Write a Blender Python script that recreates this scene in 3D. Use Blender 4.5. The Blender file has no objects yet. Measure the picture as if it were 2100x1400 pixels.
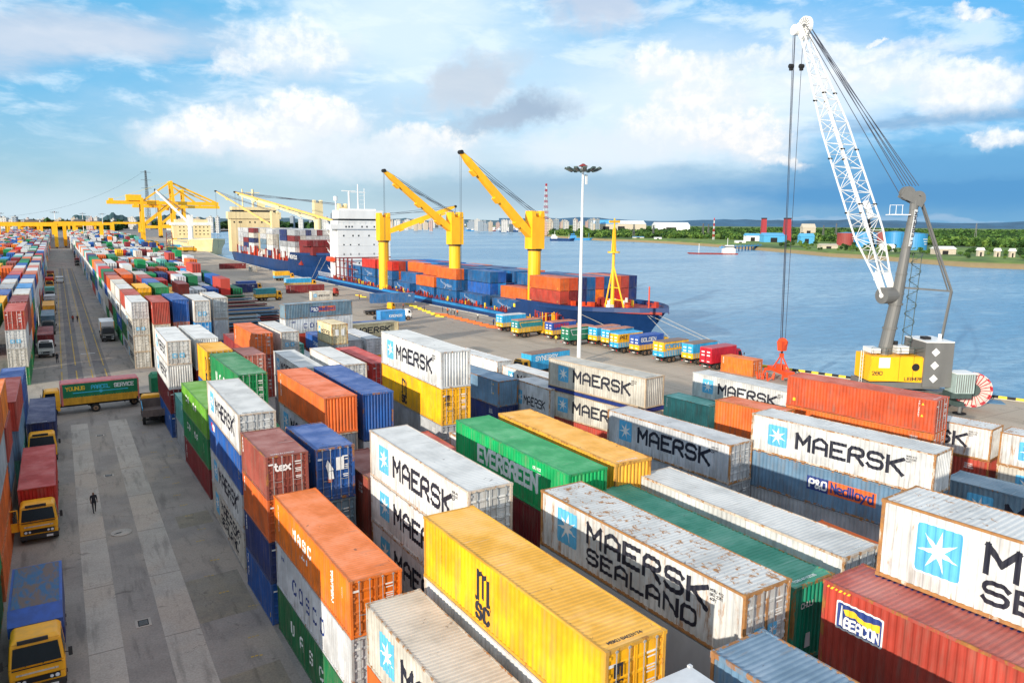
import bpy, bmesh, math, random
from mathutils import Vector, Matrix
import numpy as np
random.seed(11)
rad = math.radians
S = bpy.context.scene
COL = S.collection
# ------------------------------------------------------------------ camera
H = 23.4; FPX = 1541.87; PITCH = rad(8.96); ROLL = rad(0.48); YAW = rad(31.059)
_f = Vector((math.sin(YAW)*math.cos(PITCH), math.cos(YAW)*math.cos(PITCH), -math.sin(PITCH)))
_r0 = Vector((math.cos(YAW), -math.sin(YAW), 0)); _u0 = _r0.cross(_f)
_r = _r0*math.cos(ROLL)+_u0*math.sin(ROLL); _u = -_r0*math.sin(ROLL)+_u0*math.cos(ROLL)
CAMP = Vector((0, 0, H))
cd = bpy.data.cameras.new('camera'); cam = bpy.data.objects.new('camera', cd); COL.objects.link(cam)
cd.sensor_fit = 'HORIZONTAL'; cd.sensor_width = 36.0; cd.lens = FPX/2100*36
cd.clip_start = 0.5; cd.clip_end = 60000
cam.matrix_world = Matrix(((_r.x, _u.x, -_f.x, 0), (_r.y, _u.y, -_f.y, 0), (_r.z, _u.z, -_f.z, H), (0, 0, 0, 1)))
S.camera = cam
def ray(px, py): return _f*FPX + _r*(px-1050) - _u*(py-700)
def at(px, py, z=0.0):          # point at height z seen at a photo pixel (used to measure where things stand)
    d = ray(px, py); return CAMP + d*((z-H)/d.z)
def onY(px, py, Y):
    d = ray(px, py); return CAMP + d*(Y/d.y)
def onX(px, py, X):
    d = ray(px, py); return CAMP + d*(X/d.x)
def proj(p):
    d = Vector(p)-CAMP; z = d.dot(_f); return 1050+FPX*d.dot(_r)/z, 700-FPX*d.dot(_u)/z
# ------------------------------------------------------------------ light
SUN_EL = rad(13.8); SHD = rad(24)            # shadows fall towards +X, slightly +Y
toward = Vector((-math.cos(SHD)*math.cos(SUN_EL), -math.sin(SHD)*math.cos(SUN_EL), math.sin(SUN_EL)))
sl = bpy.data.lights.new('sun', 'SUN'); sl.energy = 3.7; sl.angle = rad(0.6); sl.color = (1.0, 0.90, 0.76)
so = bpy.data.objects.new('sun', sl); COL.objects.link(so)
so.rotation_euler = toward.to_track_quat('Z', 'Y').to_euler()
S.view_settings.view_transform = 'Standard'; S.view_settings.look = 'None'
S.view_settings.exposure = 0.60; S.view_settings.gamma = 1.0
S.render.resolution_x = 1024; S.render.resolution_y = 682
# ------------------------------------------------------------------ node helper
class NT:
    def __init__(s, tree): s.t = tree; s.n = tree.nodes; s.l = tree.links; s.n.clear()
    def new(s, typ, **kw):
        n = s.n.new(typ)
        for k, v in kw.items(): setattr(n, k, v)
        return n
    def inp(s, sock, v):
        if v is None: return
        if hasattr(v, 'is_output') or isinstance(v, bpy.types.NodeSocket): s.l.new(v, sock)
        else:
            if isinstance(v, (tuple, list)) and len(v) == 3 and sock.type == 'RGBA': v = (*v, 1)
            sock.default_value = v
    def math(s, op, a, b=None, c=None, clamp=False):
        n = s.new('ShaderNodeMath', operation=op, use_clamp=clamp); s.inp(n.inputs[0], a)
        if b is not None: s.inp(n.inputs[1], b)
        if c is not None: s.inp(n.inputs[2], c)
        return n.outputs[0]
    def vm(s, op, a, b=None):
        n = s.new('ShaderNodeVectorMath', operation=op); s.inp(n.inputs[0], a)
        if b is not None: s.inp(n.inputs[1], b)
        return n.outputs[1] if op in ('LENGTH', 'DOT_PRODUCT') else n.outputs[0]
    def scale(s, a, k):
        n = s.new('ShaderNodeVectorMath', operation='SCALE'); s.inp(n.inputs[0], a); s.inp(n.inputs['Scale'], k); return n.outputs[0]
    def noise(s, vec, scale, detail=4, rough=.55, dist=0.0, col=False):
        n = s.new('ShaderNodeTexNoise'); s.inp(n.inputs['Vector'], vec); n.inputs['Scale'].default_value = scale
        n.inputs['Detail'].default_value = detail; n.inputs['Roughness'].default_value = rough; n.inputs['Distortion'].default_value = dist
        return n.outputs['Color'] if col else n.outputs['Fac']
    def ramp(s, v, a, b, c=0.0, d=1.0, smooth=True):
        n = s.new('ShaderNodeMapRange', interpolation_type='SMOOTHSTEP' if smooth else 'LINEAR')
        s.inp(n.inputs['Value'], v); s.inp(n.inputs['From Min'], a); s.inp(n.inputs['From Max'], b)
        s.inp(n.inputs['To Min'], c); s.inp(n.inputs['To Max'], d); return n.outputs['Result']
    def mix(s, f, a, b, blend='MIX'):
        n = s.new('ShaderNodeMix', data_type='RGBA', blend_type=blend); n.clamp_factor = True
        s.inp(n.inputs['Factor'], f); s.inp(n.inputs['A'] if False else n.inputs[6], a); s.inp(n.inputs[7], b); return n.outputs[2]
    def comb(s, x, y, z):
        n = s.new('ShaderNodeCombineXYZ'); s.inp(n.inputs[0], x); s.inp(n.inputs[1], y); s.inp(n.inputs[2], z); return n.outputs[0]
    def sep(s, v):
        n = s.new('ShaderNodeSeparateXYZ'); s.inp(n.inputs[0], v); return n.outputs
# ------------------------------------------------------------------ world: Nishita + clouds laid out by azimuth / elevation
W = bpy.data.worlds.new('World'); S.world = W; W.use_nodes = True
t = NT(W.node_tree)
sky = t.new('ShaderNodeTexSky', sky_type='NISHITA'); sky.sun_disc = False; sky.sun_elevation = SUN_EL
sky.sun_rotation = math.atan2(toward.x, toward.y); sky.air_density = 1.0; sky.dust_density = 0.6; sky.ozone_density = 2.0
nish = t.scale(sky.outputs[0], 0.09)
dirv = t.new('ShaderNodeTexCoord').outputs['Generated']
dx, dy, dz = t.sep(t.vm('NORMALIZE', dirv))
az = t.math('ARCTAN2', dx, dy); el = t.math('ARCSINE', dz)
azel = t.comb(az, el, 0.0)
K = 57.2958
adeg = t.math('MULTIPLY', az, K); edeg = t.math('MULTIPLY', el, K)
P = t.comb(adeg, edeg, 0.0)
P3 = t.comb(t.math('MULTIPLY', adeg, .35), edeg, 0.0)
nz = t.vm('SUBTRACT', t.noise(P, .32, 7, .62, col=True), (.5, .5, .5))
Pw = t.vm('ADD', P, t.vm('MULTIPLY', nz, (6.5, 4.2, 0)))          # warped coordinates: ragged cloud edges
nz2 = t.vm('SUBTRACT', t.noise(P3, .35, 5, .6, col=True), (.5, .5, .5))
Ps = t.vm('ADD', P, t.vm('MULTIPLY', nz2, (14, 3.2, 0)))         # smoother, stretched
def azel_of(px, py):
    d = ray(px, py).normalized(); return math.degrees(math.atan2(d.x, d.y)), math.degrees(math.asin(d.z))
def blob(px, py, rx, ry, a=1.0, b=.35, base=None, rot=0.0):
    c = azel_of(px, py); k = 1/27.0
    v = t.vm('SUBTRACT', base or Pw, (c[0], c[1], 0))
    if rot:
        n = t.new('ShaderNodeVectorRotate', rotation_type='Z_AXIS'); t.inp(n.inputs['Vector'], v); n.inputs['Angle'].default_value = rot; v = n.outputs[0]
    v = t.vm('MULTIPLY', v, (1/(rx*k), 1/(ry*k), 0))
    return t.ramp(t.vm('LENGTH', v), a, b)
# clear-air gradient: cyan-blue aloft, milky pale low on the left, deep blue low on the right
low = t.ramp(edeg, 1.0, 10.0)
right = t.ramp(adeg, 26.0, 58.0)
top = t.mix(right, (.13, .50, .84), (.09, .45, .86))
bot = t.mix(right, (.36, .58, .72), (.08, .33, .64))
grad = t.mix(low, bot, top)
skyc = t.mix(.25, grad, nish)
def lay(c, m, colr, amt=1.0):
    return t.mix(t.math('MULTIPLY', m, amt), c, colr)
white = (.93, .93, .92); cream = (.95, .90, .84); grey = (.42, .50, .60); pale = (.66, .76, .84)
fbm = t.noise(P3, .55, 8, .6, .3)
wisp = t.math('MULTIPLY', t.ramp(fbm, .46, .66), t.ramp(edeg, 2.0, 9.0))
skyc = lay(skyc, wisp, (.74, .86, .94), .62)
# broad pale veil in the middle of the sky
skyc = lay(skyc, blob(850, 60, 360, 170, 1.2, .2, Ps), (.72, .83, .91), .8)
skyc = lay(skyc, blob(1290, 280, 400, 200, 1.1, .3, Ps), (.70, .81, .89), .8)
skyc = lay(skyc, blob(1750, 190, 330, 80, 1.0, .2, Ps), (.80, .87, .92), .7)
skyc = lay(skyc, blob(760, 340, 560, 60, 1.1, .2, Ps), (.52, .66, .76), .7)
skyc = lay(skyc, blob(150, 410, 520, 45, 1.2, .1, Ps), (.52, .66, .74), .6)
# grey banks
skyc = lay(skyc, blob(120, 75, 330, 62, 1.1, .3, Ps, -.12), (.50, .58, .70), .8)
skyc = lay(skyc, blob(960, 175, 150, 48, 1.12, .35, None, -.35), (.50, .57, .66), .85)
skyc = lay(skyc, blob(1050, 232, 150, 40, 1.12, .35, None, -.25), (.32, .42, .55), .9)
skyc = lay(skyc, blob(1230, 15, 130, 50, 1.1, .35), (.50, .57, .69), .85)
skyc = lay(skyc, blob(1080, 400, 420, 45, 1.1, .3, Ps), (.33, .47, .59), .75)
skyc = lay(skyc, blob(1420, 372, 560, 44, 1.1, .3, Ps), (.26, .45, .62), .7)
# blue-grey storm bands low on the right
skyc = lay(skyc, blob(1900, 395, 560, 62, 1.1, .3, Ps), (.075, .27, .54), .85)
skyc = lay(skyc, blob(1950, 330, 330, 34, 1.1, .3, Ps), (.12, .34, .60), .85)
skyc = lay(skyc, blob(1950, 245, 260, 16, 1.1, .3, Ps), (.22, .38, .58), .7)
skyc = lay(skyc, blob(1850, 455, 420, 7, 1.1, .3, Ps), (.48, .56, .68), .6)
# cumulus: shaded body then sunlit heads with puffy edges
puff = t.noise(P, 1.1, 6, .6)
def cumulus(c, px, py, rx, ry, colr=white, amt=1.0, sh=(.70, .75, .81)):
    body = blob(px, py+ry*.5, rx*1.3, ry*1.1, 1.15, .3)
    c = lay(c, body, sh, amt*.85)
    head = blob(px, py, rx, ry, 1.05, .55)
    lit = t.math('MULTIPLY', head, t.ramp(puff, .34, .64, .12, 1.0))
    return lay(c, lit, colr, amt*.92)
for (px, py, rx, ry, co, am) in ((480, 265, 170, 38, white, 1), (610, 225, 120, 40, white, 1), (690, 222, 60, 30, white, 1), (880, 280, 120, 26, cream, .8), (720, 300, 260, 40, pale, .6),
        (600, 90, 110, 55, white, .7), (1330, 115, 45, 38, white, .95), (1380, 130, 40, 30, white, .9), (1440, 170, 80, 50, cream, .8), (1530, 270, 95, 50, cream, 1), (1400, 250, 150, 50, cream, .7),
        (1590, 330, 60, 14, cream, .8), (1990, 165, 75, 42, white, .95), (1700, 110, 240, 22, white, .6), (1850, 150, 250, 24, white, .6), (2060, 275, 40, 16, white, .8), (490, 130, 60, 16, white, .6), (2010, 28, 40, 9, white, .8), (1780, 72, 20, 6, white, .9), (1240, 290, 160, 40, pale, .6)):
    skyc = cumulus(skyc, px, py, rx, ry, co, am)
# unseen bright cloud added overhead and behind the camera as fill light
skyc = lay(skyc, t.ramp(edeg, 21, 34), t.mix(t.noise(P, .06, 5, .6), (.56, .67, .83), (.76, .79, .84)), .85)
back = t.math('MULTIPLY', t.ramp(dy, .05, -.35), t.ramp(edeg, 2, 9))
skyc = lay(skyc, back, (.92, .90, .88), .4)       # added fill glow, brightens faces turned towards the camera
skyc = lay(skyc, blob(620, 260, 420, 110, 1.2, .1, Ps), (.78, .82, .86), .45)
skyc = lay(skyc, blob(1500, 120, 420, 120, 1.2, .1, Ps), (.80, .85, .90), .4)
skyc = lay(skyc, blob(200, 90, 330, 30, 1.2, .1, Ps, -.1), (.62, .68, .77), .5)
skyc = cumulus(skyc, 640, 222, 70, 24, (.97, .95, .92), .8); skyc = cumulus(skyc, 470, 275, 120, 26, (.97, .95, .92), .8)
hz = t.ramp(edeg, 2.2, -0.3)
skyc = lay(skyc, hz, t.mix(right, (.60, .71, .78), (.16, .38, .60)), .65)
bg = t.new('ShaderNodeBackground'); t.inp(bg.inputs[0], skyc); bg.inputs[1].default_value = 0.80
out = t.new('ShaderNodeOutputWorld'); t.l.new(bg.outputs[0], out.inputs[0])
# ------------------------------------------------------------------ materials
MATS = {}
def newmat(name):
    m = bpy.data.materials.new(name); m.use_nodes = True; MATS[name] = m; return m, NT(m.node_tree)
def finish(t, color, rough=.6, metal=0.0, bump=None, bstr=.3, bdist=.02, spec=.5, alpha=None):
    p = t.new('ShaderNodeBsdfPrincipled'); t.inp(p.inputs['Base Color'], color); t.inp(p.inputs['Roughness'], rough); t.inp(p.inputs['Metallic'], metal)
    p.inputs['Specular IOR Level'].default_value = spec
    if bump is not None:
        b = t.new('ShaderNodeBump'); b.inputs['Strength'].default_value = bstr; b.inputs['Distance'].default_value = bdist
        t.inp(b.inputs['Height'], bump); t.l.new(b.outputs[0], p.inputs['Normal'])
    o = t.new('ShaderNodeOutputMaterial'); t.l.new(p.outputs[0], o.inputs[0]); return p
def tc(t, kind='Object'): return t.new('ShaderNodeTexCoord').outputs[kind]
def plain(name, c, rough=.6, metal=0.0, var=.18, sc=1.5, spec=.5, streak=True):
    m, t = newmat(name); oc = tc(t); v = t.vm('MULTIPLY', oc, (1, 1, .35)) if streak else oc
    n = t.noise(v, sc, 6, .65); k = t.ramp(n, .3, .7, 1-var, 1+var*.5)
    finish(t, t.mix(1.0, c, t.comb(k, k, k), 'MULTIPLY'), t.ramp(n, .3, .7, rough*.85, min(1, rough*1.15)), metal, spec=spec); return m
def painted(name, kind):
    # the paint takes each object's own colour; 'rust' is the wear of that object
    m, t = newmat(name); oi = t.new('ShaderNodeObjectInfo'); ra = t.new('ShaderNodeAttribute', attribute_type='OBJECT', attribute_name='rust').outputs['Fac']
    oc = tc(t); off = t.scale((13.1, 7.7, 3.3), t.math('MULTIPLY', oi.outputs['Random'], 17.0)); p = t.vm('ADD', oc, off)
    c = oi.outputs['Color']
    n1 = t.noise(p, .55, 5, .6); n2 = t.noise(t.vm('MULTIPLY', p, (2.2, 2.2, .28) if kind != 'roof' else (.5, 2.4, 1)), 1.4, 7, .7)
    k = t.ramp(n1, .3, .72, .70, 1.14); c = t.mix(1.0, c, t.comb(k, k, k), 'MULTIPLY')
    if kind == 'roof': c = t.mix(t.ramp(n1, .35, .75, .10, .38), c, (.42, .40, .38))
    else: c = t.mix(t.ramp(n2, .44, .76, 0, .52), c, (.20, .16, .12))
    th = t.math('SUBTRACT', .79 if kind == 'roof' else .79, t.math('MULTIPLY', ra, .30 if kind != 'frame' else .42))
    rn = t.noise(t.vm('MULTIPLY', p, (1.5, 1.5, .22) if kind == 'wall' else (1, 1, .5) if kind == 'frame' else (1.3, 1.1, 1)), 1.9 if kind != 'frame' else 2.4, 9, .74, .4)
    rm = t.ramp(rn, th, t.math('ADD', th, .10 if kind == 'wall' else .06)); rc = t.mix(t.noise(p, 5, 4), (.52, .24, .05), (.14, .045, .018))
    c = t.mix(t.math('MULTIPLY', rm, .8 if kind == 'wall' else .92), c, rc)
    st = t.ramp(n2, t.math('SUBTRACT', .84, t.math('MULTIPLY', ra, .3)), .95, 0, .7); c = t.mix(st, c, (.46, .27, .11) if kind != 'roof' else (.30, .17, .10))
    if kind == 'roof':
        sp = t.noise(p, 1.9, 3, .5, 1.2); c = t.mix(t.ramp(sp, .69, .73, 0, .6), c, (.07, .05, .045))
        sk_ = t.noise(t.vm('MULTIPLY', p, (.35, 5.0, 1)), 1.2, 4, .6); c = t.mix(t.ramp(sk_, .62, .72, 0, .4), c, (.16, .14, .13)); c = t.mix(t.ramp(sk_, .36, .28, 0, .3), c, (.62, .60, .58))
    if kind == 'wall':
        gr = t.noise(t.vm('MULTIPLY', p, (4, 4, .12)), 1.0, 4, .6); zz = t.sep(oc)[2]; c = t.mix(t.math('MULTIPLY', t.ramp(gr, .45, .7, 0, .5), t.ramp(zz, 1.1, .15)), c, (.13, .11, .09))
    hb_ = t.math('ADD', rn, t.math('MULTIPLY', t.noise(p, .9, 3, .5), 3.5))
    finish(t, c, t.ramp(rm, 0, 1, .5 if kind != 'roof' else .62, .9), 0, bump=hb_, bstr=.4, bdist=.02, spec=.4); return m
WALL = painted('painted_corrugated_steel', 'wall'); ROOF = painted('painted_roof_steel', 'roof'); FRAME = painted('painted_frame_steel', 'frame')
STEEL = plain('galvanised_steel', (.50, .52, .53), .4, .6); BLACK = plain('navy_black_lettering', (.012, .014, .028), .55, var=.3, sc=4)
WHT = plain('white_lettering', (.80, .80, .78), .5, var=.15, sc=4); SKYB = plain('sky_blue_lettering', (.10, .42, .68), .5, var=.15, sc=3)
NAVY = plain('navy_lettering', (.02, .045, .20), .5); REDL = plain('red_lettering', (.55, .02, .03), .5); ORNL = plain('orange_lettering', (.75, .14, .03), .5)
YELL = plain('yellow_lettering', (.85, .55, .03), .5); CYAN = plain('cyan_lettering', (.05, .5, .7), .5)
RUBBER = plain('tyre_rubber', (.022, .021, .02), .9); CHASS = plain('chassis_black', (.03, .028, .028), .7); DARK = plain('dark_recess', (.012, .012, .014), .8)
GLASS = plain('dark_window_glass', (.010, .014, .018), .22, var=.3, spec=.25); HUB = plain('wheel_hub', (.28, .17, .10), .6)
CABY = plain('cab_yellow_paint', (.95, .44, .012), .45, var=.15); CHROME = plain('bright_bumper', (.75, .73, .68), .3, .4); LAMP = plain('headlamp_glass', (.8, .85, .9), .15)
CRY = plain('crane_yellow_paint', (.98, .50, .010), .45, var=.10, sc=.6); CRYS = plain('ship_crane_yellow', (1.0, .50, .012), .5, var=.14, sc=.35); CREAM = plain('cream_paint', (.82, .66, .36), .5, var=.12, sc=.2)
WHITEP = plain('white_paint', (.80, .80, .78), .45, var=.07, sc=.25); GREYP = plain('warm_grey_paint', (.15, .15, .145), .5, var=.14, sc=.5); ROPE = plain('steel_rope', (.035, .04, .06), .5)
ORNP = plain('orange_red_paint', (.75, .08, .02), .5); DKGREEN = plain('dark_grey_green_paint', (.055, .085, .08), .6)
HULLB = plain('hull_blue_paint', (.006, .038, .14), .45, var=.25, sc=.12); HULLL = plain('hull_light_blue_paint', (.02, .20, .46), .5, var=.3, sc=.2)
REDOX = plain('red_oxide_paint', (.36, .035, .02), .65, var=.3, sc=.5); MAROON = plain('maroon_oxide_paint', (.20, .02, .02), .65, var=.3, sc=.5)
ROPEW = plain('mooring_rope', (.62, .56, .44), .8)
SKIN = plain('skin', (.20, .10, .06), .6); CLOTHD = plain('dark_cloth', (.02, .022, .03), .9); CLOTHW = plain('pale_cloth', (.55, .55, .5), .9); CLOTHO = plain('orange_cloth', (.75, .15, .03), .9)
CLOTHB = plain('blue_cloth', (.03, .08, .25), .9); HAIR = plain('black_hair', (.01, .01, .01), .8); TIMBER = plain('timber_deck', (.20, .15, .11), .8)
HAZY = plain('hazard_yellow', (.85, .62, .03), .6); TANKB = plain('tank_blue_paint', (.035, .25, .52), .5, var=.1, sc=.1); TANKR = plain('tank_red_paint', (.30, .05, .045), .7, var=.25, sc=.1)
CHIMR = plain('chimney_red_brick', (.38, .04, .05), .8); ROOFB = plain('blue_roof_sheet', (.09, .38, .66), .5); CREAMW = plain('cream_wall', (.55, .48, .38), .8); CONC = plain('pale_concrete', (.42, .41, .38), .85)
def window_wall(name, c, sx, sz):
    m, t = newmat(name); x, y, z = t.sep(tc(t)); xy = t.math('ADD', x, y)
    fx = t.math('FRACT', t.math('DIVIDE', xy, sx)); fz = t.math('FRACT', t.math('DIVIDE', z, sz))
    a = t.math('MULTIPLY', t.math('GREATER_THAN', fx, .45), t.math('GREATER_THAN', fz, .5)); n = t.noise(tc(t), .2)
    finish(t, t.mix(t.math('MULTIPLY', a, .8), t.mix(n, c, tuple(v*.75 for v in c)), (.06, .08, .10)), .7); return m
BLDW = window_wall('white_block_wall', (.62, .61, .58), 4.2, 3.2); BLDC = window_wall('cream_block_wall', (.55, .45, .34), 4.0, 3.2); BLDG = window_wall('grey_block_wall', (.28, .34, .40), 3.6, 3.2); BLDP = window_wall('pink_block_wall', (.52, .36, .32), 4.4, 3.2)
# ------------------------------------------------------------------ tagging, linking
def tag(o, label=None, cat=None, group=None, kind=None):
    if label: o['label'] = label
    if cat: o['category'] = cat
    if group: o['group'] = group
    if kind: o['kind'] = kind
    return o
def empty(name, loc, rz=0.0, label=None, cat=None, group=None):
    o = bpy.data.objects.new(name, None); COL.objects.link(o); o.empty_display_size = .3
    o.location = loc; o.rotation_euler = (0, 0, rz); return tag(o, label, cat, group)
def link(name, me, parent=None, color=None, rust=None, loc=None, rz=0.0):
    o = bpy.data.objects.new(name, me); COL.objects.link(o)
    if parent is not None: o.parent = parent
    if color is not None: o.color = (*color, 1)
    if rust is not None: o['rust'] = float(rust)
    if loc is not None: o.location = loc
    if rz: o.rotation_euler = (0, 0, rz)
    return o
def copy_tree(o, parent=None, fn=None):
    c = o.copy(); COL.objects.link(c)
    if parent is not None: c.parent = parent
    if fn: fn(c)
    for ch in list(o.children): copy_tree(ch, c, fn)
    return c
class MB:
    def __init__(s): s.v = []; s.f = []; s.m = []; s.mats = []
    def mi(s, m):
        if m not in s.mats: s.mats.append(m)
        return s.mats.index(m)
    def face(s, pts, m):
        b = len(s.v); s.v += [tuple(p) for p in pts]; s.f.append(tuple(range(b, b+len(pts)))); s.m.append(s.mi(m))
    def solid(s, pts, faces, m):
        b = len(s.v); s.v += [tuple(p) for p in pts]; k = s.mi(m)
        for f in faces: s.f.append(tuple(b+i for i in f)); s.m.append(k)
    BF = ((0, 3, 2, 1), (4, 5, 6, 7), (0, 1, 5, 4), (1, 2, 6, 5), (2, 3, 7, 6), (3, 0, 4, 7))
    def box(s, x0, x1, y0, y1, z0, z1, m):
        s.solid([(x0, y0, z0), (x1, y0, z0), (x1, y1, z0), (x0, y1, z0), (x0, y0, z1), (x1, y0, z1), (x1, y1, z1), (x0, y1, z1)], s.BF, m)
    def frust(s, a, b, za, zb, m):   # a, b = (x0,x1,y0,y1) bottom / top
        s.solid([(a[0], a[2], za), (a[1], a[2], za), (a[1], a[3], za), (a[0], a[3], za), (b[0], b[2], zb), (b[1], b[2], zb), (b[1], b[3], zb), (b[0], b[3], zb)], s.BF, m)
    def beam(s, p, q, w, h, m, w2=None, h2=None):
        p = Vector(p); q = Vector(q); d = (q-p).normalized(); up = Vector((0, 0, 1)) if abs(d.z) < .98 else Vector((0, 1, 0))
        a = d.cross(up).normalized(); b = a.cross(d); w2 = w if w2 is None else w2; h2 = h if h2 is None else h2
        P = [p-a*w/2-b*h/2, p+a*w/2-b*h/2, p+a*w/2+b*h/2, p-a*w/2+b*h/2, q-a*w2/2-b*h2/2, q+a*w2/2-b*h2/2, q+a*w2/2+b*h2/2, q-a*w2/2+b*h2/2]
        s.solid(P, s.BF, m)
    def tube(s, p, q, r, m, n=8, r2=None, caps=True):
        p = Vector(p); q = Vector(q); d = (q-p).normalized(); up = Vector((0, 0, 1)) if abs(d.z) < .98 else Vector((1, 0, 0))
        a = d.cross(up).normalized(); b = d.cross(a); r2 = r if r2 is None else r2; P = []
        for i in range(n):
            c, sn = math.cos(2*math.pi*i/n), math.sin(2*math.pi*i/n); P.append(p+(a*c+b*sn)*r)
        for i in range(n):
            c, sn = math.cos(2*math.pi*i/n), math.sin(2*math.pi*i/n); P.append(q+(a*c+b*sn)*r2)
        F = [(i, (i+1) % n, n+(i+1) % n, n+i) for i in range(n)]
        if caps: F += [tuple(range(n-1, -1, -1)), tuple(range(n, 2*n))]
        s.solid(P, F, m)
    def prism(s, poly, z0, z1, m, axis='z'):   # poly 2D list, extruded along an axis
        n = len(poly); mp = {'z': lambda a, b, c: (a, b, c), 'y': lambda a, b, c: (a, c, b), 'x': lambda a, b, c: (c, a, b)}[axis]
        P = [mp(a, b, z0) for a, b in poly]+[mp(a, b, z1) for a, b in poly]
        s.solid(P, [tuple(range(n-1, -1, -1)), tuple(range(n, 2*n))]+[(i, (i+1) % n, n+(i+1) % n, n+i) for i in range(n)], m)
    def mesh(s, name, smooth=False):
        me = bpy.data.meshes.new(name); me.from_pydata([tuple(v) for v in s.v], [], s.f)
        for m in s.mats: me.materials.append(m)
        me.polygons.foreach_set('material_index', s.m)
        if smooth: me.polygons.foreach_set('use_smooth', [True]*len(s.f))
        me.update(); return me
    def build(s, name, parent=None, color=None, rust=None, loc=None, rz=0.0, smooth=False):
        return link(name, s.mesh(name, smooth), parent, color, rust, loc, rz)
# ------------------------------------------------------------------ stroke lettering
G = {'A': ['00,04.5,1.5 6,2.5 6,4 4.5,40', '02.2,42.2'], 'B': ['00,06,3.3 6,4 5,3.3 3.2,03.2', '3.3 3.2,4 2.2,4 0.8,3.3 0,00'], 'C': ['45,3.3 6,.7 6,05,01,.7 0,3.3 0,41'], 'D': ['00,06,3 6,4 5,41,30,00'],
     'E': ['46,06,00,40', '03.1,33.1'], 'F': ['46,06,00', '03.1,33.1'], 'G': ['45,3.3 6,.7 6,05,01,.7 0,40,43,23'], 'H': ['00,06', '40,46', '03,43'], 'I': ['20,26'], 'J': ['46,41,3.3 0,.7 0,01'],
     'K': ['00,06', '46,03', '1 3.6,40'], 'L': ['06,00,40'], 'M': ['00,06,22.4,46,40'], 'N': ['00,06,40,46'], 'O': ['.7 0,01,05,.7 6,3.3 6,45,41,3.3 0,.7 0'], 'P': ['00,06,3.3 6,45,43.7,3.3 2.8,02.8'],
     'Q': ['.7 0,01,05,.7 6,3.3 6,45,41,3.3 0,.7 0', '2 2,40'], 'R': ['00,06,3.3 6,45,43.8,3.3 3,03', '23,40'], 'S': ['45,3.3 6,.7 6,05,03.7,.7 3.1,3.3 3.1,42.4,41,3.3 0,.7 0,01'], 'T': ['06,46', '26,20'], 'U': ['06,01,.7 0,3.3 0,41,46'],
     'V': ['06,20,46'], 'W': ['06,10,24,30,46'], 'X': ['00,46', '06,40'], 'Y': ['06,23,46', '23,20'], 'Z': ['06,46,00,40'], '0': ['.7 0,01,05,.7 6,3.3 6,45,41,3.3 0,.7 0'], '1': ['15,26,20'],
     '2': ['05,.7 6,3.3 6,45,43.8,00,40'], '3': ['06,46,23.4,43,41,3.3 0,.7 0,01'], '4': ['36,02,42', '34,30'], '5': ['46,06,03.5,3.3 3.5,42.5,41,3.3 0,00'], '6': ['46,.7 6,05,01,.7 0,3.3 0,41,42.6,3.3 3.2,03.2'],
     '7': ['06,46,20'], '8': ['.7 0,01,05,.7 6,3.3 6,45,41,3.3 0,.7 0', '03.1,43.1'], '9': ['41,45,3.3 6,.7 6,05,03.4,43.4'], '&': ['40,05,.7 6,26,35,01,.7 0,20,42'], '-': ['13,33'], '.': ['20,2.6'], ' ': [],
     'm': ['00,04', '03.4,.8 4.4,2 4,20', '23.6,3.2 4.4,44,40'], 'd': ['46,40', '43,3 4,.7 4,03,01,.7 0,3 0,41'], 'e': ['02,42,43,3.3 4,.7 4,03,01,.7 0,40'], 'l': ['20,26'], 'o': ['.7 0,01,03,.7 4,3.3 4,43,41,3.3 0,.7 0'], 'y': ['04,22', '44,0-1.6'], 't': ['26,21,3 0,40', '.9 4,3.1 4'], 'x': ['00,44', '04,40']}
def _pts(s):
    out = []
    for q in s.split(','):
        q = q.strip()
        if ' ' in q: a, b = q.split()
        elif q.startswith('.'): a, b = q[:2], q[2:]
        else:
            # one digit x, the rest y ; or 'd.d' when the string starts that way and has more after it
            if len(q) >= 4 and q[1] == '.' and q.count('.') > 1: a, b = q[:3], q[3:]
            else: a, b = q[:1], q[1:]
        out.append((float(a), float(b or 0)))
    return out
ROUNDED = set('BCDGJOPQRSU0235689&deoyt')
def chaikin(p):
    out = [p[0]]
    for a, b in zip(p[:-1], p[1:]): out += [(a[0]*.78+b[0]*.22, a[1]*.78+b[1]*.22), (a[0]*.22+b[0]*.78, a[1]*.22+b[1]*.78)]
    out[1:2] = []; out[-1:] = []; return out+[p[-1]]
def glyph_quads(ch):
    res = []
    for st in G.get(ch, G.get(ch.upper(), [])):
        p = _pts(st); res.append(chaikin(p) if ch in ROUNDED and len(p) > 3 else p)
    return res
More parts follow.
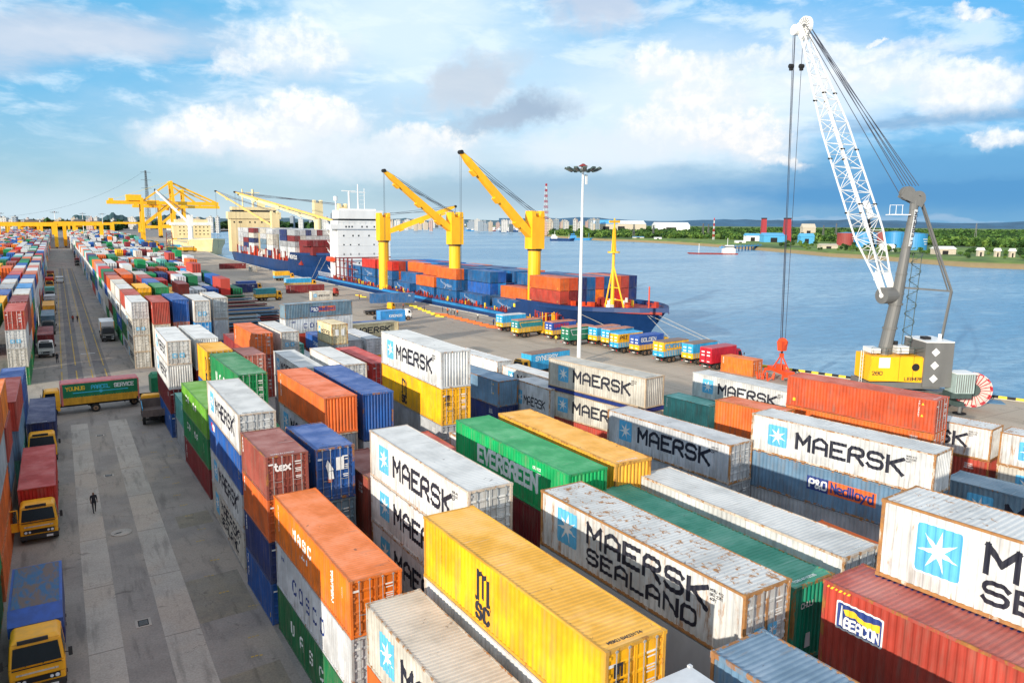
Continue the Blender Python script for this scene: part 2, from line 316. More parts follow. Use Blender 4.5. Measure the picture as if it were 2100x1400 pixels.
def text_quads(txt, h, cw=None, th=.16, gap=.32):
    # returns quads (4 x (u,v)) ; u to the right, v up, both in metres ; width per letter cw
    cw = cw or h*.62; u0 = 0; Q = []; T = h*th
    for ch in txt:
        if ch == ' ': u0 += cw*.7; continue
        lw = cw*(.25 if ch in 'Il.' else 1.0)
        for st in glyph_quads(ch):
            P = [Vector((u0+(x/4*cw if lw == cw else (x-2)/4*cw+lw/2), y/6*h)) for x, y in st]
            def ext(i, j, k):      # how far a segment runs on past a joint
                if k < 0 or k >= len(P): return T/2
                u, v = (P[j]-P[i]), (P[k]-P[j])
                if u.length < 1e-6 or v.length < 1e-6: return 0
                return min(T/2, T/2*math.tan(min(1.5, abs(u.angle(v)))/2))
            for si, (a, b) in enumerate(zip(P[:-1], P[1:])):
                d = b-a
                if d.length < 1e-5: continue
                d.normalize(); n = Vector((-d.y, d.x))*T/2; a2 = a-d*ext(si+1, si, si-1); b2 = b+d*ext(si, si+1, si+2)
                Q.append([a2-n, b2-n, b2+n, a2+n])
        u0 += lw+cw*gap
    return Q, u0-cw*gap
# ------------------------------------------------------------------ containers
CW = 2.44; PIT = .278
def prof(s, depth=.036):
    k = s % PIT
    if k < .072: return 0.0
    if k < .140: return depth*(k-.072)/.068
    if k < .210: return depth
    return depth*(1-(k-.210)/.068)
BRK = (0.0, .072, .140, .210)
def decal(name, quads, L, mat, layer=0, side='left'):
    """quads in (s from the far end, z) on the left long wall; follows the corrugation like paint"""
    bm = bmesh.new()
    for i, q in enumerate(quads):
        try: bm.faces.new([bm.verts.new((p[0], p[1], layer*.0015+(i % 9)*.0005)) for p in q])
        except ValueError: pass
    if not bm.verts: bm.free(); return None
    s0 = min(v.co.x for v in bm.verts); s1 = max(v.co.x for v in bm.verts)
    if side in ('left', 'right'):
        k = math.floor(s0/PIT)
        while k*PIT < s1:
            for b in BRK:
                c = k*PIT+b
                if s0 < c < s1: bmesh.ops.bisect_plane(bm, geom=bm.verts[:]+bm.edges[:]+bm.faces[:], plane_co=(c, 0, 0), plane_no=(1, 0, 0))
            k += 1
        for v in bm.verts:
            s, z, e = v.co; v.co = (-(CW/2-.018)+prof(s)-.005-e, L/2-s, z)
    else:   # near end wall, s = from the left corner
        for v in bm.verts:
            s, z, e = v.co; v.co = (-CW/2+s, -L/2+.010-.005-e, z)
    me = bpy.data.meshes.new(name); bm.to_mesh(me); bm.free(); me.materials.append(mat); return me
RMK = {}
def roofmarks(L, k):
    if k == 2: return None
    if (L, k) in RMK: return RMK[(L, k)]
    b = MB(); Q, tw = text_quads('MSKU 8403174' if k else 'TCNU 4110526', .13, .09, .2)
    for i, q in enumerate(Q): b.face([(-.85+p.x, -L/2+.30+p.y, 2.672+(i % 9)*.0005) for p in q], WHT if k == 0 else BLACK)
    RMK[(L, k)] = b.mesh('roof_markings'); return RMK[(L, k)]
KIT = {}
def kit(L, end):
    key = (L, end)
    if key in KIT: return KIT[key]
    Hc = 2.68; k = {}
    b = MB(); x = CW/2-.018
    # corrugated side walls
    n = int(round(L/PIT)); z0, z1 = .14, Hc-.09
    for sgn in (-1, 1):
        pts = []; s = 0.0
        while s < L:
            for bb in BRK:
                c = s+bb
                if .1 < c < L-.1: pts.append(c)
            s += PIT
        pts = [.1]+pts+[L-.1]
        for a, c in zip(pts[:-1], pts[1:]):
            xa = sgn*(x-prof(a)); xc = sgn*(x-prof(c)); b.face([(xa, L/2-a, z0), (xc, L/2-c, z0), (xc, L/2-c, z1), (xa, L/2-a, z1)], WALL)
    def endwall(yy, sg):
        pts = [.12]; s = 0
        while s < CW:
            for bb in (.0, .07, .12, .19):
                c = s+bb
                if .14 < c < CW-.14: pts.append(c)
            s += .24
        pts.append(CW-.12)
        def pf(c):
            kk = c % .24
            return 0 if kk < .07 else (.05*(kk-.07)/.05 if kk < .12 else (.05 if kk < .19 else .05*(1-(kk-.19)/.05)))
        for a, c in zip(pts[:-1], pts[1:]):
            b.face([(-CW/2+a, yy-sg*pf(a), z0), (-CW/2+c, yy-sg*pf(c), z0), (-CW/2+c, yy-sg*pf(c), z1), (-CW/2+a, yy-sg*pf(a), z1)], WALL)
    endwall(L/2-.03, 1)
    if end == 'front': endwall(-L/2+.03, -1)
    b.box(-CW/2+.1, CW/2-.1, -L/2+.1, L/2-.1, .10, .15, DARK)
    k['body'] = b.mesh('corrugated_walls')
    # roof, ribs across
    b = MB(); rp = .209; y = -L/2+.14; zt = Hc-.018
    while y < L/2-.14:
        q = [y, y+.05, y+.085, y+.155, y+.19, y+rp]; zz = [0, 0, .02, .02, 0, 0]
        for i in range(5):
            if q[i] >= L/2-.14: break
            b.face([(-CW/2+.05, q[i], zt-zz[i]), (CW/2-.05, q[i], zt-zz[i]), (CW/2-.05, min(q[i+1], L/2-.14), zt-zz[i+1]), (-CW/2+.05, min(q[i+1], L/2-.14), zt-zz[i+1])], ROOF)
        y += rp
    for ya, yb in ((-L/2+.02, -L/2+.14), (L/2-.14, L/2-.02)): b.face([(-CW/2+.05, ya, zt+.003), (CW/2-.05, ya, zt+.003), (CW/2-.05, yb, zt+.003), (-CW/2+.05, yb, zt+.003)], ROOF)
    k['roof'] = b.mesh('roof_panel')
    b = MB()
    for sx in (-1, 1):
        for sy in (-1, 1):
            xx = sx*(CW/2-.07); yy = sy*(L/2-.07)
            b.box(xx-.06, xx+.06, yy-.06, yy+.06, .12, Hc-.12, FRAME)
            b.box(xx-.075, xx+.075, yy-.085, yy+.085, 0, .12, FRAME); b.box(xx-.075, xx+.075, yy-.085, yy+.085, Hc-.118, Hc, FRAME)
        b.box(sx*(CW/2-.005), sx*(CW/2-.07), -L/2+.155, L/2-.155, Hc-.09, Hc-.008, FRAME)
        b.box(sx*(CW/2-.005), sx*(CW/2-.06), -L/2+.155, L/2-.155, .02, .14, FRAME)
    for sy in (-1, 1):
        b.box(-CW/2+.145, CW/2-.145, sy*(L/2-.004), sy*(L/2-.10), Hc-.11, Hc-.006, FRAME)
        b.box(-CW/2+.145, CW/2-.145, sy*(L/2-.004), sy*(L/2-.10), .02, .15, FRAME)
    k['frame'] = b.mesh('corner_frame')
    if end == 'door':
        for sx, nm in ((-1, 'dl'), (1, 'dr')):
            b = MB(); xa = .012; xb = CW/2-.135; yy = -L/2+.045
            zs = np.linspace(.16, Hc-.12, 6)
            for i in range(5):
                za, zb = zs[i], zs[i+1]
                b.face([(sx*xa, yy, za), (sx*xb, yy, za), (sx*xb, yy, za+.07), (sx*xa, yy, za+.07)], WALL)
                b.face([(sx*xa, yy, za+.07), (sx*xb, yy, za+.07), (sx*xb, yy+.03, za+.11), (sx*xa, yy+.03, za+.11)], WALL)
                b.face([(sx*xa, yy+.03, za+.11), (sx*xb, yy+.03, za+.11), (sx*xb, yy+.03, zb-.05), (sx*xa, yy+.03, zb-.05)], WALL)
                b.face([(sx*xa, yy+.03, zb-.05), (sx*xb, yy+.03, zb-.05), (sx*xb, yy, zb), (sx*xa, yy, zb)], WALL)
            b.box(min(sx*xa, sx*(xa+.05)), max(sx*xa, sx*(xa+.05)), yy-.012, yy+.02, .16, Hc-.12, FRAME)
            for hz_ in (.4, 1.1, 1.8, 2.35): b.box(min(sx*(xb-.1), sx*(xb+.03)), max(sx*(xb-.1), sx*(xb+.03)), yy-.02, yy, hz_, hz_+.1, FRAME)
            k[nm] = b.mesh('door')
            bars = []
            for xx in (.30, .80):
                b = MB(); b.tube((sx*xx, yy-.05, .10), (sx*xx, yy-.05, Hc-.05), .022, STEEL, 6)
                b.box(sx*xx-.05, sx*xx+.05, yy-.07, yy-.03, .12, .18, STEEL); b.box(sx*xx-.05, sx*xx+.05, yy-.07, yy-.03, Hc-.13, Hc-.07, STEEL)
                b.beam((sx*xx, yy-.06, 1.05), (sx*(xx-.28*(1 if xx > .5 else -1)), yy-.06, 1.02), .03, .03, STEEL)
                bars.append(b.mesh('lock_bar'))
            k[nm+'b'] = bars
        b = MB()
        for (u, v, w, h_) in ((.62, 2.12, .42, .07), (.62, 1.98, .36, .05), (.62, 1.70, .40, .05), (.62, 1.60, .34, .05), (.62, 1.50, .38, .05), (.62, 1.22, .36, .05), (.62, 1.12, .30, .05), (-.95, 2.1, .30, .10)):
            b.face([(u-w/2+.02, -L/2+.030, v), (u+w/2, -L/2+.030, v), (u+w/2, -L/2+.030, v+h_), (u-w/2+.02, -L/2+.030, v+h_)], WHT)
        k['plate'] = b.mesh('markings')
    # single joined mesh for small far copies
    b = MB(); b.box(-CW/2+.02, CW/2-.02, -L/2+.03, L/2-.03, .05, Hc-.04, WALL); b.box(-CW/2+.03, CW/2-.03, -L/2+.05, L/2-.05, Hc-.04, Hc-.03, ROOF)
    for sx in (-1, 1):
        for sy in (-1, 1): b.box(sx*(CW/2-.13), sx*CW/2, sy*(L/2-.14), sy*L/2, 0, Hc, FRAME)
        b.box(sx*(CW/2-.06), sx*(CW/2-.001), -L/2+.14, L/2-.14, Hc-.09, Hc-.01, FRAME)
    for sy in (-1, 1): b.box(-CW/2+.13, CW/2-.13, sy*(L/2-.06), sy*(L/2-.001), Hc-.10, Hc-.01, FRAME)
    if end == 'door':
        for xx in (-.8, -.3, .3, .8): b.box(xx-.025, xx+.025, -L/2-.01, -L/2+.03, .1, Hc-.08, STEEL)
        b.box(-.02, .02, -L/2+.015, -L/2+.03, .1, Hc-.1, DARK)
    else:
        for i in range(9): b.box(-1.0+i*.24, -.92+i*.24, -L/2+.005, -L/2+.03, .1, Hc-.1, WALL)
    i = 0; s = .3
    while s < L-.3:
        for sx in (-1, 1): b.box(sx*(CW/2-.02), sx*(CW/2-.004), L/2-s-.07, L/2-s+.02, .12, Hc-.1, WALL)
        s += PIT*2
    k['simple'] = b.mesh('container_shell'); KIT[key] = k; return k
def star_quads(cs, cz, R, n=7):
    out = []
    for i in range(n):
        a = 2*math.pi*i/n+.12
        tip = (cs+R*math.sin(a), cz+R*math.cos(a)); l = (cs+R*.30*math.sin(a-math.pi/n), cz+R*.30*math.cos(a-math.pi/n)); r = (cs+R*.30*math.sin(a+math.pi/n), cz+R*.30*math.cos(a+math.pi/n))
        out.append([(cs, cz), l, tip, r])
    return out
def rrect(cs, cz, w, h, r=.12):
    pts = []
    for sx, sz, a0 in ((1, 1, 0), (-1, 1, 90), (-1, -1, 180), (1, -1, 270)):
        for k in range(3):
            a = rad(a0+k*45); pts.append((cs+sx*(w/2-r)+r*math.cos(a), cz+sz*(h/2-r)+r*math.sin(a)))
    return [pts]
def txt(s, h, s0, z0, cw=None, th=.16, gap=.32, down=False):
    Q, w = text_quads(s, h, cw, th, gap)
    if down: return [[(s0+p.y, z0-p.x) for p in q] for q in Q]
    return [[(s0+p.x, z0+p.y) for p in q] for q in Q]
def vtxt(s, h, s0, z0, step=None, th=.2):
    out = []
    for i, c in enumerate(s): out += txt(c, h, s0, z0-i*(step or h*1.35), th=th)
    return out
def smallmarks(s0, z0, rows=3): return [q for i in range(rows) for q in txt(('MSKU 412', '863 22G1', '40FT')[i % 3], .10, s0, z0-i*.17, th=.22)]
DEC = {}
def decs(kind, L):
    """list of (part name, mesh) for a livery"""
    if (kind, L) in DEC: return DEC[(kind, L)]
    D = []; add = lambda nm, q, m, la=0, side='left': D.append((nm, decal(nm, q, L, m, la, side)))
    f = L/12.19
    if kind == 'maersk':
        if L > 8:
            add('star_logo', rrect(2.05, 1.42, 1.45, 1.5), SKYB); add('star', star_quads(2.05, 1.42, .66), WHT, 4)
            add('lettering', txt('MAERSK', .98, 3.5, .93, cw=.88, th=.235, gap=.36), BLACK)
            add('small_markings', smallmarks(10.55, 2.15), BLACK)
        else:
            add('star_logo', rrect(.95, 1.5, .9, 1.0), SKYB); add('star', star_quads(.95, 1.5, .4), WHT, 4)
            add('lettering', txt('MAERSK', .55, 1.7, 1.15, cw=.47, th=.19), BLACK)
    elif kind == 'sealand':
        add('star_logo', rrect(2.05, 1.50, 1.5, 1.6), SKYB); add('star', star_quads(2.05, 1.50, .70), WHT, 4)
        add('lettering', txt('MAERSK', .82, 3.55, 1.42, cw=.88, th=.235, gap=.36)+txt('SEALAND', .62, 3.55, .50, cw=.70, th=.24, gap=.36), BLACK); add('small_markings', smallmarks(10.6, 2.2), BLACK)
    elif kind == 'sealandw':
        add('star_logo_border', rrect(2.05, 1.50, 1.62, 1.72), WHT); add('star_logo', rrect(2.05, 1.50, 1.5, 1.6), SKYB, 4); add('star', star_quads(2.05, 1.50, .70), WHT, 8)
        add('lettering', txt('MAERSK', .82, 3.55, 1.42, cw=.88, th=.235, gap=.36)+txt('SEALAND', .62, 3.55, .50, cw=.70, th=.24, gap=.36), BLACK)
    elif kind == 'msc':
        q = [[(3.94, .95), (4.15, .95), (4.15, 2.18), (3.94, 2.18)], [(4.28, 1.12), (4.49, 1.12), (4.49, 2.1), (4.28, 2.1)], [(4.62, .95), (4.84, .95), (4.84, 2.0), (4.62, 2.0)], [(4.15, 1.95), (4.28, 2.0), (4.28, 2.18), (4.15, 2.14)], [(4.49, 1.9), (4.62, 1.95), (4.62, 2.14), (4.49, 2.1)], [(3.80, 1.02), (3.94, .92), (3.94, 1.1), (3.86, 1.14)], [(4.84, .98), (4.98, .86), (5.0, .96), (4.84, 1.12)]]
        add('emblem', [[(s+.6, z) for s, z in p] for p in q]+txt('S', .56, 4.52, .28, cw=.34, th=.28)+txt('C', .56, 5.08, .28, cw=.34, th=.28), BLACK); add('small_markings', vtxt('MSCU483217', .11, 1.6, 2.2)+vtxt('4010DTA', .06, 1.35, 2.25), BLACK)
    elif kind == 'evergreen':
        add('lettering', txt('EVERGREEN', .85, 2.9, .95, cw=.54, th=.26, gap=.36), WHT); add('small_markings', txt('EISU 802', .13, 8.9, 2.1, th=.22)+txt('45G1', .11, 9.3, 1.85, th=.22), WHT)
    elif kind == 'nasc':
        add('lettering', [q for i, c in enumerate('NASC') for q in txt(c, .52, 3.6+i*.85, 1.45, cw=.42, th=.26)], WHT)
        add('arabic_marks', [[(5.0, .9), (5.6, .9), (5.6, 1.02), (5.0, 1.02)], [(5.2, 1.1), (5.35, 1.1), (5.35, 1.22), (5.2, 1.22)], [(5.8, .85), (5.95, .85), (5.95, 1.15), (5.8, 1.15)], [(4.6, .75), (4.75, .75), (4.75, .9), (4.6, .9)]], WHT)
        add('vertical_lettering', vtxt('GESEACO', .17, .8, 2.2, .22)+txt('TRITON', .24, 9.6, 2.2, cw=.22, th=.3, down=True), WHT); add('small_markings', vtxt('4523', .1, 11.1, 1.9), WHT)
    elif kind == 'cosco':
        add('lettering', [q for i, c in enumerate('COSCO') for q in txt(c, .72, 3.2+i*1.15, .95, cw=.55, th=.20)], NAVY); add('small_markings', txt('CHINA', .2, 1.0, 2.0, th=.24), NAVY)
    elif kind == 'uasc':
        add('lettering', [q for i, c in enumerate('UASC') for q in txt(c, .62, 2.6+i*1.6, 1.0, cw=.5, th=.20)], WHT)
    elif kind == 'lime':
        add('lettering', [q for i, c in enumerate('CHINA') for q in txt(c, .52, 2.2+i*1.2, 1.35, cw=.42, th=.26)]+vtxt('LINES', .20, 10.2, 2.3, .32, .3), WHT)
    elif kind == 'bluelogo':
        add('red_logo', [[(1.0, 2.35), (1.5, 2.35), (1.9, 1.75), (1.4, 1.75)]], REDL); add('white_logo', [[(1.55, 2.3), (2.3, 2.3), (2.6, 1.85), (1.9, 1.8)]], WHT); add('small_markings', vtxt('1217', .15, 11.4, 1.4), YELL)
    elif kind == 'ponl':
        add('navy_panel', [[(4.4, 1.0), (5.9, 1.0), (5.9, 1.95), (4.4, 1.95)]], NAVY); add('orange_panel', [[(5.9, 1.0), (9.0, 1.0), (9.0, 1.95), (5.9, 1.95)]], ORNL)
        add('lettering', txt('P&O', .55, 4.58, 1.2, cw=.33, th=.2, gap=.3), WHT, 6); add('dark_lettering', txt('Nedlloyd', .62, 6.1, 1.2, cw=.30, th=.2, gap=.36), NAVY, 6)
    elif kind == 'beacon':
        add('sign_border', rrect(1.45, 1.90, 1.75, .78, .05), WHT); add('sign_field', rrect(1.45, 1.90, 1.65, .68, .04), NAVY, 4)
        add('sign_wave', [[(.85, 2.10), (1.2, 2.16), (1.6, 2.02), (2.22, 2.10), (2.22, 1.88), (1.7, 1.86), (1.3, 1.98), (.95, 1.94)]], YELL, 7); add('lighthouse', [[(.70, 1.62), (.86, 1.62), (.81, 2.18), (.75, 2.18)]], WHT, 9)
        add('lettering', txt('BEACON', .26, .92, 1.62, cw=.17, th=.24, gap=.3), WHT, 11); add('warning_stripe', [[(.12+i*.16, 2.5), (.20+i*.16, 2.5), (.26+i*.16, 2.57), (.18+i*.16, 2.57)] for i in range(6)], YELL)
    elif kind == 'hamburg': add('lettering', txt('HAMBURG SUD', .62, 2.4, .95, cw=.42, th=.2), REDL)
    elif kind == 'swoosh':
        SW = [[(2.6, 1.75), (3.1, 2.35), (3.35, 2.35), (3.0, 1.75)], [(2.6, 1.75), (3.0, 1.95), (5.6, 1.45), (5.6, 1.15)], [(3.0, 1.70), (3.9, 1.75), (6.6, 1.25), (5.6, .95)], [(5.2, 1.2), (5.6, 1.2), (5.2, .45), (4.6, .45)], [(6.0, 1.55), (7.4, 1.25), (7.6, .75), (6.0, .85)], [(7.4, 1.4), (8.2, 1.2), (8.2, .85), (7.4, .8)]]; add('swoosh_logo', [[((q[0]-5.5)*1.18+5.8, (q[1]-1.35)*1.25+1.35) for q in w_] for w_ in SW], WHT)
        add('handling_mark', [[(11.3, .35), (11.7, .35), (11.7, .7), (11.3, .7)]], YELL)
    elif kind == 'mark': add('handling_mark', [[(f*11.0, .35), (f*11.35, .35), (f*11.35, .65), (f*11.0, .65)]], YELL); add('vertical_lettering', vtxt('TEX 420', .16, f*.7, 2.2, .22), WHT)
    elif kind == 'vmark': add('vertical_lettering', vtxt('FLORENS' if L > 8 else 'GOLD', .2, f*.8, 2.25, .26), WHT)
    elif kind == 'vright': add('vertical_lettering', vtxt('TRIU8407', .11, f*10.9, 2.35, .17), WHT); add('warning_marks', [[(f*11.1, 2.15), (f*11.3, 2.15), (f*11.2, 2.35)], [(f*11.1, 1.2), (f*11.3, 1.2), (f*11.2, 1.42)], [(f*.6, .5), (f*.85, .5), (f*.85, .78), (f*.6, .78)]], YELL)
    elif kind == 'plainmarks': add('small_markings', [q for i in range(3) for q in txt(('TRLU 541', '220 45G1', 'MAX GROSS')[i], .10, L-1.75, 2.15-i*.17, th=.22)], WHT)
    elif kind == 'one': add('lettering', txt('CRONOS', .5, 4.4*f, 1.2, cw=.4, th=.2), WHT)
    D = [d for d in D if d[1] is not None]; DEC[(kind, L)] = D; return D
ENDDEC = {}
def enddecs(kind, L):
    if (kind, L) in ENDDEC: return ENDDEC[(kind, L)]
    D = []; add = lambda nm, q, m, la=0: D.append((nm, decal(nm, q, L, m, la+8, 'end')))
    if kind == 'star': add('door_logo', rrect(.78, 1.05, .5, .5, .05)+rrect(1.5, 1.05, .5, .5, .05), SKYB); add('door_star', star_quads(.78, 1.05, .22)+star_quads(1.5, 1.05, .22), WHT, 5)
    elif kind == 'msc': add('door_emblem', [[(.32, 1.75), (.40, 1.75), (.40, 2.2), (.32, 2.2)], [(.46, 1.85), (.54, 1.85), (.54, 2.2), (.46, 2.2)], [(.60, 1.75), (.68, 1.75), (.68, 2.2), (.60, 2.2)], [(.40, 2.1), (.46, 2.1), (.46, 2.2), (.40, 2.2)], [(.54, 2.1), (.6, 2.1), (.6, 2.2), (.54, 2.2)]]+txt('SC', .2, .32, 1.45, cw=.16, th=.26), BLACK)
    elif kind == 'tex': add('door_lettering', txt('tex', .42, .42, 1.75, cw=.26, th=.26), WHT)
    elif kind == 'texas': add('door_star', [[(.72, 2.1), (1.1, 1.55), (.72, 1.5), (.60, 1.8)], [(1.25, 1.5), (1.75, 1.5), (1.75, 2.15), (1.25, 2.15)], [(.75, 1.1), (1.1, 1.1), (1.05, 1.5), (.72, 1.5)]], WHT); add('door_mark', [[(.72, .95), (.98, .95), (.98, 1.25), (.72, 1.25)]], ORNL)
    elif kind == 'spot': add('handling_mark', [[(1.1, .55), (1.35, .55), (1.35, .8), (1.1, .8)]], YELL)
    elif kind == 'chip': add('end_logo', [[(.8, .5), (1.15, .5), (1.1, 1.0), (.85, 1.0)]], WHT); add('end_lettering', txt('CHUJ', .16, .45, 1.9, cw=.14, th=.22), WHT)
    elif kind == 'white2': add('door_labels', [[(.55, 1.2), (1.05, 1.2), (1.05, 2.0), (.55, 2.0)], [(1.4, 1.2), (1.9, 1.2), (1.9, 2.0), (1.4, 2.0)]], WHT)
    D = [d for d in D if d[1] is not None]; ENDDEC[(kind, L)] = D; return D
PAL = {'white': (.66, .67, .66), 'offwhite': (.60, .57, .50), 'grey': (.40, .42, .44), 'palegrey': (.60, .62, .64), 'yellow': (.98, .47, .004), 'amber': (.95, .46, .04), 'orange': (.90, .20, .010), 'deeporange': (.74, .14, .022), 'rust': (.55, .075, .02),
       'brick': (.47, .058, .036), 'red': (.62, .03, .02), 'maroon': (.22, .015, .02), 'brown': (.30, .07, .05), 'blue': (.012, .10, .38), 'navy': (.012, .03, .14), 'azure': (.03, .27, .62), 'shipblue': (.008, .11, .30), 'bluegrey': (.16, .26, .34),
       'steelblue': (.13, .24, .36), 'green': (.005, .24, .07), 'brightgreen': (.0, .36, .10), 'seagreen': (.0, .33, .19), 'darkgreen': (.006, .15, .05), 'lime': (.14, .42, .03), 'teal': (.12, .46, .40), 'pink': (.62, .20, .14), 'cream': (.72, .60, .36)}
NCONT = [0]; NAMED = {}
WORDS = {'offwhite': 'off-white', 'palegrey': 'pale grey', 'deeporange': 'dark orange', 'rust': 'rust-red', 'shipblue': 'blue', 'bluegrey': 'blue-grey', 'steelblue': 'steel blue', 'brightgreen': 'bright green', 'seagreen': 'sea green', 'darkgreen': 'dark green'}
DISTANT = []
def container(x, y, z, a, L, hs, color, deco=None, end='door', rust=.35, label=None, group=None, full=True, edeco=None, top=True):
    """near-left bottom corner at (x,y,z), long axis along +Y turned by a; hs = height in metres"""
    c = PAL[color] if isinstance(color, str) else color
    ca, sa = math.cos(a), math.sin(a); ox, oy = CW/2, L/2
    loc = (x+ox*ca-oy*sa, y+ox*sa+oy*ca, z); k = kit(L, end); sz = hs/2.68
    name = 'shipping_container'
    NCONT[0] += 1; INFO_C = color if isinstance(color, str) else 'grey'
    v = random.uniform(.9, 1.1); c = tuple(min(1, q*v) for q in c)
    fc = tuple(q*.85+.02 for q in c)
    if color in ('white', 'offwhite', 'palegrey', 'yellow', 'amber', 'cream') and random.random() < .7: fc = tuple(.55*a_+.45*b_ for a_, b_ in zip(c, (.50, .27, .07)))
    if full:
        t = empty(name, loc, a, label, 'shipping container', group); t.scale = (1, 1, sz)
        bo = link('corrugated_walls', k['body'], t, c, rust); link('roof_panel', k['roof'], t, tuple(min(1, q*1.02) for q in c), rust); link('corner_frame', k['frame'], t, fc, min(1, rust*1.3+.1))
        if end == 'door':
            for nm in ('dl', 'dr'):
                d = link('door', k[nm], t, tuple(q*.92 for q in c), rust)
                for bb in k[nm+'b']: link('lock_bar', bb, d)
            link('door_markings', k['plate'], t)
        for nm, me in decs(deco or 'plainmarks', L): link(nm, me, bo)
        rm_ = roofmarks(L, NCONT[0] % 3)
        if rm_: link('roof_markings', rm_, t)
        for nm, me in enddecs(edeco, L) if edeco else (): link(nm, me, t)
    else:
        t = link(name, k['simple'], None, c, rust, loc, a); t.scale = (1, 1, sz); tag(t, label, 'shipping container', group)
        for nm, me in decs(deco, L) if deco else (): link(nm, me, t)
    CINFO[t.name] = (t, INFO_C, L, end, hs); return t
CINFO = {}
def stack(x, y, a, L, ztop, specs, label=None, group='containers stacked in the yard', n=None):
    """specs top -> down : (colour, deco, end, rust, label, edeco)"""
    n = n or len(specs); h = ztop/n; a = rad(a)
    for i, sp in enumerate(specs):
        sp = list(sp)+[None]*6; co, de, en, ru, la, ed = sp[:6]
        container(x, y, ztop-h*(i+1), a, L, h-.015, co, de, en or 'door', .35 if ru is None else ru, la, group, True, ed)
# ------------------------------------------------------------------ ground, lanes, quay, water
def ground_mat(name, c1, c2, c3, sc=.25, joints=None, bump=.35, patch=.6):
    m, t = newmat(name); oc = tc(t); n = t.noise(oc, sc, 8, .65); n2 = t.noise(oc, sc*7, 6, .7); n3 = t.noise(t.vm('MULTIPLY', oc, (1, .12, 1)), sc*4, 5, .6); n4 = t.noise(oc, sc*.35, 3, .5)
    c = t.mix(t.ramp(n, .35, .65), c1, c2); c = t.mix(t.ramp(n4, .5, .6, 0, patch), c, c3); c = t.mix(t.ramp(n2, .55, .8, 0, .45), c, tuple(v*.45 for v in c1)); c = t.mix(t.ramp(n3, .52, .70, 0, .55), c, tuple(v*.5 for v in c1))
    vo = t.new('ShaderNodeTexVoronoi', feature='DISTANCE_TO_EDGE'); t.inp(vo.inputs['Vector'], t.vm('ADD', oc, t.scale(t.noise(oc, .8, 4, .6, col=True), 1.6))); vo.inputs['Scale'].default_value = .16
    c = t.mix(t.math('MULTIPLY', t.math('LESS_THAN', vo.outputs['Distance'], .0028), t.ramp(n4, .45, .58, 0, .45)), c, (.04, .035, .03))
    oil = t.noise(oc, .55, 3, .5, 1.5); c = t.mix(t.ramp(oil, .66, .74, 0, .5), c, tuple(v*.35 for v in c1))
    g = t.noise(oc, 9, 3, .6); k = t.ramp(g, .3, .7, .86, 1.1); c = t.mix(1.0, c, t.comb(k, k, k), 'MULTIPLY')
    if joints:
        x, y, z = t.sep(oc)
        jx = t.math('LESS_THAN', t.math('FRACT', t.math('DIVIDE', t.math('ADD', x, 500), joints[0])), .05/joints[0]*1.6); jy = t.math('LESS_THAN', t.math('FRACT', t.math('DIVIDE', t.math('ADD', y, 500), joints[1])), .05/joints[1]*1.6)
        c = t.mix(t.math('MULTIPLY', t.math('MAXIMUM', jx, jy), .55), c, (.05, .045, .04))
    finish(t, c, t.ramp(n2, .3, .7, .75, .95), 0, bump=n2, bstr=bump, bdist=.02, spec=.25); return m
YARDM = ground_mat('yard_asphalt', (.22, .205, .195), (.27, .25, .235), (.32, .28, .245))
LANEM = ground_mat('lane_asphalt', (.24, .215, .195), (.30, .268, .24), (.36, .305, .25), sc=.3)
STRIPM = ground_mat('concrete_track', (.37, .335, .295), (.44, .395, .345), (.44, .36, .29), sc=.35, joints=(40, 8.5))
CROSSM = ground_mat('crossing_concrete', (.29, .265, .23), (.36, .32, .27), (.42, .36, .29), sc=.15)
APRONM = ground_mat('apron_concrete', (.40, .335, .265), (.47, .395, .315), (.30, .265, .23), sc=.045, joints=(6, 7.5), patch=.7)
PATCHM = ground_mat('repaired_patch', (.20, .18, .15), (.26, .225, .17), (.24, .22, .19), sc=.5)
def sheet(name, pts, z, m, kind='structure', label=None, cat=None):
    b = MB(); b.face([(x, y, z) for x, y in pts], m); o = b.build(name)
    if kind: o['kind'] = kind
    return tag(o, label, cat)
QUAY = [(160, -60), (135, -10), (122, 20), (110, 52), (104.5, 68), (99.6, 84), (96.2, 118), (93.3, 157), (91, 191), (88.6, 239), (87.4, 300), (87.2, 365), (91, 510), (100, 680), (113, 880), (150, 1150), (300, 1800), (900, 3000), (2600, 5200)]
sheet('ground', [(-30000, -300), (160, -300)]+QUAY+[(9000, 30000), (-30000, 30000)], 0, YARDM)
edgex = lambda y: 46 if y < 150 else 50
sheet('quay_apron', [(66, -60), (66, 60), (60, 100), (46, 130), (44, 200), (47, 400), (56, 900), (60, 1150)]+[(x-.4, y) for x, y in reversed(QUAY[:16])], .004, APRONM)
sheet('truck_lane', [(-5.2, 0), (9.2, 0), (9.2, 900), (-5.2, 900)], .004, LANEM)
sheet('crossing_lane', [(-60, 98.4), (9.3, 98.2), (13, 98.2), (13, 128), (-60, 121)], .008, CROSSM)
sheet('crossing_asphalt', [(-6, 98.4), (9, 98.2), (9, 110.5), (-6, 107.5)], .012, LANEM)
for (a, b, y0, y1) in ((-.15, 1.55, 10, 98), (3.65, 5.55, 10, 98)): sheet('concrete_track', [(a, y0), (b, y0), (b, y1), (a, y1)], .012, STRIPM)
for (a, b) in ((0.0, 2.0), (3.6, 5.6)): sheet('concrete_track', [(a, 122), (b, 122), (b, 420), (a, 420)], .008, CROSSM if False else ground_mat('worn_track', (.15, .14, .145), (.19, .175, .17), (.22, .20, .18), sc=.3))
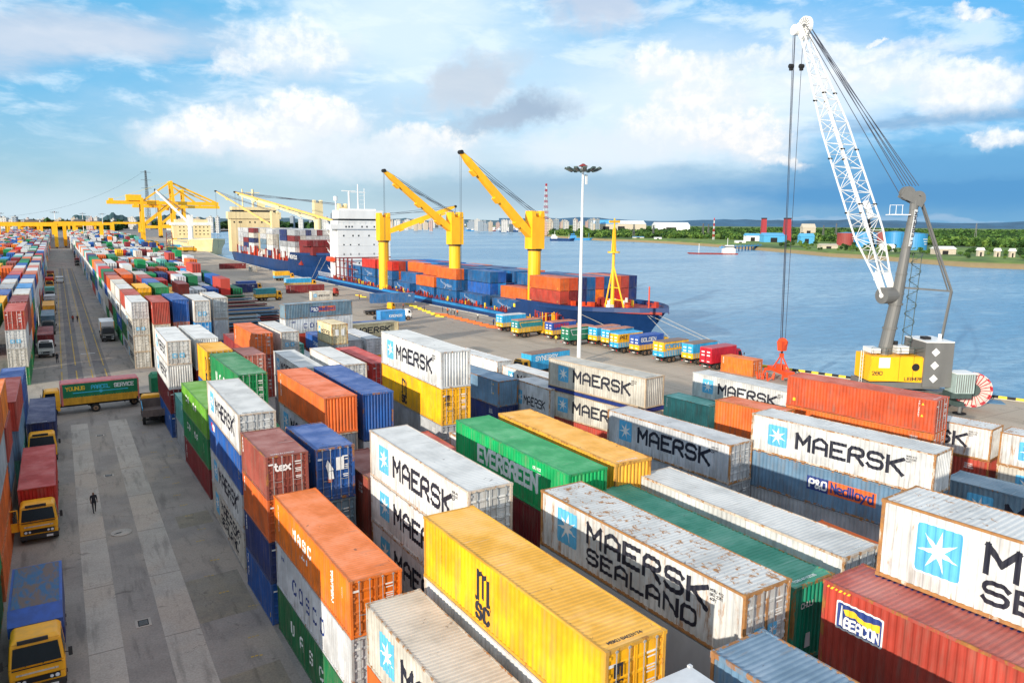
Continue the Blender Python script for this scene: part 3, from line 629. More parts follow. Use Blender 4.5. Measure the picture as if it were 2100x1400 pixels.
for k, (a, b, y0, y1) in enumerate(((5.6, 8.9, 44.5, 50.8), (5.6, 8.7, 33, 38.5), (6.5, 9, 60, 63))): sheet('repaired_ground', [(a, y0), (b, y0+.2), (b, y1), (a, y1-.3)], .008, PATCHM)
LINEM = ground_mat('worn_yellow_line', (.55, .36, .05), (.48, .33, .09), (.30, .26, .18), sc=2.0)
for i, px in enumerate((125, 152, 180, 206)):
    p = at(px, 730)
    ys = [(119, 134), (137, 176), (178, 230), (232, 300), (303, 420)]
    b = MB()
    for (y0, y1) in ys:
        if i in (1,) and y0 == 137: y0 = 139
        b.face([(p.x-.08, y0, .016), (p.x+.08, y0, .016), (p.x+.08, y1, .016), (p.x-.08, y1, .016)], LINEM)
    o = b.build('lane_marking'); o['kind'] = 'structure'
b = MB(); b.face([(2.2, 150.5, .016), (4.4, 150.5, .016), (4.4, 150.8, .016), (2.2, 150.8, .016)], WHT); o = b.build('lane_marking'); o['kind'] = 'structure'
# small yellow slot marks on the shaded paving
rr = random.Random(4)
b = MB()
for i in range(26):
    x = rr.uniform(6.6, 8.6); y = 36+i*2.9+rr.uniform(-.6, .6); 
    if y > 97: break
    for j in range(3):
        u, v = x+j*.22, y+rr.uniform(-.06, .06); b.face([(u, v, .016), (u+.16, v, .016), (u+.17, v+.10, .016), (u+.01, v+.12, .016)], LINEM)
o = b.build('slot_markings'); o['kind'] = 'structure'
def cover(px, py, w, l, lab, round_=False):
    p = at(px, py); b = MB()
    if round_:
        n = 28; b.prism([(w*math.cos(2*math.pi*i/n), l*math.sin(2*math.pi*i/n)) for i in range(n)], .012, .05, STRIPM)
        b.prism([(-.55, -.2), (-.05, -.1), (.1, .12), (-.3, .05)], .05, .054, DARK)
    else:
        b.box(-w-.14, w+.14, -l-.14, l+.14, .012, .03, STRIPM); b.box(-w, w, -l, l, .03, .04, DARK)
        for i in range(5): b.box(-w+.05, w-.05, -l+.08+i*(2*l-.16)/5, -l+.13+i*(2*l-.16)/5, .04, .052, GREYP)
    return tag(b.build('drain_cover', loc=(p.x, p.y, 0)), lab, 'drain cover')
cover(294, 1277, .28, .36, 'square iron drain grate between the two concrete tracks, nearest the camera')
cover(223, 975, .28, .25, 'square iron drain grate between the tracks beyond the walking man'); cover(205, 893, .28, .22, 'square iron drain grate between the tracks, farthest from the camera')
cover(249, 1092, .72, .72, 'round concrete manhole slab with a broken dark notch', True)
# water
m, t = newmat('river_water'); oc = tc(t)
w1 = t.noise(t.vm('MULTIPLY', oc, (.35, 1, 1)), .13, 8, .62, .4); w2 = t.noise(t.vm('MULTIPLY', oc, (.5, 1, 1)), .55, 6, .6, .3); w3 = t.noise(t.vm('MULTIPLY', oc, (.4, 1, 1)), .012, 4, .5)
h = t.math('ADD', t.math('MULTIPLY', w1, 2.2), t.math('MULTIPLY', w2, .6))
wc = t.mix(t.ramp(w3, .40, .58), (.12, .29, .45), (.25, .41, .53)); w4 = t.noise(t.vm('MULTIPLY', oc, (.45, .9, 1)), .42, 5, .65, .5); wc = t.mix(t.ramp(w4, .40, .60, .0, .6), wc, (.10, .22, .34)); wc = t.mix(t.ramp(w1, .52, .72, 0, .45), wc, (.42, .55, .62))
finish(t, wc, .26, 0, bump=h, bstr=1.0, bdist=.5, spec=.5)
sheet('water', [(60, -500), (20000, -500), (20000, 30000), (60, 30000)], -3.0, MATS['river_water'])
# quay face
b = MB()
for (x0, y0), (x1, y1) in zip(QUAY[:-3], QUAY[1:-2]):
    b.face([(x0, y0, 0.0), (x1, y1, 0.0), (x1, y1, -4.5), (x0, y0, -4.5)], CONC)
    b.beam((x0-.25, y0, .09), (x1-.25, y1, .09), .5, .17, CONC)
o = b.build('quay_wall'); o['kind'] = 'structure'
# yellow / black kerb along the water
b = MB(); pts = [Vector((x, y, 0)) for x, y in QUAY[1:7]]; k = 0
for p, q in zip(pts[:-1], pts[1:]):
    L = (q-p).length; n = int(L/1.0); d = (q-p)/n
    for i in range(n):
        a = p+d*i; c = p+d*(i+1); off = Vector((-.5, 0, .33)); b.beam(a+off, c+off, .34, .30, HAZY if k % 2 else DARK); k += 1
tag(b.build('edge_kerb'), 'yellow and black striped kerb along the quay edge', 'kerb')
# bollards
for i, y in enumerate((62, 88, 112, 135)):
    x = None
    for (x0, y0), (x1, y1) in zip(QUAY[:-1], QUAY[1:]):
        if y0 <= y <= y1: x = x0+(x1-x0)*(y-y0)/(y1-y0)-1.3
    b = MB(); b.tube((0, 0, 0), (0, 0, .45), .22, DARK, 10); b.tube((0, 0, .42), (.25, 0, .62), .20, DARK, 10, .26)
    tag(b.build('mooring_bollard', loc=(x, y, 0)), ('black mooring bollard at the quay edge by the harbour crane', 'black mooring bollard at the quay edge behind the red covered truck', 'black mooring bollard beside the bow of the blue ship', 'black mooring bollard on the quay behind the paired covered trucks')[i], 'bollard', 'bollards along the quay')
# ------------------------------------------------------------------ hand placed stacks
YG = 'containers stacked in the yard'
stack(12.92, 15.97, 1.5, 12.19, 11.0, [('yellow', 'msc', 'door', .32, 'large yellow container with black m sc letters, on top in the foreground', 'msc'), ('white', 'hamburg', 'door', .3, 'white container with red letters directly under the large yellow one'), ('grey', None, 'door', .3, 'grey container third down under the large yellow one'), ('brick', None, 'door', .3, 'bottom container under the large yellow one')])
stack(19.29, 16.4, 1.9, 12.19, 10.9, [('white', 'sealand', 'door', .85, 'rust-streaked white container lettered MAERSK SEALAND, between yellow and green roofs', 'star'), ('grey', None, 'door', .4, 'container second down under the rusty MAERSK SEALAND one'), ('blue', None, 'door', .4, 'container third down under the rusty MAERSK SEALAND one'), ('brick', None, 'door', .4, 'bottom container under the rusty MAERSK SEALAND one')])
stack(23.2, 3.79, 1.8, 12.19, 10.84, [('brick', 'beacon', 'front', .45, 'brick-red container with the blue and yellow BEACON sign at lower right'), ('maroon', None, 'front', .3, 'maroon container under the one with the BEACON sign'), ('grey', None, 'front', .3, 'third container down under the BEACON one')])
stack(15.38, 29.33, 1.1, 12.19, 11.19, [('white', 'maersk', 'door', .35, 'white MAERSK container on top of three alike, left of the green EVERGREEN'), ('white', 'maersk', 'door', .4, 'second white MAERSK container in the stack left of the green EVERGREEN'), ('palegrey', 'maersk', 'door', .45, 'third MAERSK container down, in shade behind the yellow one'), ('grey', None, 'door', .4, 'bottom container of the MAERSK stack left of the green EVERGREEN')])
stack(41.55, 47.14, 8.3, 12.19, 10.61, [('offwhite', 'maersk', 'front', .3, 'off-white MAERSK container on a blue flat rack, below the tall lamp mast')], n=4)
stack(41.55, 47.14, 8.3, 12.19, 7.58, [('offwhite', 'maersk', 'front', .35, 'off-white MAERSK container under the blue flat rack'), ('brick', None, 'front', .3, 'brick-red container second down under the blue flat rack'), ('grey', None, 'front', .3, 'grey container at the ground under the blue flat rack')])
stack(9.73, 29.53, 1.3, 12.19, 8.11, [('orange', 'nasc', 'door', .3, 'bright orange container with white letters beside the lane, above the COSCO one'), ('palegrey', 'cosco', 'door', .35, 'pale grey COSCO container between an orange and a green one'), ('darkgreen', 'uasc', 'door', .2, 'green container with white letters at the ground under COSCO')])
stack(42.61, 23.19, 7.9, 12.19, 10.4, [('white', 'maersk', 'front', .5, 'white MAERSK container with rusty corners, on top of the P&O Nedlloyd one'), ('steelblue', 'ponl', 'front', .5, 'blue-grey P&O Nedlloyd container under the rusty-cornered MAERSK'), ('grey', None, 'front', .4, 'third container down under P&O Nedlloyd'), ('brick', None, 'front', .4, 'bottom container under P&O Nedlloyd')])
stack(56.13, 30.89, 9.6, 12.19, 10.4, [('rust', 'vright', 'door', .3, 'long rust-red container in front of the harbour crane'), ('deeporange', None, 'door', .5, 'orange container under the long rust-red one'), ('grey', None, 'door', .3, 'third container down under the long rust-red one'), ('blue', None, 'door', .3, 'bottom container under the long rust-red one')])
stack(9.29, 49.97, -.2, 12.19, 10.92, [('white', 'maersk', 'door', .3, 'white MAERSK container on top beside the lane, behind the brown tex one', 'star'), ('blue', 'bluelogo', 'door', .2, 'blue container with red and white logo beside the lane'), ('white', 'maersk', 'door', .35, 'white MAERSK container under the blue one with the logo'), ('offwhite', 'sealand', 'door', .4, 'off-white MAERSK SEALAND container at the ground beside the lane')])
stack(10.02, 15.3, 1.5, 12.19, 8.09, [('offwhite', 'maersk', 'door', .45, 'off-white ribbed MAERSK container at the bottom centre, half out of frame'), ('deeporange', 'vmark', 'door', .3, 'orange container under the ribbed off-white one at the bottom edge'), ('grey', None, 'door', .3, 'third container under the ribbed off-white one')])
stack(13.33, 2.79, 1.7, 12.19, 10.4, [('palegrey', None, 'door', .5, 'pale grey roof with lettered end at the bottom edge, below the yellow one'), ('grey', None, 'door', .4, 'container under the pale grey roof at the bottom edge')])
stack(16.73, 2.98, 1.6, 12.19, 10.44, [('steelblue', None, 'door', .5, 'steel blue container roof at the bottom edge left of BEACON'), ('grey', None, 'door', .4, 'container under the steel blue roof at the bottom edge')])
stack(22.9, 17.2, 1.6, 12.19, 9.9, [('seagreen', None, 'front', .5, 'sea-green roofed container between MAERSK SEALAND and a long white one', 'chip'), ('darkgreen', None, 'front', .4, 'dark green container under the sea-green one'), ('brick', None, 'front', .4, 'third container down under the sea-green one')])
stack(26.35, 17.54, 2.5, 12.19, 10.16, [('white', None, 'door', .4, 'long white container between the sea-green roof and P&O Nedlloyd'), ('grey', None, 'door', .3, 'container under the long white one beside the sea-green roof'), ('blue', None, 'door', .3, 'third container down beside the sea-green roof')])
stack(25.7, 3.08, 4.5, 12.19, 13.76, [('white', 'sealandw', 'door', .7, 'rusty white container with white-bordered star emblem at the right edge'), ('navy', None, 'door', .3, 'dark container under the rusty white star one at the right edge'), ('grey', None, 'door', .3, 'third container down at the right edge'), ('grey', None, 'door', .3, 'fourth container down at the right edge'), ('grey', None, 'door', .3, 'bottom container at the right edge')], n=4.72)
stack(38.45, 34.76, 5.1, 12.19, 8.53, [('palegrey', 'maersk', 'door', .55, 'pale grey MAERSK container in the middle, right of the amber roof'), ('grey', None, 'door', .3, 'container under the pale grey MAERSK right of the amber roof'), ('navy', None, 'door', .3, 'bottom container under the pale grey MAERSK')])
stack(20.93, 29.18, .6, 12.19, 11.1, [('brightgreen', 'evergreen', 'front', .25, 'bright green container lettered EVERGREEN'), ('maroon', None, 'front', .3, 'maroon container under the EVERGREEN one'), ('grey', None, 'front', .3, 'third container down under EVERGREEN'), ('blue', None, 'front', .3, 'bottom container under EVERGREEN')])
stack(24.02, 29.34, 0, 12.19, 11.1, [('amber', None, 'front', .45, 'amber-yellow container behind the EVERGREEN one'), ('grey', None, 'front', .3, 'container under the amber-yellow one'), ('brick', None, 'front', .3, 'third container under the amber-yellow one')])
stack(9.22, 42.21, 1.4, 6.06, 10.21, [('brown', 'vmark', 'door', .45, 'short brown container lettered tex on its door', 'tex'), ('deeporange', 'vmark', 'door', .25, 'short orange container under the brown tex one'), ('navy', 'vmark', 'door', .2, 'short dark blue container third down under tex'), ('blue', 'mark', 'door', .2, 'short blue container at the ground under tex')])
stack(12.26, 42.89, 1.9, 6.06, 10.0, [('blue', None, 'door', .45, 'short blue container with white star and flag blocks on its door', 'texas'), ('bluegrey', None, 'door', .3, 'blue-grey container under the short blue one with the star'), ('grey', None, 'door', .3, 'third container under the short blue one with the star')])
stack(15.3, 42.3, 1.9, 6.06, 7.9, [('brown', None, 'front', .4, 'brown container in the gap right of the short blue star one'), ('maroon', None, 'door', .3, 'maroon container in the gap right of the short blue star one')])
stack(9.6, 65.3, 1.3, 12.19, 7.9, [('lime', 'lime', 'front', .25, 'lime green container with white letters beside the lane'), ('green', 'lime', 'front', .3, 'green container with white letters under the lime one'), ('maroon', 'vmark', 'front', .2, 'maroon container at the ground under the lime one')])
stack(12.34, 65.39, 1.3, 12.19, 10.5, [('green', 'uasc', 'door', .35, 'long green container with white U on its side, behind the lime one'), ('darkgreen', None, 'door', .3, 'dark green container under the long green one'), ('grey', None, 'door', .3, 'third container under the long green one')])
stack(11.94, 78.3, .3, 6.06, 10.6, [('yellow', 'msc', 'door', .3, 'short yellow container behind the long green one'), ('blue', None, 'door', .3, 'container under the short yellow one'), ('grey', None, 'door', .3, 'third container under the short yellow one')])
stack(9.6, 79.3, .3, 6.06, 5.3, [('teal', None, 'front', .3, 'teal container low beside the lane'), ('grey', None, 'front', .3, 'container under the teal one beside the lane')])
stack(9.23, 86.84, -.4, 12.19, 10.62, [('white', 'maersk', 'door', .25, 'white MAERSK container on top of a four-high stack at the crossing', 'star'), ('white', 'maersk', 'front', .25, 'white MAERSK container with striped end, second down at the crossing'), ('maroon', None, 'door', .2, 'maroon container third down at the crossing'), ('blue', None, 'door', .2, 'blue container at the ground at the crossing')])
stack(12.13, 87.36, .2, 12.19, 10.63, [('white', None, 'front', .3, 'white container with striped end, right of the MAERSK one at the crossing'), ('maroon', None, 'door', .2, 'maroon container under the white striped-end one'), ('grey', None, 'door', .2, 'third container under the white striped-end one')])
stack(9.28, 131.28, .2, 12.19, 10.64, [('white', None, 'door', .25, 'white container on top of the four-high white stack beyond the crossing'), ('offwhite', 'maersk', 'door', .3, 'second container of the four-high white stack beyond the crossing', 'star'), ('offwhite', 'maersk', 'door', .3, 'third container of the four-high white stack beyond the crossing'), ('offwhite', 'maersk', 'door', .3, 'bottom container of the four-high white stack beyond the crossing')])
stack(12.1, 129.2, -.2, 12.19, 10.7, [('brick', None, 'front', .3, 'brick-red container on top right of the four-high white stack'), ('offwhite', None, 'door', .3, 'off-white container under the brick-red one', 'star'), ('grey', None, 'door', .3, 'third container under the brick-red one')])
stack(15.1, 130.27, .8, 12.19, 10.84, [('blue', None, 'front', .3, 'blue container with yellow disc, right of the brick-red one'), ('pink', None, 'door', .3, 'pinkish container under the blue one with the disc', 'white2'), ('grey', None, 'door', .3, 'third container under the blue one with the disc')])
stack(18.1, 128.61, .1, 12.19, 10.72, [('white', None, 'door', .3, 'white container right of the blue one with the disc', 'star'), ('azure', None, 'door', .25, 'bright blue container under a white one', None), ('grey', None, 'door', .3, 'third container under the bright blue one')])
stack(21.4, 131.81, .4, 12.19, 10.7, [('white', None, 'door', .35, 'white container at the right end of the row of five'), ('palegrey', None, 'front', .35, 'striped-end container under the last white one of the row of five'), ('blue', None, 'door', .2, 'blue and white container at the foot of the row of five', 'white2')])
stack(21.39, 101.31, 1.2, 12.19, 8.69, [('deeporange', 'vmark', 'door', .35, 'orange container with rusty doors in front of the steel blue flats'), ('brick', None, 'door', .3, 'brick-red container under the orange one with rusty doors'), ('brick', None, 'door', .3, 'bottom container under the orange one with rusty doors')])
stack(24.89, 101.38, 1.2, 12.19, 8.69, [('white', None, 'door', .35, 'white container right of the orange one with rusty doors', 'star'), ('grey', None, 'door', .3, 'container under the white one beside the rusty doors'), ('grey', None, 'door', .3, 'bottom container under the white one beside the rusty doors')])
stack(17.47, 88.56, 1.6, 6.06, 8.11, [('pink', None, 'door', .3, 'short pink-topped container behind the long green one'), ('maroon', None, 'door', .3, 'maroon container under the short pink-topped one'), ('maroon', None, 'door', .3, 'bottom container under the short pink-topped one')])
stack(20.7, 76.6, -.6, 12.19, 8.39, [('white', 'maersk', 'door', .3, 'white MAERSK container behind the long orange one'), ('grey', None, 'door', .3, 'container under the white MAERSK behind the orange one'), ('grey', None, 'door', .3, 'bottom container under the white MAERSK behind the orange one')])
stack(24.3, 73.6, .2, 12.19, 8.9, [('white', None, 'door', .4, 'long white-roofed container left of the dark red roof'), ('grey', None, 'door', .3, 'container under the long white roof'), ('grey', None, 'door', .3, 'bottom container under the long white roof')])
stack(28.4, 76.5, .5, 12.19, 8.19, [('red', None, 'door', .25, 'dark red roofed container left of the tall white MAERSK'), ('maroon', None, 'door', .3, 'maroon container under the dark red roof'), ('maroon', None, 'door', .3, 'bottom container under the dark red roof')])
stack(15.53, 51.65, 1.4, 12.19, 10.95, [('deeporange', 'vmark', 'front', .3, 'long orange container with ribbed rusty end, centre left'), ('palegrey', 'maersk', 'front', .4, 'grey MAERSK container under the long orange one'), ('grey', None, 'front', .3, 'third container under the long orange one'), ('grey', None, 'front', .3, 'bottom container under the long orange one')])
stack(18.5, 52.02, .2, 12.19, 10.86, [('blue', None, 'front', .4, 'long blue container with ribbed end beside the orange one'), ('palegrey', None, 'front', .4, 'container under the long blue one'), ('grey', None, 'front', .3, 'third container under the long blue one')])
stack(23.61, 49.27, -.3, 12.19, 14.0, [('white', 'maersk', 'front', .35, 'tall white MAERSK container with striped end on top of the yellow one'), ('yellow', 'msc', 'door', .35, 'yellow container with black m sc letters under the tall white MAERSK', 'msc'), ('grey', None, 'door', .3, 'third container under the tall white MAERSK'), ('grey', None, 'door', .3, 'fourth container under the tall white MAERSK'), ('grey', None, 'door', .3, 'bottom container under the tall white MAERSK')])
stack(20.0, 43.26, -.6, 6.06, 8.2, [('brick', None, 'door', .4, 'brick-red low container between the orange and the top MAERSK'), ('maroon', None, 'door', .3, 'maroon container under the low brick-red one')])
stack(23.7, 42.2, -.3, 6.06, 8.2, [('white', None, 'door', .55, 'stained white-roofed container behind EVERGREEN'), ('grey', None, 'door', .3, 'grey container under the stained white roof')])
stack(36.47, 63.1, 3.5, 12.19, 7.9, [('steelblue', 'vright', 'front', .5, 'steel blue container with rusty corner post behind the tall MAERSK'), ('navy', None, 'front', .3, 'navy container under the steel blue one with the rusty post'), ('grey', None, 'front', .3, 'bottom container under the steel blue one with the rusty post')])
stack(39.3, 58.2, 2.5, 6.06, 7.75, [('palegrey', 'maersk', 'front', .5, 'short grey MAERSK container beside the steel blue one'), ('grey', None, 'front', .3, 'container under the short grey MAERSK')])
stack(40.8, 70.5, 3.5, 12.19, 5.6, [('amber', None, 'front', .4, 'amber-yellow roof behind the steel blue container'), ('grey', None, 'front', .3, 'container under the amber roof')])
stack(48.91, 84.88, 3.5, 12.19, 5.25, [('white', 'one', 'door', .5, 'white container at the apron edge, farther of two in line'), ('grey', None, 'door', .3, 'container under the farther white one at the apron')])
stack(49.6, 71.4, 3.5, 12.19, 5.0, [('white', 'maersk', 'door', .5, 'white container at the apron edge, nearer of two in line'), ('amber', None, 'door', .3, 'container under the nearer white one at the apron')])
stack(58.48, 45.67, 4.5, 12.19, 7.78, [('white', 'maersk', 'front', .25, 'bright white MAERSK container left of the long rust-red one'), ('grey', None, 'front', .3, 'container under the bright white MAERSK'), ('blue', None, 'front', .3, 'bottom container under the bright white MAERSK')])
stack(55.6, 53.4, 6, 6.06, 5.2, [('teal', 'vmark', 'front', .4, 'teal green container in front of the bright white MAERSK'), ('grey', None, 'front', .3, 'container under the teal green one')])
stack(48.6, 39.2, 8, 6.06, 8.5, [('deeporange', None, 'front', .65, 'orange-red blistered container behind the rusty-cornered MAERSK'), ('grey', None, 'front', .3, 'container under the orange-red blistered one'), ('grey', None, 'front', .3, 'bottom container under the orange-red blistered one')])
stack(32.66, 104.07, 2.5, 6.06, 8.9, [('cream', 'maersk', 'door', .5, 'short dirty cream MAERSK container with white door labels', 'white2'), ('grey', None, 'door', .3, 'container under the short dirty cream MAERSK'), ('red', None, 'door', .3, 'bottom container under the short dirty cream MAERSK')])
stack(61.4, 29.3, 9, 12.19, 7.8, [('white', 'maersk', 'front', .8, 'white container with black K and rusty post, right of the rust-red one'), ('brick', None, 'front', .5, 'brick-red container under the white one with the K'), ('grey', None, 'front', .3, 'bottom container under the white one with the K')])
stack(63.4, 16.75, 9, 12.19, 7.8, [('white', 'maersk', 'front', .8, 'white container with rust streaks at the right edge above the grey MAERSK'), ('offwhite', 'maersk', 'front', .5, 'off-white container under the rust-streaked white one at the right edge'), ('brick', None, 'front', .3, 'bottom container under the rust-streaked one at the right edge')])
p = at(1937, 979, 8.0); a_ = rad(8); stack(p.x+12.19*math.sin(a_), p.y-12.19*math.cos(a_), 8, 12.19, 8.0, [('bluegrey', 'maersk', 'front', .4, 'blue-grey MAERSK container at the right edge behind the star emblem one'), ('grey', None, 'front', .3, 'container under the blue-grey MAERSK at the right edge'), ('grey', None, 'front', .3, 'bottom container under the blue-grey MAERSK at the right edge')])
for yy_, sp_ in ((84.0, [('brick', None, 'front', .3, 'pinkish-roofed container three high beside the yellow lorries'), ('steelblue', None, 'front', .3, 'steel blue container under the pinkish-roofed one by the lorries'), ('teal', None, 'front', .3, 'teal container at the ground under the pinkish-roofed one')]),): stack(-6.45, yy_-8, 0, 12.19, 7.9, sp_)
stack(-6.9, 97.5, 0, 12.19, 5.3, [('blue', 'mark', 'front', .3, 'blue container with white and yellow marks left of the crossing lorry'), ('blue', None, 'front', .3, 'blue container at the ground left of the crossing lorry')])
# blue flat rack between the two off-white MAERSK boxes
def flatrack(loc, a, L, c, lab, ends=False, grp=None):
    b = MB(); b.box(-CW/2, CW/2, -L/2, L/2, .02, .30, c)
    for i in range(int(L/.6)): b.box(-CW/2-.01, -CW/2+.02, -L/2+.3+i*.6, -L/2+.36+i*.6, .04, .28, c)
    b.box(-CW/2+.1, CW/2-.1, -L/2+.2, L/2-.2, .30, .33, TIMBER)
    for sy in (-1, 1):
        for sx in (-1, 1): b.box(sx*(CW/2-.18), sx*(CW/2+.005), sy*(L/2-.18), sy*(L/2+.005), 0, .36, c)
    return tag(b.build('flat_rack', loc=loc, rz=a), lab, 'flat rack', grp)
NAVYP = plain('navy_paint', (.012, .03, .17), .5); STEELB = plain('steel_blue_paint', (.09, .20, .32), .6, var=.3)
a5 = rad(8.3); flatrack((41.55+CW/2*math.cos(a5)-12.19/2*math.sin(a5), 47.14+CW/2*math.sin(a5)+12.19/2*math.cos(a5), 7.59), a5, 12.19, NAVYP, 'navy blue flat rack between two off-white MAERSK containers')
ORD = ['first', 'second', 'third', 'fourth', 'fifth', 'sixth', 'seventh', 'eighth', 'ninth', 'tenth', 'eleventh', 'twelfth', 'thirteenth', 'fourteenth', 'fifteenth', 'sixteenth', 'seventeenth', 'eighteenth', 'nineteenth', 'twentieth']
def nth(i): return ORD[i] if i < 20 else str(i+1)+'th'
# ------------------------------------------------------------------ crosswise stacks and flat racks by the apron
def cross_stack(xl, y, a, L, ztop, specs, n=None):
    """long side faces the camera: left end at (xl, y); built like any stack then turned"""
    n = n or len(specs); h = ztop/n; ang = rad(90+a)
    for i, (co, de, ru, la) in enumerate(specs):
        c = PAL[co]; c_ = container(0, 0, 0, 0, L, h-.015, co, de, 'front', ru, la, YG, True)
        ca, sa = math.cos(rad(a)), math.sin(rad(a)); ox, oy = L/2, CW/2
        c_.location = (xl+ox*ca-oy*sa, y+ox*sa+oy*ca, ztop-h*(i+1)); c_.rotation_euler = (0, 0, ang)
cross_stack(31.2, 123.8, 9, 12.19, 9.9, [('bluegrey', 'ponl', .5, 'grey-green P&O Nedlloyd container with its long side to the camera'), ('palegrey', 'cosco', .35, 'pale grey COSCO container under the crosswise P&O Nedlloyd'), ('brick', None, .35, 'brick-red container under the crosswise COSCO'), ('grey', None, .3, 'bottom container under the crosswise P&O Nedlloyd')])
cross_stack(41.5, 128.5, 7, 12.19, 5.1, [('cream', 'maersk', .5, 'cream crosswise MAERSK container half hidden behind a short dirty one'), ('grey', None, .3, 'container under the cream crosswise MAERSK')])
p = at(866/1, 0+520, 0) if False else None
rr = random.Random(5)
for k, (px, py, n, cc) in enumerate(((502, 604, 5, 'green'), (513, 610, 4, 'steel blue'), (526, 615, 4, 'maroon'), (547, 621, 5, 'maroon'), (560, 628, 5, 'blue'), (573, 634, 5, 'steel blue'), (531, 645, 5, 'pale blue'), (535, 655, 4, 'steel blue'))):
    zt_ = n*.62+.6; q = at(px, py, zt_); m_ = {'green': plain('flat_green_paint', (.02, .2, .08), .6), 'steel blue': STEELB, 'maroon': MAROON, 'blue': plain('flat_blue_paint', (.03, .16, .42), .6), 'pale blue': plain('flat_pale_blue_paint', (.28, .42, .52), .6)}[cc]
    for i in range(n):
        flatrack((q.x-6.1+rr.uniform(-.3, .3), q.y, zt_-.36-(n-1-i)*.62), rad(93+rr.uniform(-.4, .4)), 12.19, m_ if i > n-3 else rr.choice((STEELB, MAROON, NAVYP)), '%s flat rack %s up in the %s pile of flats from the camera' % (cc, nth(i), nth(7-k)), True, 'flat racks piled by the apron')
def cont_at(px, py, z, a, L, co, de, end, ru, la, cross=False, hs=2.59, grp='containers set down on the apron'):
    p = at(px, py, z)
    if cross:
        c = container(0, 0, 0, 0, L, hs, co, de, 'front', ru, la, grp, True); ca, sa = math.cos(rad(a)), math.sin(rad(a)); c.location = (p.x+L/2*ca-CW/2*sa, p.y+L/2*sa+CW/2*ca, z); c.rotation_euler = (0, 0, rad(90+a)); return c
    return container(p.x, p.y, z, rad(a), L, hs, co, de, end, ru, la, grp, True)
cont_at(591, 602, 0, 2, 12.19, 'maroon', 'mark', 'front', .3, 'maroon container lying on the apron behind the blue covered truck', True)
cont_at(452, 552, 0, 3, 12.19, 'maroon', None, 'front', .3, 'small maroon container alone far up the apron', True)
cont_at(516, 557, 0, 0, 6.06, 'offwhite', 'maersk', 'door', .3, 'off-white container by the hull of the blue and red ship')
cont_at(446, 602, 1.2, 2, 12.19, 'navy', None, 'front', .2, 'navy container set crosswise on a trailer left of the apron', True)
cont_at(410, 597, 0, -2, 6.06, 'steelblue', None, 'front', .3, 'steel blue container standing left of the navy crosswise one', hs=5.2/2)
cont_at(760, 622, 1.2, -14, 12.19, 'shipblue', None, 'front', .2, 'deep blue container being landed beside the blue ship', True, 2.59)
cont_at(781, 662, 1.15, 3, 6.06, 'azure', 'one', 'front', .2, 'light blue container on a small quay tractor', True)
cont_at(640, 617, 1.1, 2, 6.06, 'offwhite', 'maersk', 'front', .3, 'off-white MAERSK container on a trailer behind the P&O Nedlloyd', True)
cont_at(700, 690, 0, 2, 12.19, 'blue', None, 'front', .3, 'blue flat-lying container behind the cream MAERSK', True)
cont_at(1474, 759, 0, 9, 6.06, 'orange', 'vmark', 'door', .25, 'orange container with open doors on the quay by the red truck')
cont_at(1543-67, 0+759, 0, 9, 6.06, 'orange', None, 'door', .25, 'x') if False else None
p = at(1543, 773)
for c in [c for c in COL.objects if c.get('label', '').startswith('orange container with open doors')]:
    a = rad(6); c.rotation_euler = (0, 0, a); c.location = (p.x+CW/2*math.cos(a)-3.03*math.sin(a), p.y+CW/2*math.sin(a)+3.03*math.cos(a), 0)
# ------------------------------------------------------------------ procedural yard fill
FOOT = []
def foot(o):
    L = 12.19 if any(('corrugated_walls' in c.name and c.data.vertices and max(v.co.y for v in c.data.vertices) > 4) for c in o.children) else 6.06
    return (o.location.x, o.location.y, o.rotation_euler.z, L)
for o in list(COL.objects):
    if o.name.startswith('shipping_container') and o.parent is None: FOOT.append(foot(o))
    elif o.name.startswith('flat_rack'): FOOT.append((o.location.x, o.location.y, o.rotation_euler.z, 12.6))
def overlaps(x, y, L):     # axis aligned candidate, centre x,y
    for fx, fy, fa, fl in FOOT:
        if abs(fx-x) > 9 or abs(fy-y) > 14: continue
        c, s = abs(math.cos(fa)), abs(math.sin(fa)); hw = (CW*c+fl*s)/2; hl = (fl*c+CW*s)/2
        if abs(fx-x) < hw+CW/2+.12 and abs(fy-y) < hl+L/2+.15: return True
    return False
POOL = ['white']*7+['offwhite']*3+['palegrey']*3+['brick']*3+['deeporange']*3+['orange']*2+['maroon']*2+['blue']*3+['navy']*2+['azure']*2+['green']*3+['darkgreen']*2+['yellow', 'grey', 'grey', 'teal', 'red', 'red', 'pink', 'brown']
LIV = {'white': ['maersk', 'maersk', None, 'vmark'], 'offwhite': ['maersk', None], 'palegrey': ['maersk', None], 'green': ['uasc', None], 'darkgreen': [None], 'blue': ['mark', 'vmark', 'one'], 'deeporange': ['vmark', None], 'orange': ['vmark'], 'brick': ['mark', None], 'yellow': ['msc']}
ROWS = []      # every candidate: (distance, args)
rr = random.Random(21)
def add_block(x0, n, y, hts, L, side, row, gap=.18, rmin=0):
    for k in range(n):
        x = x0+k*(CW+.61)*(1 if side == 'right' else -1); h = hts(k)
        if h <= 0 or overlaps(x+CW/2, y+L/2, L): continue
        ROWS.append((x, y, L, h, side, k, row))
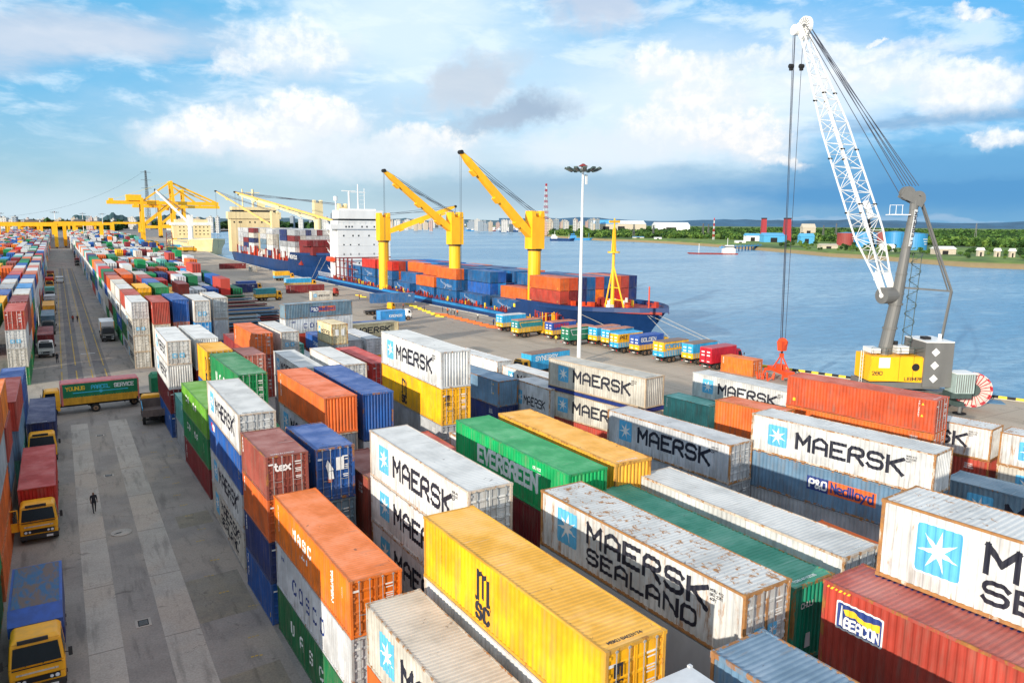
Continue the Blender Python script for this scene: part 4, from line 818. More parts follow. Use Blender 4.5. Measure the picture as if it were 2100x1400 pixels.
# gaps of the near yard (between the hand placed stacks)
for row, y in enumerate((16.0, 29.4, 43.0, 55.2, 57.5, 69.0, 83.0, 97.0, 111.0, 115.0)):
    for k in range(12):
        x = 15.9+k*3.05
        xm = 38 if y < 40 else 33 if y < 60 else 42
        if x > xm or (x < 21 and y in (97.0,)): continue
        if y > 95 and x < 21: continue
        if not overlaps(x+CW/2, y+6.1, 12.19): ROWS.append((x, y, 12.19, rr.choice((1, 2)) if y < 60 else rr.choice((1, 2, 2)), 'gap', k, row)); FOOT.append((x+CW/2, y+6.1, 0, 12.19))
YROW = [130.5+13.6*i for i in range(1, 40)]
def hright(row, rr=rr):
    base = rr.choice((2, 3, 3, 2))
    def f(k):
        if k == 0: return 4
        if k < 3: return rr.choice((4, 4, 3, base))
        return max(1, base+rr.choice((-1, 0, 0, 0, 1)))
    return f
for i, y in enumerate(YROW+[YROW[-1]+13.6*j for j in range(1, 36)]):
    if y > 1120: break
    if 660 < y < 690: continue
    n = 9 if y < 170 else 11 if y < 330 else 13
    hf = hright(i)
    if y < 150: n = 4
    elif y < 185: n = 5
    if y > 640: n = 16; hf = lambda k: rr.choice((0, 2, 3, 4, 4))
    add_block(9.3, n, y, hf, 12.19, 'right', i)
for i, (y, L_) in enumerate(((27.4, 12.19), (40.0, 12.19), (53.3, 12.19), (66.0, 6.06), (72.6, 6.06))):
    if i < 4: ROWS.append((-6.75, y, L_, 4, 'left', 0, i))
    else: ROWS.append((-6.75-3.05, y, L_, 4, 'left', 1, i)); ROWS.append((-6.75, y, L_, 4, 'left', 0, i)) if False else None
    for kk in (2, 3, 4): ROWS.append((-6.75-kk*3.05, 28+i*12.4, 12.19, 4, 'left', kk, i))  # unseen staggered stacks added to stop sun leaking onto the lane
ROWS.append((-12.85, 92, 12.19, 4, 'left', 2, 4)); ROWS.append((-9.8, 72.6+6.4, 12.19, 3, 'left', 1, 4))
for i in range(72):
    y = 125.3+14.0*i
    if 660 < y < 690: continue
    n = 3 if y < 150 else 5 if y < 200 else 8 if y < 300 else 14 if y < 640 else 30
    add_block(-7.1, n, y, lambda k: 4 if k < 2 else rr.choice((3, 4, 4, 3)), 12.19, 'left', i+5)
# turn stacks into containers, leaving out what other stacks hide completely
HT = {}
for x, y, L, h, side, k, row in ROWS: HT[(side, k, row)] = h
SEL = []
for x, y, L, h, side, k, row in ROWS:
    lane = (k == 0)
    fr = HT.get((side, k, row-1), 0) if side != 'gap' else 0; lf = HT.get((side, k-1, row), 0) if side == 'right' else HT.get((side, k-1, row), 0)
    for t_ in range(h):
        vis = t_ == h-1 or (lane and side != 'gap') or (t_ >= fr and y < 330) or t_ >= lf or side == 'gap'
        if side == 'left' and k > 0 and t_ < h-1 and t_ < fr: vis = False
        if side == 'left' and row < 5: vis = True  # hidden tiers kept too, so low sun cannot pass underneath
        if not vis: continue
        d = math.hypot(x, y); SEL.append((d, x, y, L, t_, h, side, k, row))
SEL.sort()
SPECIAL = {('left', 0, 5, 3): ('brick', None, 'door'), ('left', 0, 5, 2): ('white', None, 'door'), ('left', 0, 5, 1): ('offwhite', None, 'door'), ('left', 0, 5, 0): ('green', None, 'door'),
    ('left', 0, 7, 3): ('white', None, 'front'), ('left', 1, 7, 3): ('blue', None, 'door'), ('left', 0, 4, 3): ('white', None, 'door'), ('left', 0, 4, 2): ('steelblue', None, 'door'), ('left', 0, 3, 3): ('orange', None, 'door'), ('left', 0, 3, 2): ('brick', None, 'door'), ('left', 0, 3, 1): ('steelblue', None, 'door'), ('left', 0, 2, 3): ('deeporange', None, 'door'),
    ('left', 0, 2, 2): ('grey', None, 'door'), ('left', 0, 1, 2): ('azure', None, 'door'), ('left', 0, 1, 3): ('brick', None, 'door'), ('left', 0, 9, 3): ('white', None, 'front'), ('left', 1, 9, 3): ('white', None, 'front'), ('left', 1, 5, 3): ('green', None, 'door'), ('left', 0, 8, 3): ('azure', None, 'front'), ('left', 0, 10, 3): ('blue', None, 'front'), ('left', 1, 10, 3): ('blue', None, 'front')}
NIND = 230
DB = MB()
FARM = {}
def farmat(c):
    if c not in FARM: FARM[c] = plain('distant_paint_'+c, PAL[c], .6, var=.1)
    return FARM[c]
rc = random.Random(8)
from bisect import bisect
for idx, (d, x, y, L, t_, h, side, k, row) in enumerate(SEL):
    hh = 2.67; key = (side, k, row, t_)
    co = rc.choice(POOL); en = rc.choice(('door', 'door', 'front')); de = rc.choice(LIV.get(co, [None]))
    if side == 'right' and row > 12 and rc.random() < .2: co = 'white'
    if key in SPECIAL: co, de, en = SPECIAL[key]
    x += rc.uniform(-.06, .06)
    wd = WORDS.get(co, co); tier = 'on top' if t_ == h-1 else 'at the ground' if t_ == 0 else nth(t_)+' tier up'
    if side == 'gap': lab = '%s container low in a gap, %s column from lane, %s cross row, %s' % (wd, nth(k), nth(row), tier)
    elif side == 'right': lab = '%s container %s, %s column right of lane, %s row past crossing' % (wd, tier, nth(k), nth(row))
    else: lab = '%s container %s, %s column left of lane, %s' % (wd, tier, nth(k), (nth(row-5)+' row past crossing') if row >= 5 else (nth(row)+' row before crossing'))
    if idx < NIND:
        full = d < 185
        container(x, y, t_*hh, 0, L, hh-.015, co, de if d < 300 else None, en, rc.uniform(.15, .5), lab, YG, full, 'star' if (co in ('white', 'offwhite') and en == 'door' and full and rc.random() < .4) else None)
    else:
        a, z = t_*hh, t_*hh+hh-.03; fm = farmat(co)
        DB.box(x+.02, x+CW-.02, y+.04, y+L-.02, a, z, fm)
        if en == 'door' and y < 450:
            for u in (.5, 1.22, 1.9): DB.box(x+u-.05, x+u+.05, y-.02, y+.04, a+.1, z-.1, DARK)
        DB.box(x, x+CW, y, y+.12, z-.1, z+.02, FRAMEF) if False else None
# ------------------------------------------------------------------ vehicles
def wheel(parent, x, y, r=.52, w=.32, z=None):
    b = MB(); z = r if z is None else z; b.tube((x-w/2, y, z), (x+w/2, y, z), r, RUBBER, 18); o = b.build('tyre', parent)
    s = 1 if x > 0 else -1; b = MB(); b.tube((x+s*(w/2-.02), y, z), (x+s*(w/2+.02), y, z), r*.55, HUB, 12); b.tube((x+s*(w/2), y, z), (x+s*(w/2+.06), y, z), r*.2, CHASS, 8); b.build('hub', o)
def cab(t, y0, paint, w=2.4, h=2.75, ln=1.75, z0=.55, open_door=False, mirror=True):
    """flat fronted lorry cab, front face at y0 looking to -Y"""
    b = MB(); x = w/2; zb = z0+.55; ws = z0+1.15; r = h
    b.solid([(-x, y0, zb), (x, y0, zb), (x, y0+ln, zb), (-x, y0+ln, zb), (-x, y0, ws), (x, y0, ws), (x, y0+ln, ws), (-x, y0+ln, ws)], MB.BF, paint)
    b.box(-x+.03, x-.03, y0+.05, y0+ln-.05, z0, zb, paint)
    ri = .12
    b.solid([(-x, y0, ws), (x, y0, ws), (x, y0+ln, ws), (-x, y0+ln, ws), (-x+ri, y0+.28, r), (x-ri, y0+.28, r), (x-ri, y0+ln, r), (-x+ri, y0+ln, r)], MB.BF, paint)
    b.frust((-x+ri, x-ri, y0+.24, y0+ln), (-x+.3, x-.3, y0+.55, y0+ln-.1), r, r+.14, paint)
    cb = b.build('cab', t); bv_ = cb.modifiers.new('bevel', 'BEVEL'); bv_.width = .07; bv_.segments = 2; bv_.limit_method = 'ANGLE'
    b = MB(); b.beam((-x+.15, y0-.05, ws-.02), (x-.15, y0-.05, ws-.02), .05, .04, DARK); b.beam((-.5, y0-.03, ws+.05), (-.15, y0+.12, ws+.5), .02, .02, DARK); b.beam((.25, y0-.03, ws+.05), (.6, y0+.12, ws+.5), .02, .02, DARK); b.build('wipers', cb)
    b = MB(); b.box(-.75, .55, y0+.2, y0+.3, r-.02, r+.16, CHASS if paint is CABY else GREYP); b.build('sun_visor', cb)
    b = MB(); k = .035
    def lerp(a, c, f): return tuple(a[i]+(c[i]-a[i])*f for i in range(3))
    A, B_, C, D = (-x, y0, ws), (x, y0, ws), (x-ri, y0+.28, r), (-x+ri, y0+.28, r)
    q = [lerp(lerp(A, D, .08), lerp(B_, C, .08), .06), lerp(lerp(A, D, .08), lerp(B_, C, .08), .94), lerp(lerp(A, D, .86), lerp(B_, C, .86), .93), lerp(lerp(A, D, .86), lerp(B_, C, .86), .07)]
    b.face([(p[0], p[1]-k, p[2]) for p in q], GLASS); b.build('windscreen', cb)
    for s in (-1, 1):
        b = MB(); xx = s*x; b.face([(xx*1.004+s*.004, y0+.22, ws+.06), (xx*1.004+s*.004, y0+ln-.5, ws+.06), (s*(x-ri*.85)+s*.012, y0+ln-.5, r-.14), (s*(x-ri*.85)+s*.012, y0+.42, r-.14)], GLASS); b.build('side_window', cb)
        b = MB(); b.tube((s*.82-.0, y0-.03, z0+.42), (s*.82, y0+.02, z0+.42), .10, LAMP, 10); b.tube((s*.58, y0-.03, z0+.42), (s*.58, y0+.02, z0+.42), .08, LAMP, 10); b.build('headlight', cb)
        if mirror: b = MB(); b.beam((s*x, y0+.1, ws+.3), (s*(x+.25), y0-.05, ws+.35), .03, .03, CHASS); b.box(s*(x+.25)-.09, s*(x+.25)+.09, y0-.08, y0-.03, ws+.15, ws+.6, CHASS); b.build('mirror', cb)
    b = MB(); b.box(-.95, .95, y0-.02, y0+.05, z0+.30, z0+.56, DARK); b.build('grille', cb)
    b = MB(); b.box(-.9, .9, y0-.025, y0+.0, z0+.78, z0+.86, CHROME); b.build('trim_strip', cb)
    b = MB(); b.box(-x+.02, x-.02, y0-.12, y0+.15, z0-.1, z0+.18, CHASS if not open_door else CHASS); b.box(.45, .85, y0-.135, y0-.12, z0-.04, z0+.1, WHT); b.build('bumper', cb)
    if open_door:
        b = MB(); b.box(-x-.95, -x-.02, y0+.25, y0+.31, z0+.5, ws, paint); b.beam((-x-.92, y0+.28, ws), (-x-.80, y0+.28, r-.1), .07, .06, paint); b.beam((-x-.05, y0+.28, ws), (-x-.05, y0+.28, r-.1), .07, .06, paint); b.beam((-x-.82, y0+.28, r-.1), (-x-.02, y0+.28, r-.1), .07, .06, paint); b.build('open_door', cb)
    return cb
def chassis(t, y0, y1, axles, z=.95, w=.9):
    b = MB()
    for s in (-1, 1): b.box(s*w/2-.06, s*w/2+.06, y0, y1, z-.15, z+.1, CHASS)
    for i in range(int((y1-y0)/1.5)): b.box(-w/2, w/2, y0+.4+i*1.5, y0+.5+i*1.5, z-.1, z+.05, CHASS)
    for ay in axles: b.box(-1.0, 1.0, ay-.08, ay+.08, .45, .6, CHASS)
    b.box(-1.1, -.6, (y0+y1)/2-.5, (y0+y1)/2+.4, .5, .95, CHASS); b.box(-1.15, 1.15, y1-.1, y1, .5, .75, CHASS); b.build('chassis', t)
    for ay in axles:
        for s in (-1, 1): wheel(t, s*1.02, ay)
def container_lorry(x, y, rz, paint, lab, box, L=6.06, open_door=False, grp='container lorries on the truck lane', boxlab='', deco=None, z=1.15, end='front'):
    """cab front at local y = 0 ; whole vehicle points to -Y before turning"""
    t = empty('container_lorry', (x, y, 0), rz, lab, 'lorry', grp); cab(t, 0, paint, open_door=open_door)
    chassis(t, .3, 2.3+L, [.95, 1.9+L*.72, 1.9+L*.9])
    b = MB(); b.box(-1.15, 1.15, 2.05, 2.2+L, z-.12, z-.01, CHASS); b.build('deck', t)
    if box:
        c = container(0, 0, z, 0, L, 2.59, box, deco, end, .15, boxlab, 'containers carried on lorries', True, 'spot' if end == 'front' else None)
        ca, sa = math.cos(rz), math.sin(rz); ly = 2.12+L/2; c.location = (x-ly*sa, y+ly*ca, z); c.rotation_euler = (0, 0, rz)
    return t
p = at(36, 994, 3.76); container_lorry(-2.75, 58.6, 0, CABY, 'yellow-cabbed lorry with its door hanging open, carrying a red container', 'red', 12.19 if False else 8.6 if False else 6.06, True, boxlab='pink-topped red container on the yellow-cabbed lorry beside the lane') if False else None
container_lorry(-2.62, 62.2, 0, CABY, 'yellow-cabbed lorry with its door hanging open, carrying a red container', 'red', 12.19, True, boxlab='pink-topped red container on the open-doored yellow lorry', z=1.0)
container_lorry(-2.62, 83.4, 0, CABY, 'yellow-cabbed lorry carrying a dark blue container, behind the open-doored one', 'navy', 12.19, boxlab='blue-roofed container on the second yellow lorry of the queue', z=1.0)
for px, py, co, cabp, lab in ((75, 687, 'maroon', WHITEP, 'maroon'), (83, 648, 'bluegrey', GREYP, 'blue-grey'), (86, 627, 'amber', GREYP, 'amber'), (90, 607, 'palegrey', GREYP, 'pale grey'), (91, 590, 'teal', GREYP, 'teal'), (92, 570, 'red', CABY, 'red'), (95, 556, 'brown', CABY, 'brown')):
    q = at(px, py, 3.75); container_lorry(q.x+1.22, q.y-2.1, 0, cabp, 'queued lorry carrying the %s container left of the yellow lane lines' % lab, co, 12.19 if q.y < 205 else 6.06, boxlab='%s container on a queued lorry left of the lane lines' % lab)
def covered_truck(x, y, rz, upper, lower, roof, lab, cabp=CABY, L=6.6, hb=2.5, text=None, textm=None, grp='covered lorries parked along the quay', stripes=None, tail=None, ts=1):
    """rear face at local y=0, nose towards +Y"""
    t = empty('covered_lorry', (x, y, 0), rz, lab, 'lorry', grp); w = 1.2; z0 = 1.15; zt = z0+hb; zm = z0+hb*.36
    b = MB(); b.box(-w, w, 0, L, z0, zm, lower); b.box(-w, w, 0, L, zm, zt-.05, upper)
    i = 0
    while .25+i*.42 < L:
        for s in (-1, 1): b.box(s*w-.02, s*w+.02, .22+i*.42, .28+i*.42, z0+.05, zt-.08, lower if False else upper) if i % 1 == 0 else None
        i += 1
    bd = b.build('cargo_body', t)
    b = MB(); b.frust((-w-.02, w+.02, -.02, L+.02), (-w+.1, w-.1, .05, L-.05), zt-.05, zt+.07, roof); b.build('roof', t)
    b = MB()
    for s in (-1, 1):
        for zz in (zm+.25, zm+.8): b.box(min(s*.25, s*.85), max(s*.25, s*.85), -.018, 0, zz, zz+.22, WHT)
        b.box(min(s*.3, s*.8), max(s*.3, s*.8), -.02, 0, z0+.2, z0+.34, tail or WHT)
    b.box(-.02, .02, -.02, 0, z0, zt-.1, DARK); b.build('rear_doors', t)
    b = MB(); b.box(-1.1, 1.1, -.1, .0, .58, .70, GREYP); b.box(-.3, .3, -.115, -.1, .58, .70, WHT); b.build('rear_bumper', t)
    for s in (-1, 1): b = MB(); b.box(s*.95-.12, s*.95+.12, -.13, -.1, .58, .72, REDL); b.build('tail_lamp', t)
    if text:
        Q, tw = text_quads(text, hb*.26, hb*.2, .2); b = MB()
        for i, q in enumerate(Q):
            b.face([(w+.028+(i % 9)*.0005, .5+p.x, zm+hb*.22+p.y) if ts > 0 else (-w-.028-(i % 9)*.0005, L-.9-p.x, zm+hb*.22+p.y) for p in q], textm or WHT)
        b.build('lettering', bd)
    if stripes:
        b = MB(); b.box(w+.021, w+.03, .4, L-.4, zm+hb*.42, zm+hb*.48, stripes); b.beam((w+.026, .4, zm+hb*.45), (w+.026, .9, zm+.1), .01, .12, stripes); b.box(w+.021, w+.03, .9, L-.3, zm+.05, zm+.14, stripes); b.build('painted_stripes', bd)
    # cab at the front, built towards -Y then mirrored by rotation
    ce = bpy.data.objects.new('cab_mount', None)
    cb = cab(t, 0, cabp, ln=1.6); cb.location = (0, L+1.75, 0); cb.rotation_euler = (0, 0, math.pi); bpy.data.objects.remove(ce)
    chassis(t, .1, L+1.4, [1.6, 2.7, L+.95])
    return t
def P_(name, c): return plain(name, c, .5, var=.25, sc=2)
TB = P_('truck_sky_blue_paint', (.04, .38, .68)); TY = P_('truck_amber_paint', (.88, .46, .02)); TG = P_('truck_green_paint', (.015, .18, .10)); TDB = P_('truck_royal_blue_paint', (.03, .09, .36)); TR = P_('truck_crimson_paint', (.50, .012, .03)); TRF = P_('rusty_sheet_roof', (.50, .20, .12)); TW = P_('pale_tarpaulin', (.6, .62, .62)); TBR = P_('brown_tarpaulin', (.22, .13, .09)); TTEAL = P_('truck_teal_paint', (.03, .25, .28))
row = [(1017, 676, TB, TY, TW, 'sky blue over amber covered lorry, leftmost of the quay row', None, None, None), (1048, 688, TTEAL, TY, TRF, 'teal over amber covered lorry with an orange stripe, second of the quay row', None, None, TY),
       (1117, 692, TDB, TY, TRF, 'blue over amber covered lorry with pink lettering', 'SARKER', REDL, None), (1150, 704, TG, TG, TRF, 'all green covered lorry with white stripes, behind the lamp mast', None, None, TW),
       (1206, 704, TB, TY, TRF, 'sky blue and amber covered lorry just right of the lamp mast', None, None, None), (1232, 709, TB, TY, TRF, 'sky blue lorry with red-brown roof, squeezed second right of the mast', None, None, None),
       (1248, 719, TY, TB, TB, 'amber over blue covered lorry with a sky blue roof', 'PAT', BLACK, None), (1290, 724, TDB, TY, TDB, 'royal blue over amber covered lorry with white lettering', 'GOLDEN', WHT, None),
       (1338, 738, TY, TB, TBR, 'amber over blue covered lorry with blue slanting marks', 'ROWSHAN', TB, TB), (1397, 742, TB, TY, TBR, 'sky blue over amber covered lorry next to the crimson one', None, None, None), (1434, 752, TR, TR, P_('pink_roof', (.45, .08, .10)), 'plain crimson covered lorry at the right end of the quay row', None, None, None)]
for px, py, up, lo, rf, lab, tx, tm, stp in row:
    q = at(px, py, .3); a = rad(-84); w = 1.2   # nose to +X
    ca, sa = math.cos(a), math.sin(a); lx, ly = w, 0     # near rear corner is local +x side? (faces -Y)
    covered_truck(q.x-(-w)*ca*1-0, q.y-(-w)*sa, a, up, lo, rf, lab, cabp=TY if up != TR else TR, text=tx, textm=tm, stripes=stp, L=6.4)
# trucks further along the apron
for px, py, up, lo, rf, lab, L, a in ((583, 590, TB, TY, TW, 'sky blue lorry with cream roof and amber cab by the stern of the blue ship', 9.0, -86), (560, 574, TY, TB, TY, 'amber and blue covered lorry behind the cream-roofed one', 6, -86), (484, 598, TDB, TY, TDB, 'navy and yellow striped covered lorry up the apron', 6, -84), (520, 615, TTEAL, TY, TTEAL, 'dark teal over yellow covered lorry by the steel flats', 6, -84)):
    q = at(px, py, .3); a = rad(a); covered_truck(q.x+1.2*math.cos(a), q.y+1.2*math.sin(a), a, up, lo, rf, lab, L=L, grp='covered lorries up the apron')
q = at(1086, 727, 3.7); a = rad(98); covered_truck(q.x+8*math.sin(a)-1.2*-math.cos(a)*-1, q.y-8*math.cos(a)+1.2*math.sin(a), a, TB, TB, TBR, 'bright blue covered lorry with white lettering behind the pale MAERSK roofs', L=8, text='SYNERGY', textm=WHT, grp='covered lorries up the apron', ts=-1)
# lorry crossing the lane, nose to the left, another cab beyond
YD = P_('crossing_green_panel', (.005, .20, .08)); YC = P_('crossing_amber_panel', (.66, .33, .02)); PK = P_('pink_roof_sheet', (.62, .16, .15))
q = at(126, 838, .6)
t = empty('box_lorry', (-.9, 104.6, 0), rad(-88), 'green and amber lettered lorry crossing the lane, nose to the left', 'lorry')
L = 8.4; b = MB(); w = 1.22; z0 = 1.2; b.box(-w, w, 0, L, z0, z0+.85, YC); b.box(-w, w, 0, L, z0+.85, 3.75, YD)
i = 0
while .2+i*.3 < L: b.box(w-.01, w+.02, .15+i*.3, .2+i*.3, z0+.03, 3.7, YC if False else YD) if False else b.box(w-.01, w+.018, .15+i*.3, .2+i*.3, z0+.03, z0+.93, YC); b.box(w-.01, w+.018, .15+i*.3, .2+i*.3, z0+.96, 3.7, YD); i += 1
bd = b.build('cargo_body', t)
b = MB(); b.box(-w, w+.02, -.06, .16, z0-.05, 3.78, PK); b.box(-w, w+.03, L-.12, L+.04, z0-.05, 3.78, PK); b.build('corner_posts', t)
b = MB(); b.frust((-w-.03, w+.03, -.05, L+.05), (-w+.15, w-.15, .1, L-.1), 3.75, 3.9, PK); b.build('roof', t)
b = MB()
for s, mt, y_ in (('YOUNUS', YELL, .5), ('PARCEL', CYAN, 3.2), ('SERVICE', WHT, 5.7)):
    Q, tw = text_quads(s, .42, .26, .22); b = MB()
    for i, qq in enumerate(Q): b.face([(w+.026+(i % 9)*.0005, y_+p.x, 2.95+p.y) for p in qq], mt)
    b.build('lettering', bd)
b = MB()
b.box(w+.02, w+.028, 1.2, 7.2, 2.55, 2.66, CYAN); b.prism([(4.2+.22*math.cos(k*1.047), 2.6+.22*math.sin(k*1.047)) for k in range(6)], w+.02, w+.034, CYAN, 'x'); b.build('painted_line', bd)
cb = cab(t, 0, CABY, ln=1.9, h=2.95); cb.location = (0, -2.05, 0)
chassis(t, -1.8, L, [-1.0, L*.42], 1.0); 
b = MB(); 
t2 = empty('covered_lorry', (9.4, 106.6, 0), rad(92), 'green-hooded lorry with amber cab just behind the lettered crossing lorry', 'lorry')
b = MB(); b.box(-1.15, 1.15, -1.4, .3, 1.2, 3.2, YD); b.frust((-1.15, 1.15, -1.4, .3), (-.8, .8, -1.2, 0), 3.2, 3.7, YD); b.build('cargo_body', t2); cb = cab(t2, 0, CABY, ln=1.7, h=2.7); cb.location = (0, -3.1, 0); chassis(t2, -3, 3.5, [-2.2, 2.4])
# open tipper, tail towards the camera
q = at(285, 878, 0); t = empty('tipper_truck', (8.15, 93.0, 0), rad(-3), 'empty brown open-bodied tipper beside the stack, seen from behind', 'tipper')
BRN = plain('dusty_brown_body', (.16, .12, .105), .8, var=.3, sc=3)
b = MB(); b.box(-1.15, 1.15, 0, 4.6, 1.15, 1.27, BRN); b.box(-1.2, -1.12, 0, 4.6, 1.27, 2.15, TB); b.box(1.12, 1.2, 0, 4.6, 1.27, 2.15, BRN); b.box(-1.2, 1.2, 4.6, 4.7, 1.1, 2.3, BRN); b.box(-1.2, 1.2, -.08, 0, 1.15, 1.95, BRN)
for i in range(7):
    for s in (-1, 1): b.box(s*1.2-.03, s*1.2+.03, .2+i*.7, .28+i*.7, 1.2, 2.17, BRN)
b.build('open_body', t); cb = cab(t, 0, CABY, ln=1.6, h=2.5); cb.location = (0, 6.5, 0); cb.rotation_euler = (0, 0, math.pi); chassis(t, .1, 6.2, [1.3, 5.6])
# white lorry facing the camera in the right lane
t = empty('box_lorry', (7.3, 163.5, 0), 0, 'white box lorry driving towards the camera by the white stacks', 'lorry'); cab(t, 0, GREYP, h=2.7)
b = MB(); b.box(-1.2, 1.2, 1.9, 8.5, 1.1, 3.7, WHITEP); b.box(-1.22, -1.1, 1.85, 1.95, 1.1, 3.72, CABY); b.box(1.1, 1.22, 1.85, 1.95, 1.1, 3.72, CABY); b.build('cargo_body', t); chassis(t, .3, 8.4, [.9, 6.0, 7.1])
# blue topped lorry at lower left
t = empty('covered_lorry', (-2.35, 41.2, 0), 0, 'blue covered lorry with yellow cab and worn blue-brown tarpaulin at bottom left', 'lorry'); cab(t, 0, CABY, h=2.85, ln=2.0)
WORN = newmat('worn_blue_brown_tarpaulin'); tt = WORN[1]; oc = tc(tt); n_ = tt.noise(tt.vm('MULTIPLY', oc, (1, .35, 1)), 2.2, 7, .7, .6); finish(tt, tt.mix(tt.ramp(n_, .42, .58), (.17, .12, .10), (.05, .13, .25)), .85, bump=n_)
b = MB(); b.box(-1.22, 1.22, 2.7, 8.6, 1.15, 3.0, NAVYP); b.box(-1.22, 1.22, 2.0, 2.7, 2.4, 3.0, TDB); b.solid([(-1.22, 1.9, 3.0), (1.22, 1.9, 3.0), (1.22, 2.9, 3.5), (-1.22, 2.9, 3.5), (-1.22, 2.9, 3.0), (1.22, 2.9, 3.0)], ((0, 1, 2, 3), (0, 3, 4), (1, 5, 2), (0, 4, 5, 1), (2, 5, 4, 3)), TDB); bd = b.build('cargo_body', t)
b = MB(); b.box(-1.08, 1.08, 3.0, 8.4, 3.4, 3.46, WORN[0]); b.box(-1.22, 1.22, 2.9, 8.6, 3.0, 3.4, TDB); b.build('tarpaulin', t)
b = MB(); Q, tw = text_quads('TWO POINT LOADING LTD', .15, .085, .2)
for i, qq in enumerate(Q): b.face([(-.95+p.x, 1.985-(i % 9)*.0005, 2.62+p.y) for p in qq], WHT)
b.build('lettering', bd); chassis(t, .3, 8.4, [1.0, 6.2, 7.3])
# other traffic far along the lane and round the gantry
for px, py, co, lab in ((160, 545, 'maroon', 'lorry with a dark red load coming down the right lane'), (157, 528, 'navy', 'tall straddle load on a lorry farther down the right lane')):
    q = at(px, py, 0); container_lorry(q.x, q.y, 0, GREYP, lab, co, 6.06, boxlab='%s container on a lorry far down the right lane' % co)
rr = random.Random(9)
for i in range(26):
    px = rr.uniform(250, 430); py = rr.uniform(497, 512)+(px-250)*.055; q = at(px, py, 0)
    co = rr.choice((TY, TB, TR, TW, TG, CABY, TDB)); s = .9+rr.random()*.4; b = MB(); L = rr.uniform(6, 11)*s
    b.box(-1.3, 1.3, 0, L*.7, 1.2, 3.6, co); b.frust((-1.25, 1.25, L*.74, L), (-1.2, 1.2, L*.76, L*.95), .9, 3.0, CABY); b.box(-.9, .9, 0, L, .7, 1.1, CHASS); b.box(-1.0, 1.0, L*.97, L*1.0+.03, 1.7, 2.5, GLASS)
    for ay in (L*.15, L*.3, L*.85):
        for sx in (-1, 1): b.tube((sx*1.1, ay, .5), (sx*1.35, ay, .5), .5, RUBBER, 8)
    tag(b.build('lorry', loc=(q.x, q.y, 0), rz=rad(rr.choice((-90, -80, 0, 180)))), 'small distant lorry among the crowd below the ship-to-shore cranes', 'lorry', 'distant lorries below the ship-to-shore cranes')
# small quay tractor ahead of the light blue container, one for the deep blue, one for the off-white
def tractor(px, py, rz, lab, paint):
    q = at(px, py, 0); t = empty('yard_tractor', (q.x, q.y, 0), rz, lab, 'tractor', 'yard tractors'); cab(t, 0, paint, w=1.9, h=2.5, ln=1.3); chassis(t, .2, 9.0, [.9, 6.8, 7.9]); b = MB(); b.box(-1.1, 1.1, 2.0, 9.0, .95, 1.1, CHASS); b.build('deck', t)
tractor(842, 655, rad(84), 'small white tractor pulling the light blue container', WHITEP); tractor(693, 607, rad(92), 'yard tractor under the off-white MAERSK container', REDOX); tractor(480, 598, rad(93), 'yard tractor under the navy crosswise container', CABY); tractor(806, 640, rad(110), 'yard tractor waiting under the deep blue container', CABY)
# ------------------------------------------------------------------ people
def person(x, y, z, rz, lab, shirt, trousers, pose='walk', held=None, grp=None):
    sw = {'walk': .22, 'stand': .06, 'stride': .3, 'sit': 0}[pose]; me = bpy.data.meshes.new('p'); bm = bmesh.new(); sk = bm.verts.layers.skin.verify() if hasattr(bm.verts.layers, 'skin') else None
    J = [((0, 0, .95), .15, -1), ((0, .01, 1.15), .13, 0), ((0, .0, 1.38), .155, 1), ((0, 0, 1.50), .06, 2), ((0, -.01, 1.60), .085, 3), ((0, -.01, 1.70), .085, 4),
         ((-.10, 0, .90), .10, 0), ((-.11, -sw*.5, .50), .065, 6), ((-.11, -sw, .09), .045, 7), ((-.11, -sw-.14, .04), .035, 8), ((.10, 0, .90), .10, 0), ((.11, sw*.35, .50), .065, 10), ((.11, sw, .10), .045, 11), ((.11, sw-.13, .04), .035, 12),
         ((-.19, 0, 1.41), .062, 2), ((-.225, .05, 1.14), .048, 14), ((-.22, -.03, .90), .036, 15), ((-.215, -.06, .80), .038, 16), ((.19, 0, 1.41), .062, 2), ((.225, -.03, 1.14), .048, 18), ((.215, -.14, .92), .036, 19), ((.21, -.18, .84), .038, 20)]
    vs = [bm.verts.new(j[0]) for j in J]
    for i, j in enumerate(J):
        if j[2] >= 0: bm.edges.new((vs[j[2]], vs[i]))
    bm.to_mesh(me); bm.free(); o = bpy.data.objects.new('tmp', me); COL.objects.link(o); md = o.modifiers.new('s', 'SKIN')
    for i, j in enumerate(J):
        sv = me.skin_vertices[0].data[i]; sv.radius = (j[1], j[1]*(.72 if j[1] > .11 else 1))
        sv.use_root = (i == 0)
    o.modifiers.new('u', 'SUBSURF').levels = 1
    dg = bpy.context.evaluated_depsgraph_get(); m2 = bpy.data.meshes.new_from_object(o.evaluated_get(dg)); bpy.data.objects.remove(o)
    m2.materials.clear()
    for q in (SKIN, shirt, trousers, HAIR): m2.materials.append(q)
    for f in m2.polygons:
        c = f.center; f.use_smooth = True
        f.material_index = 3 if (c.z > 1.70 or (c.z > 1.6 and c.y > .02)) else 0 if (c.z > 1.50 or (c.z < .92 and abs(c.x) > .2)) else 2 if c.z < .98 and abs(c.x) < .2 else 1 if c.z > 1.08 or abs(c.x) < .18 else 0
    o = link('person', m2, None, None, None, (x, y, z), rz); tag(o, lab, 'person', grp); return o
def pp(px, py, z=0.0): q = at(px, py, z); return q.x, q.y, z
person(*pp(194, 1050), rad(10), 'person in dark shirt and trousers walking along the left concrete track', CLOTHD, CLOTHD, 'walk')
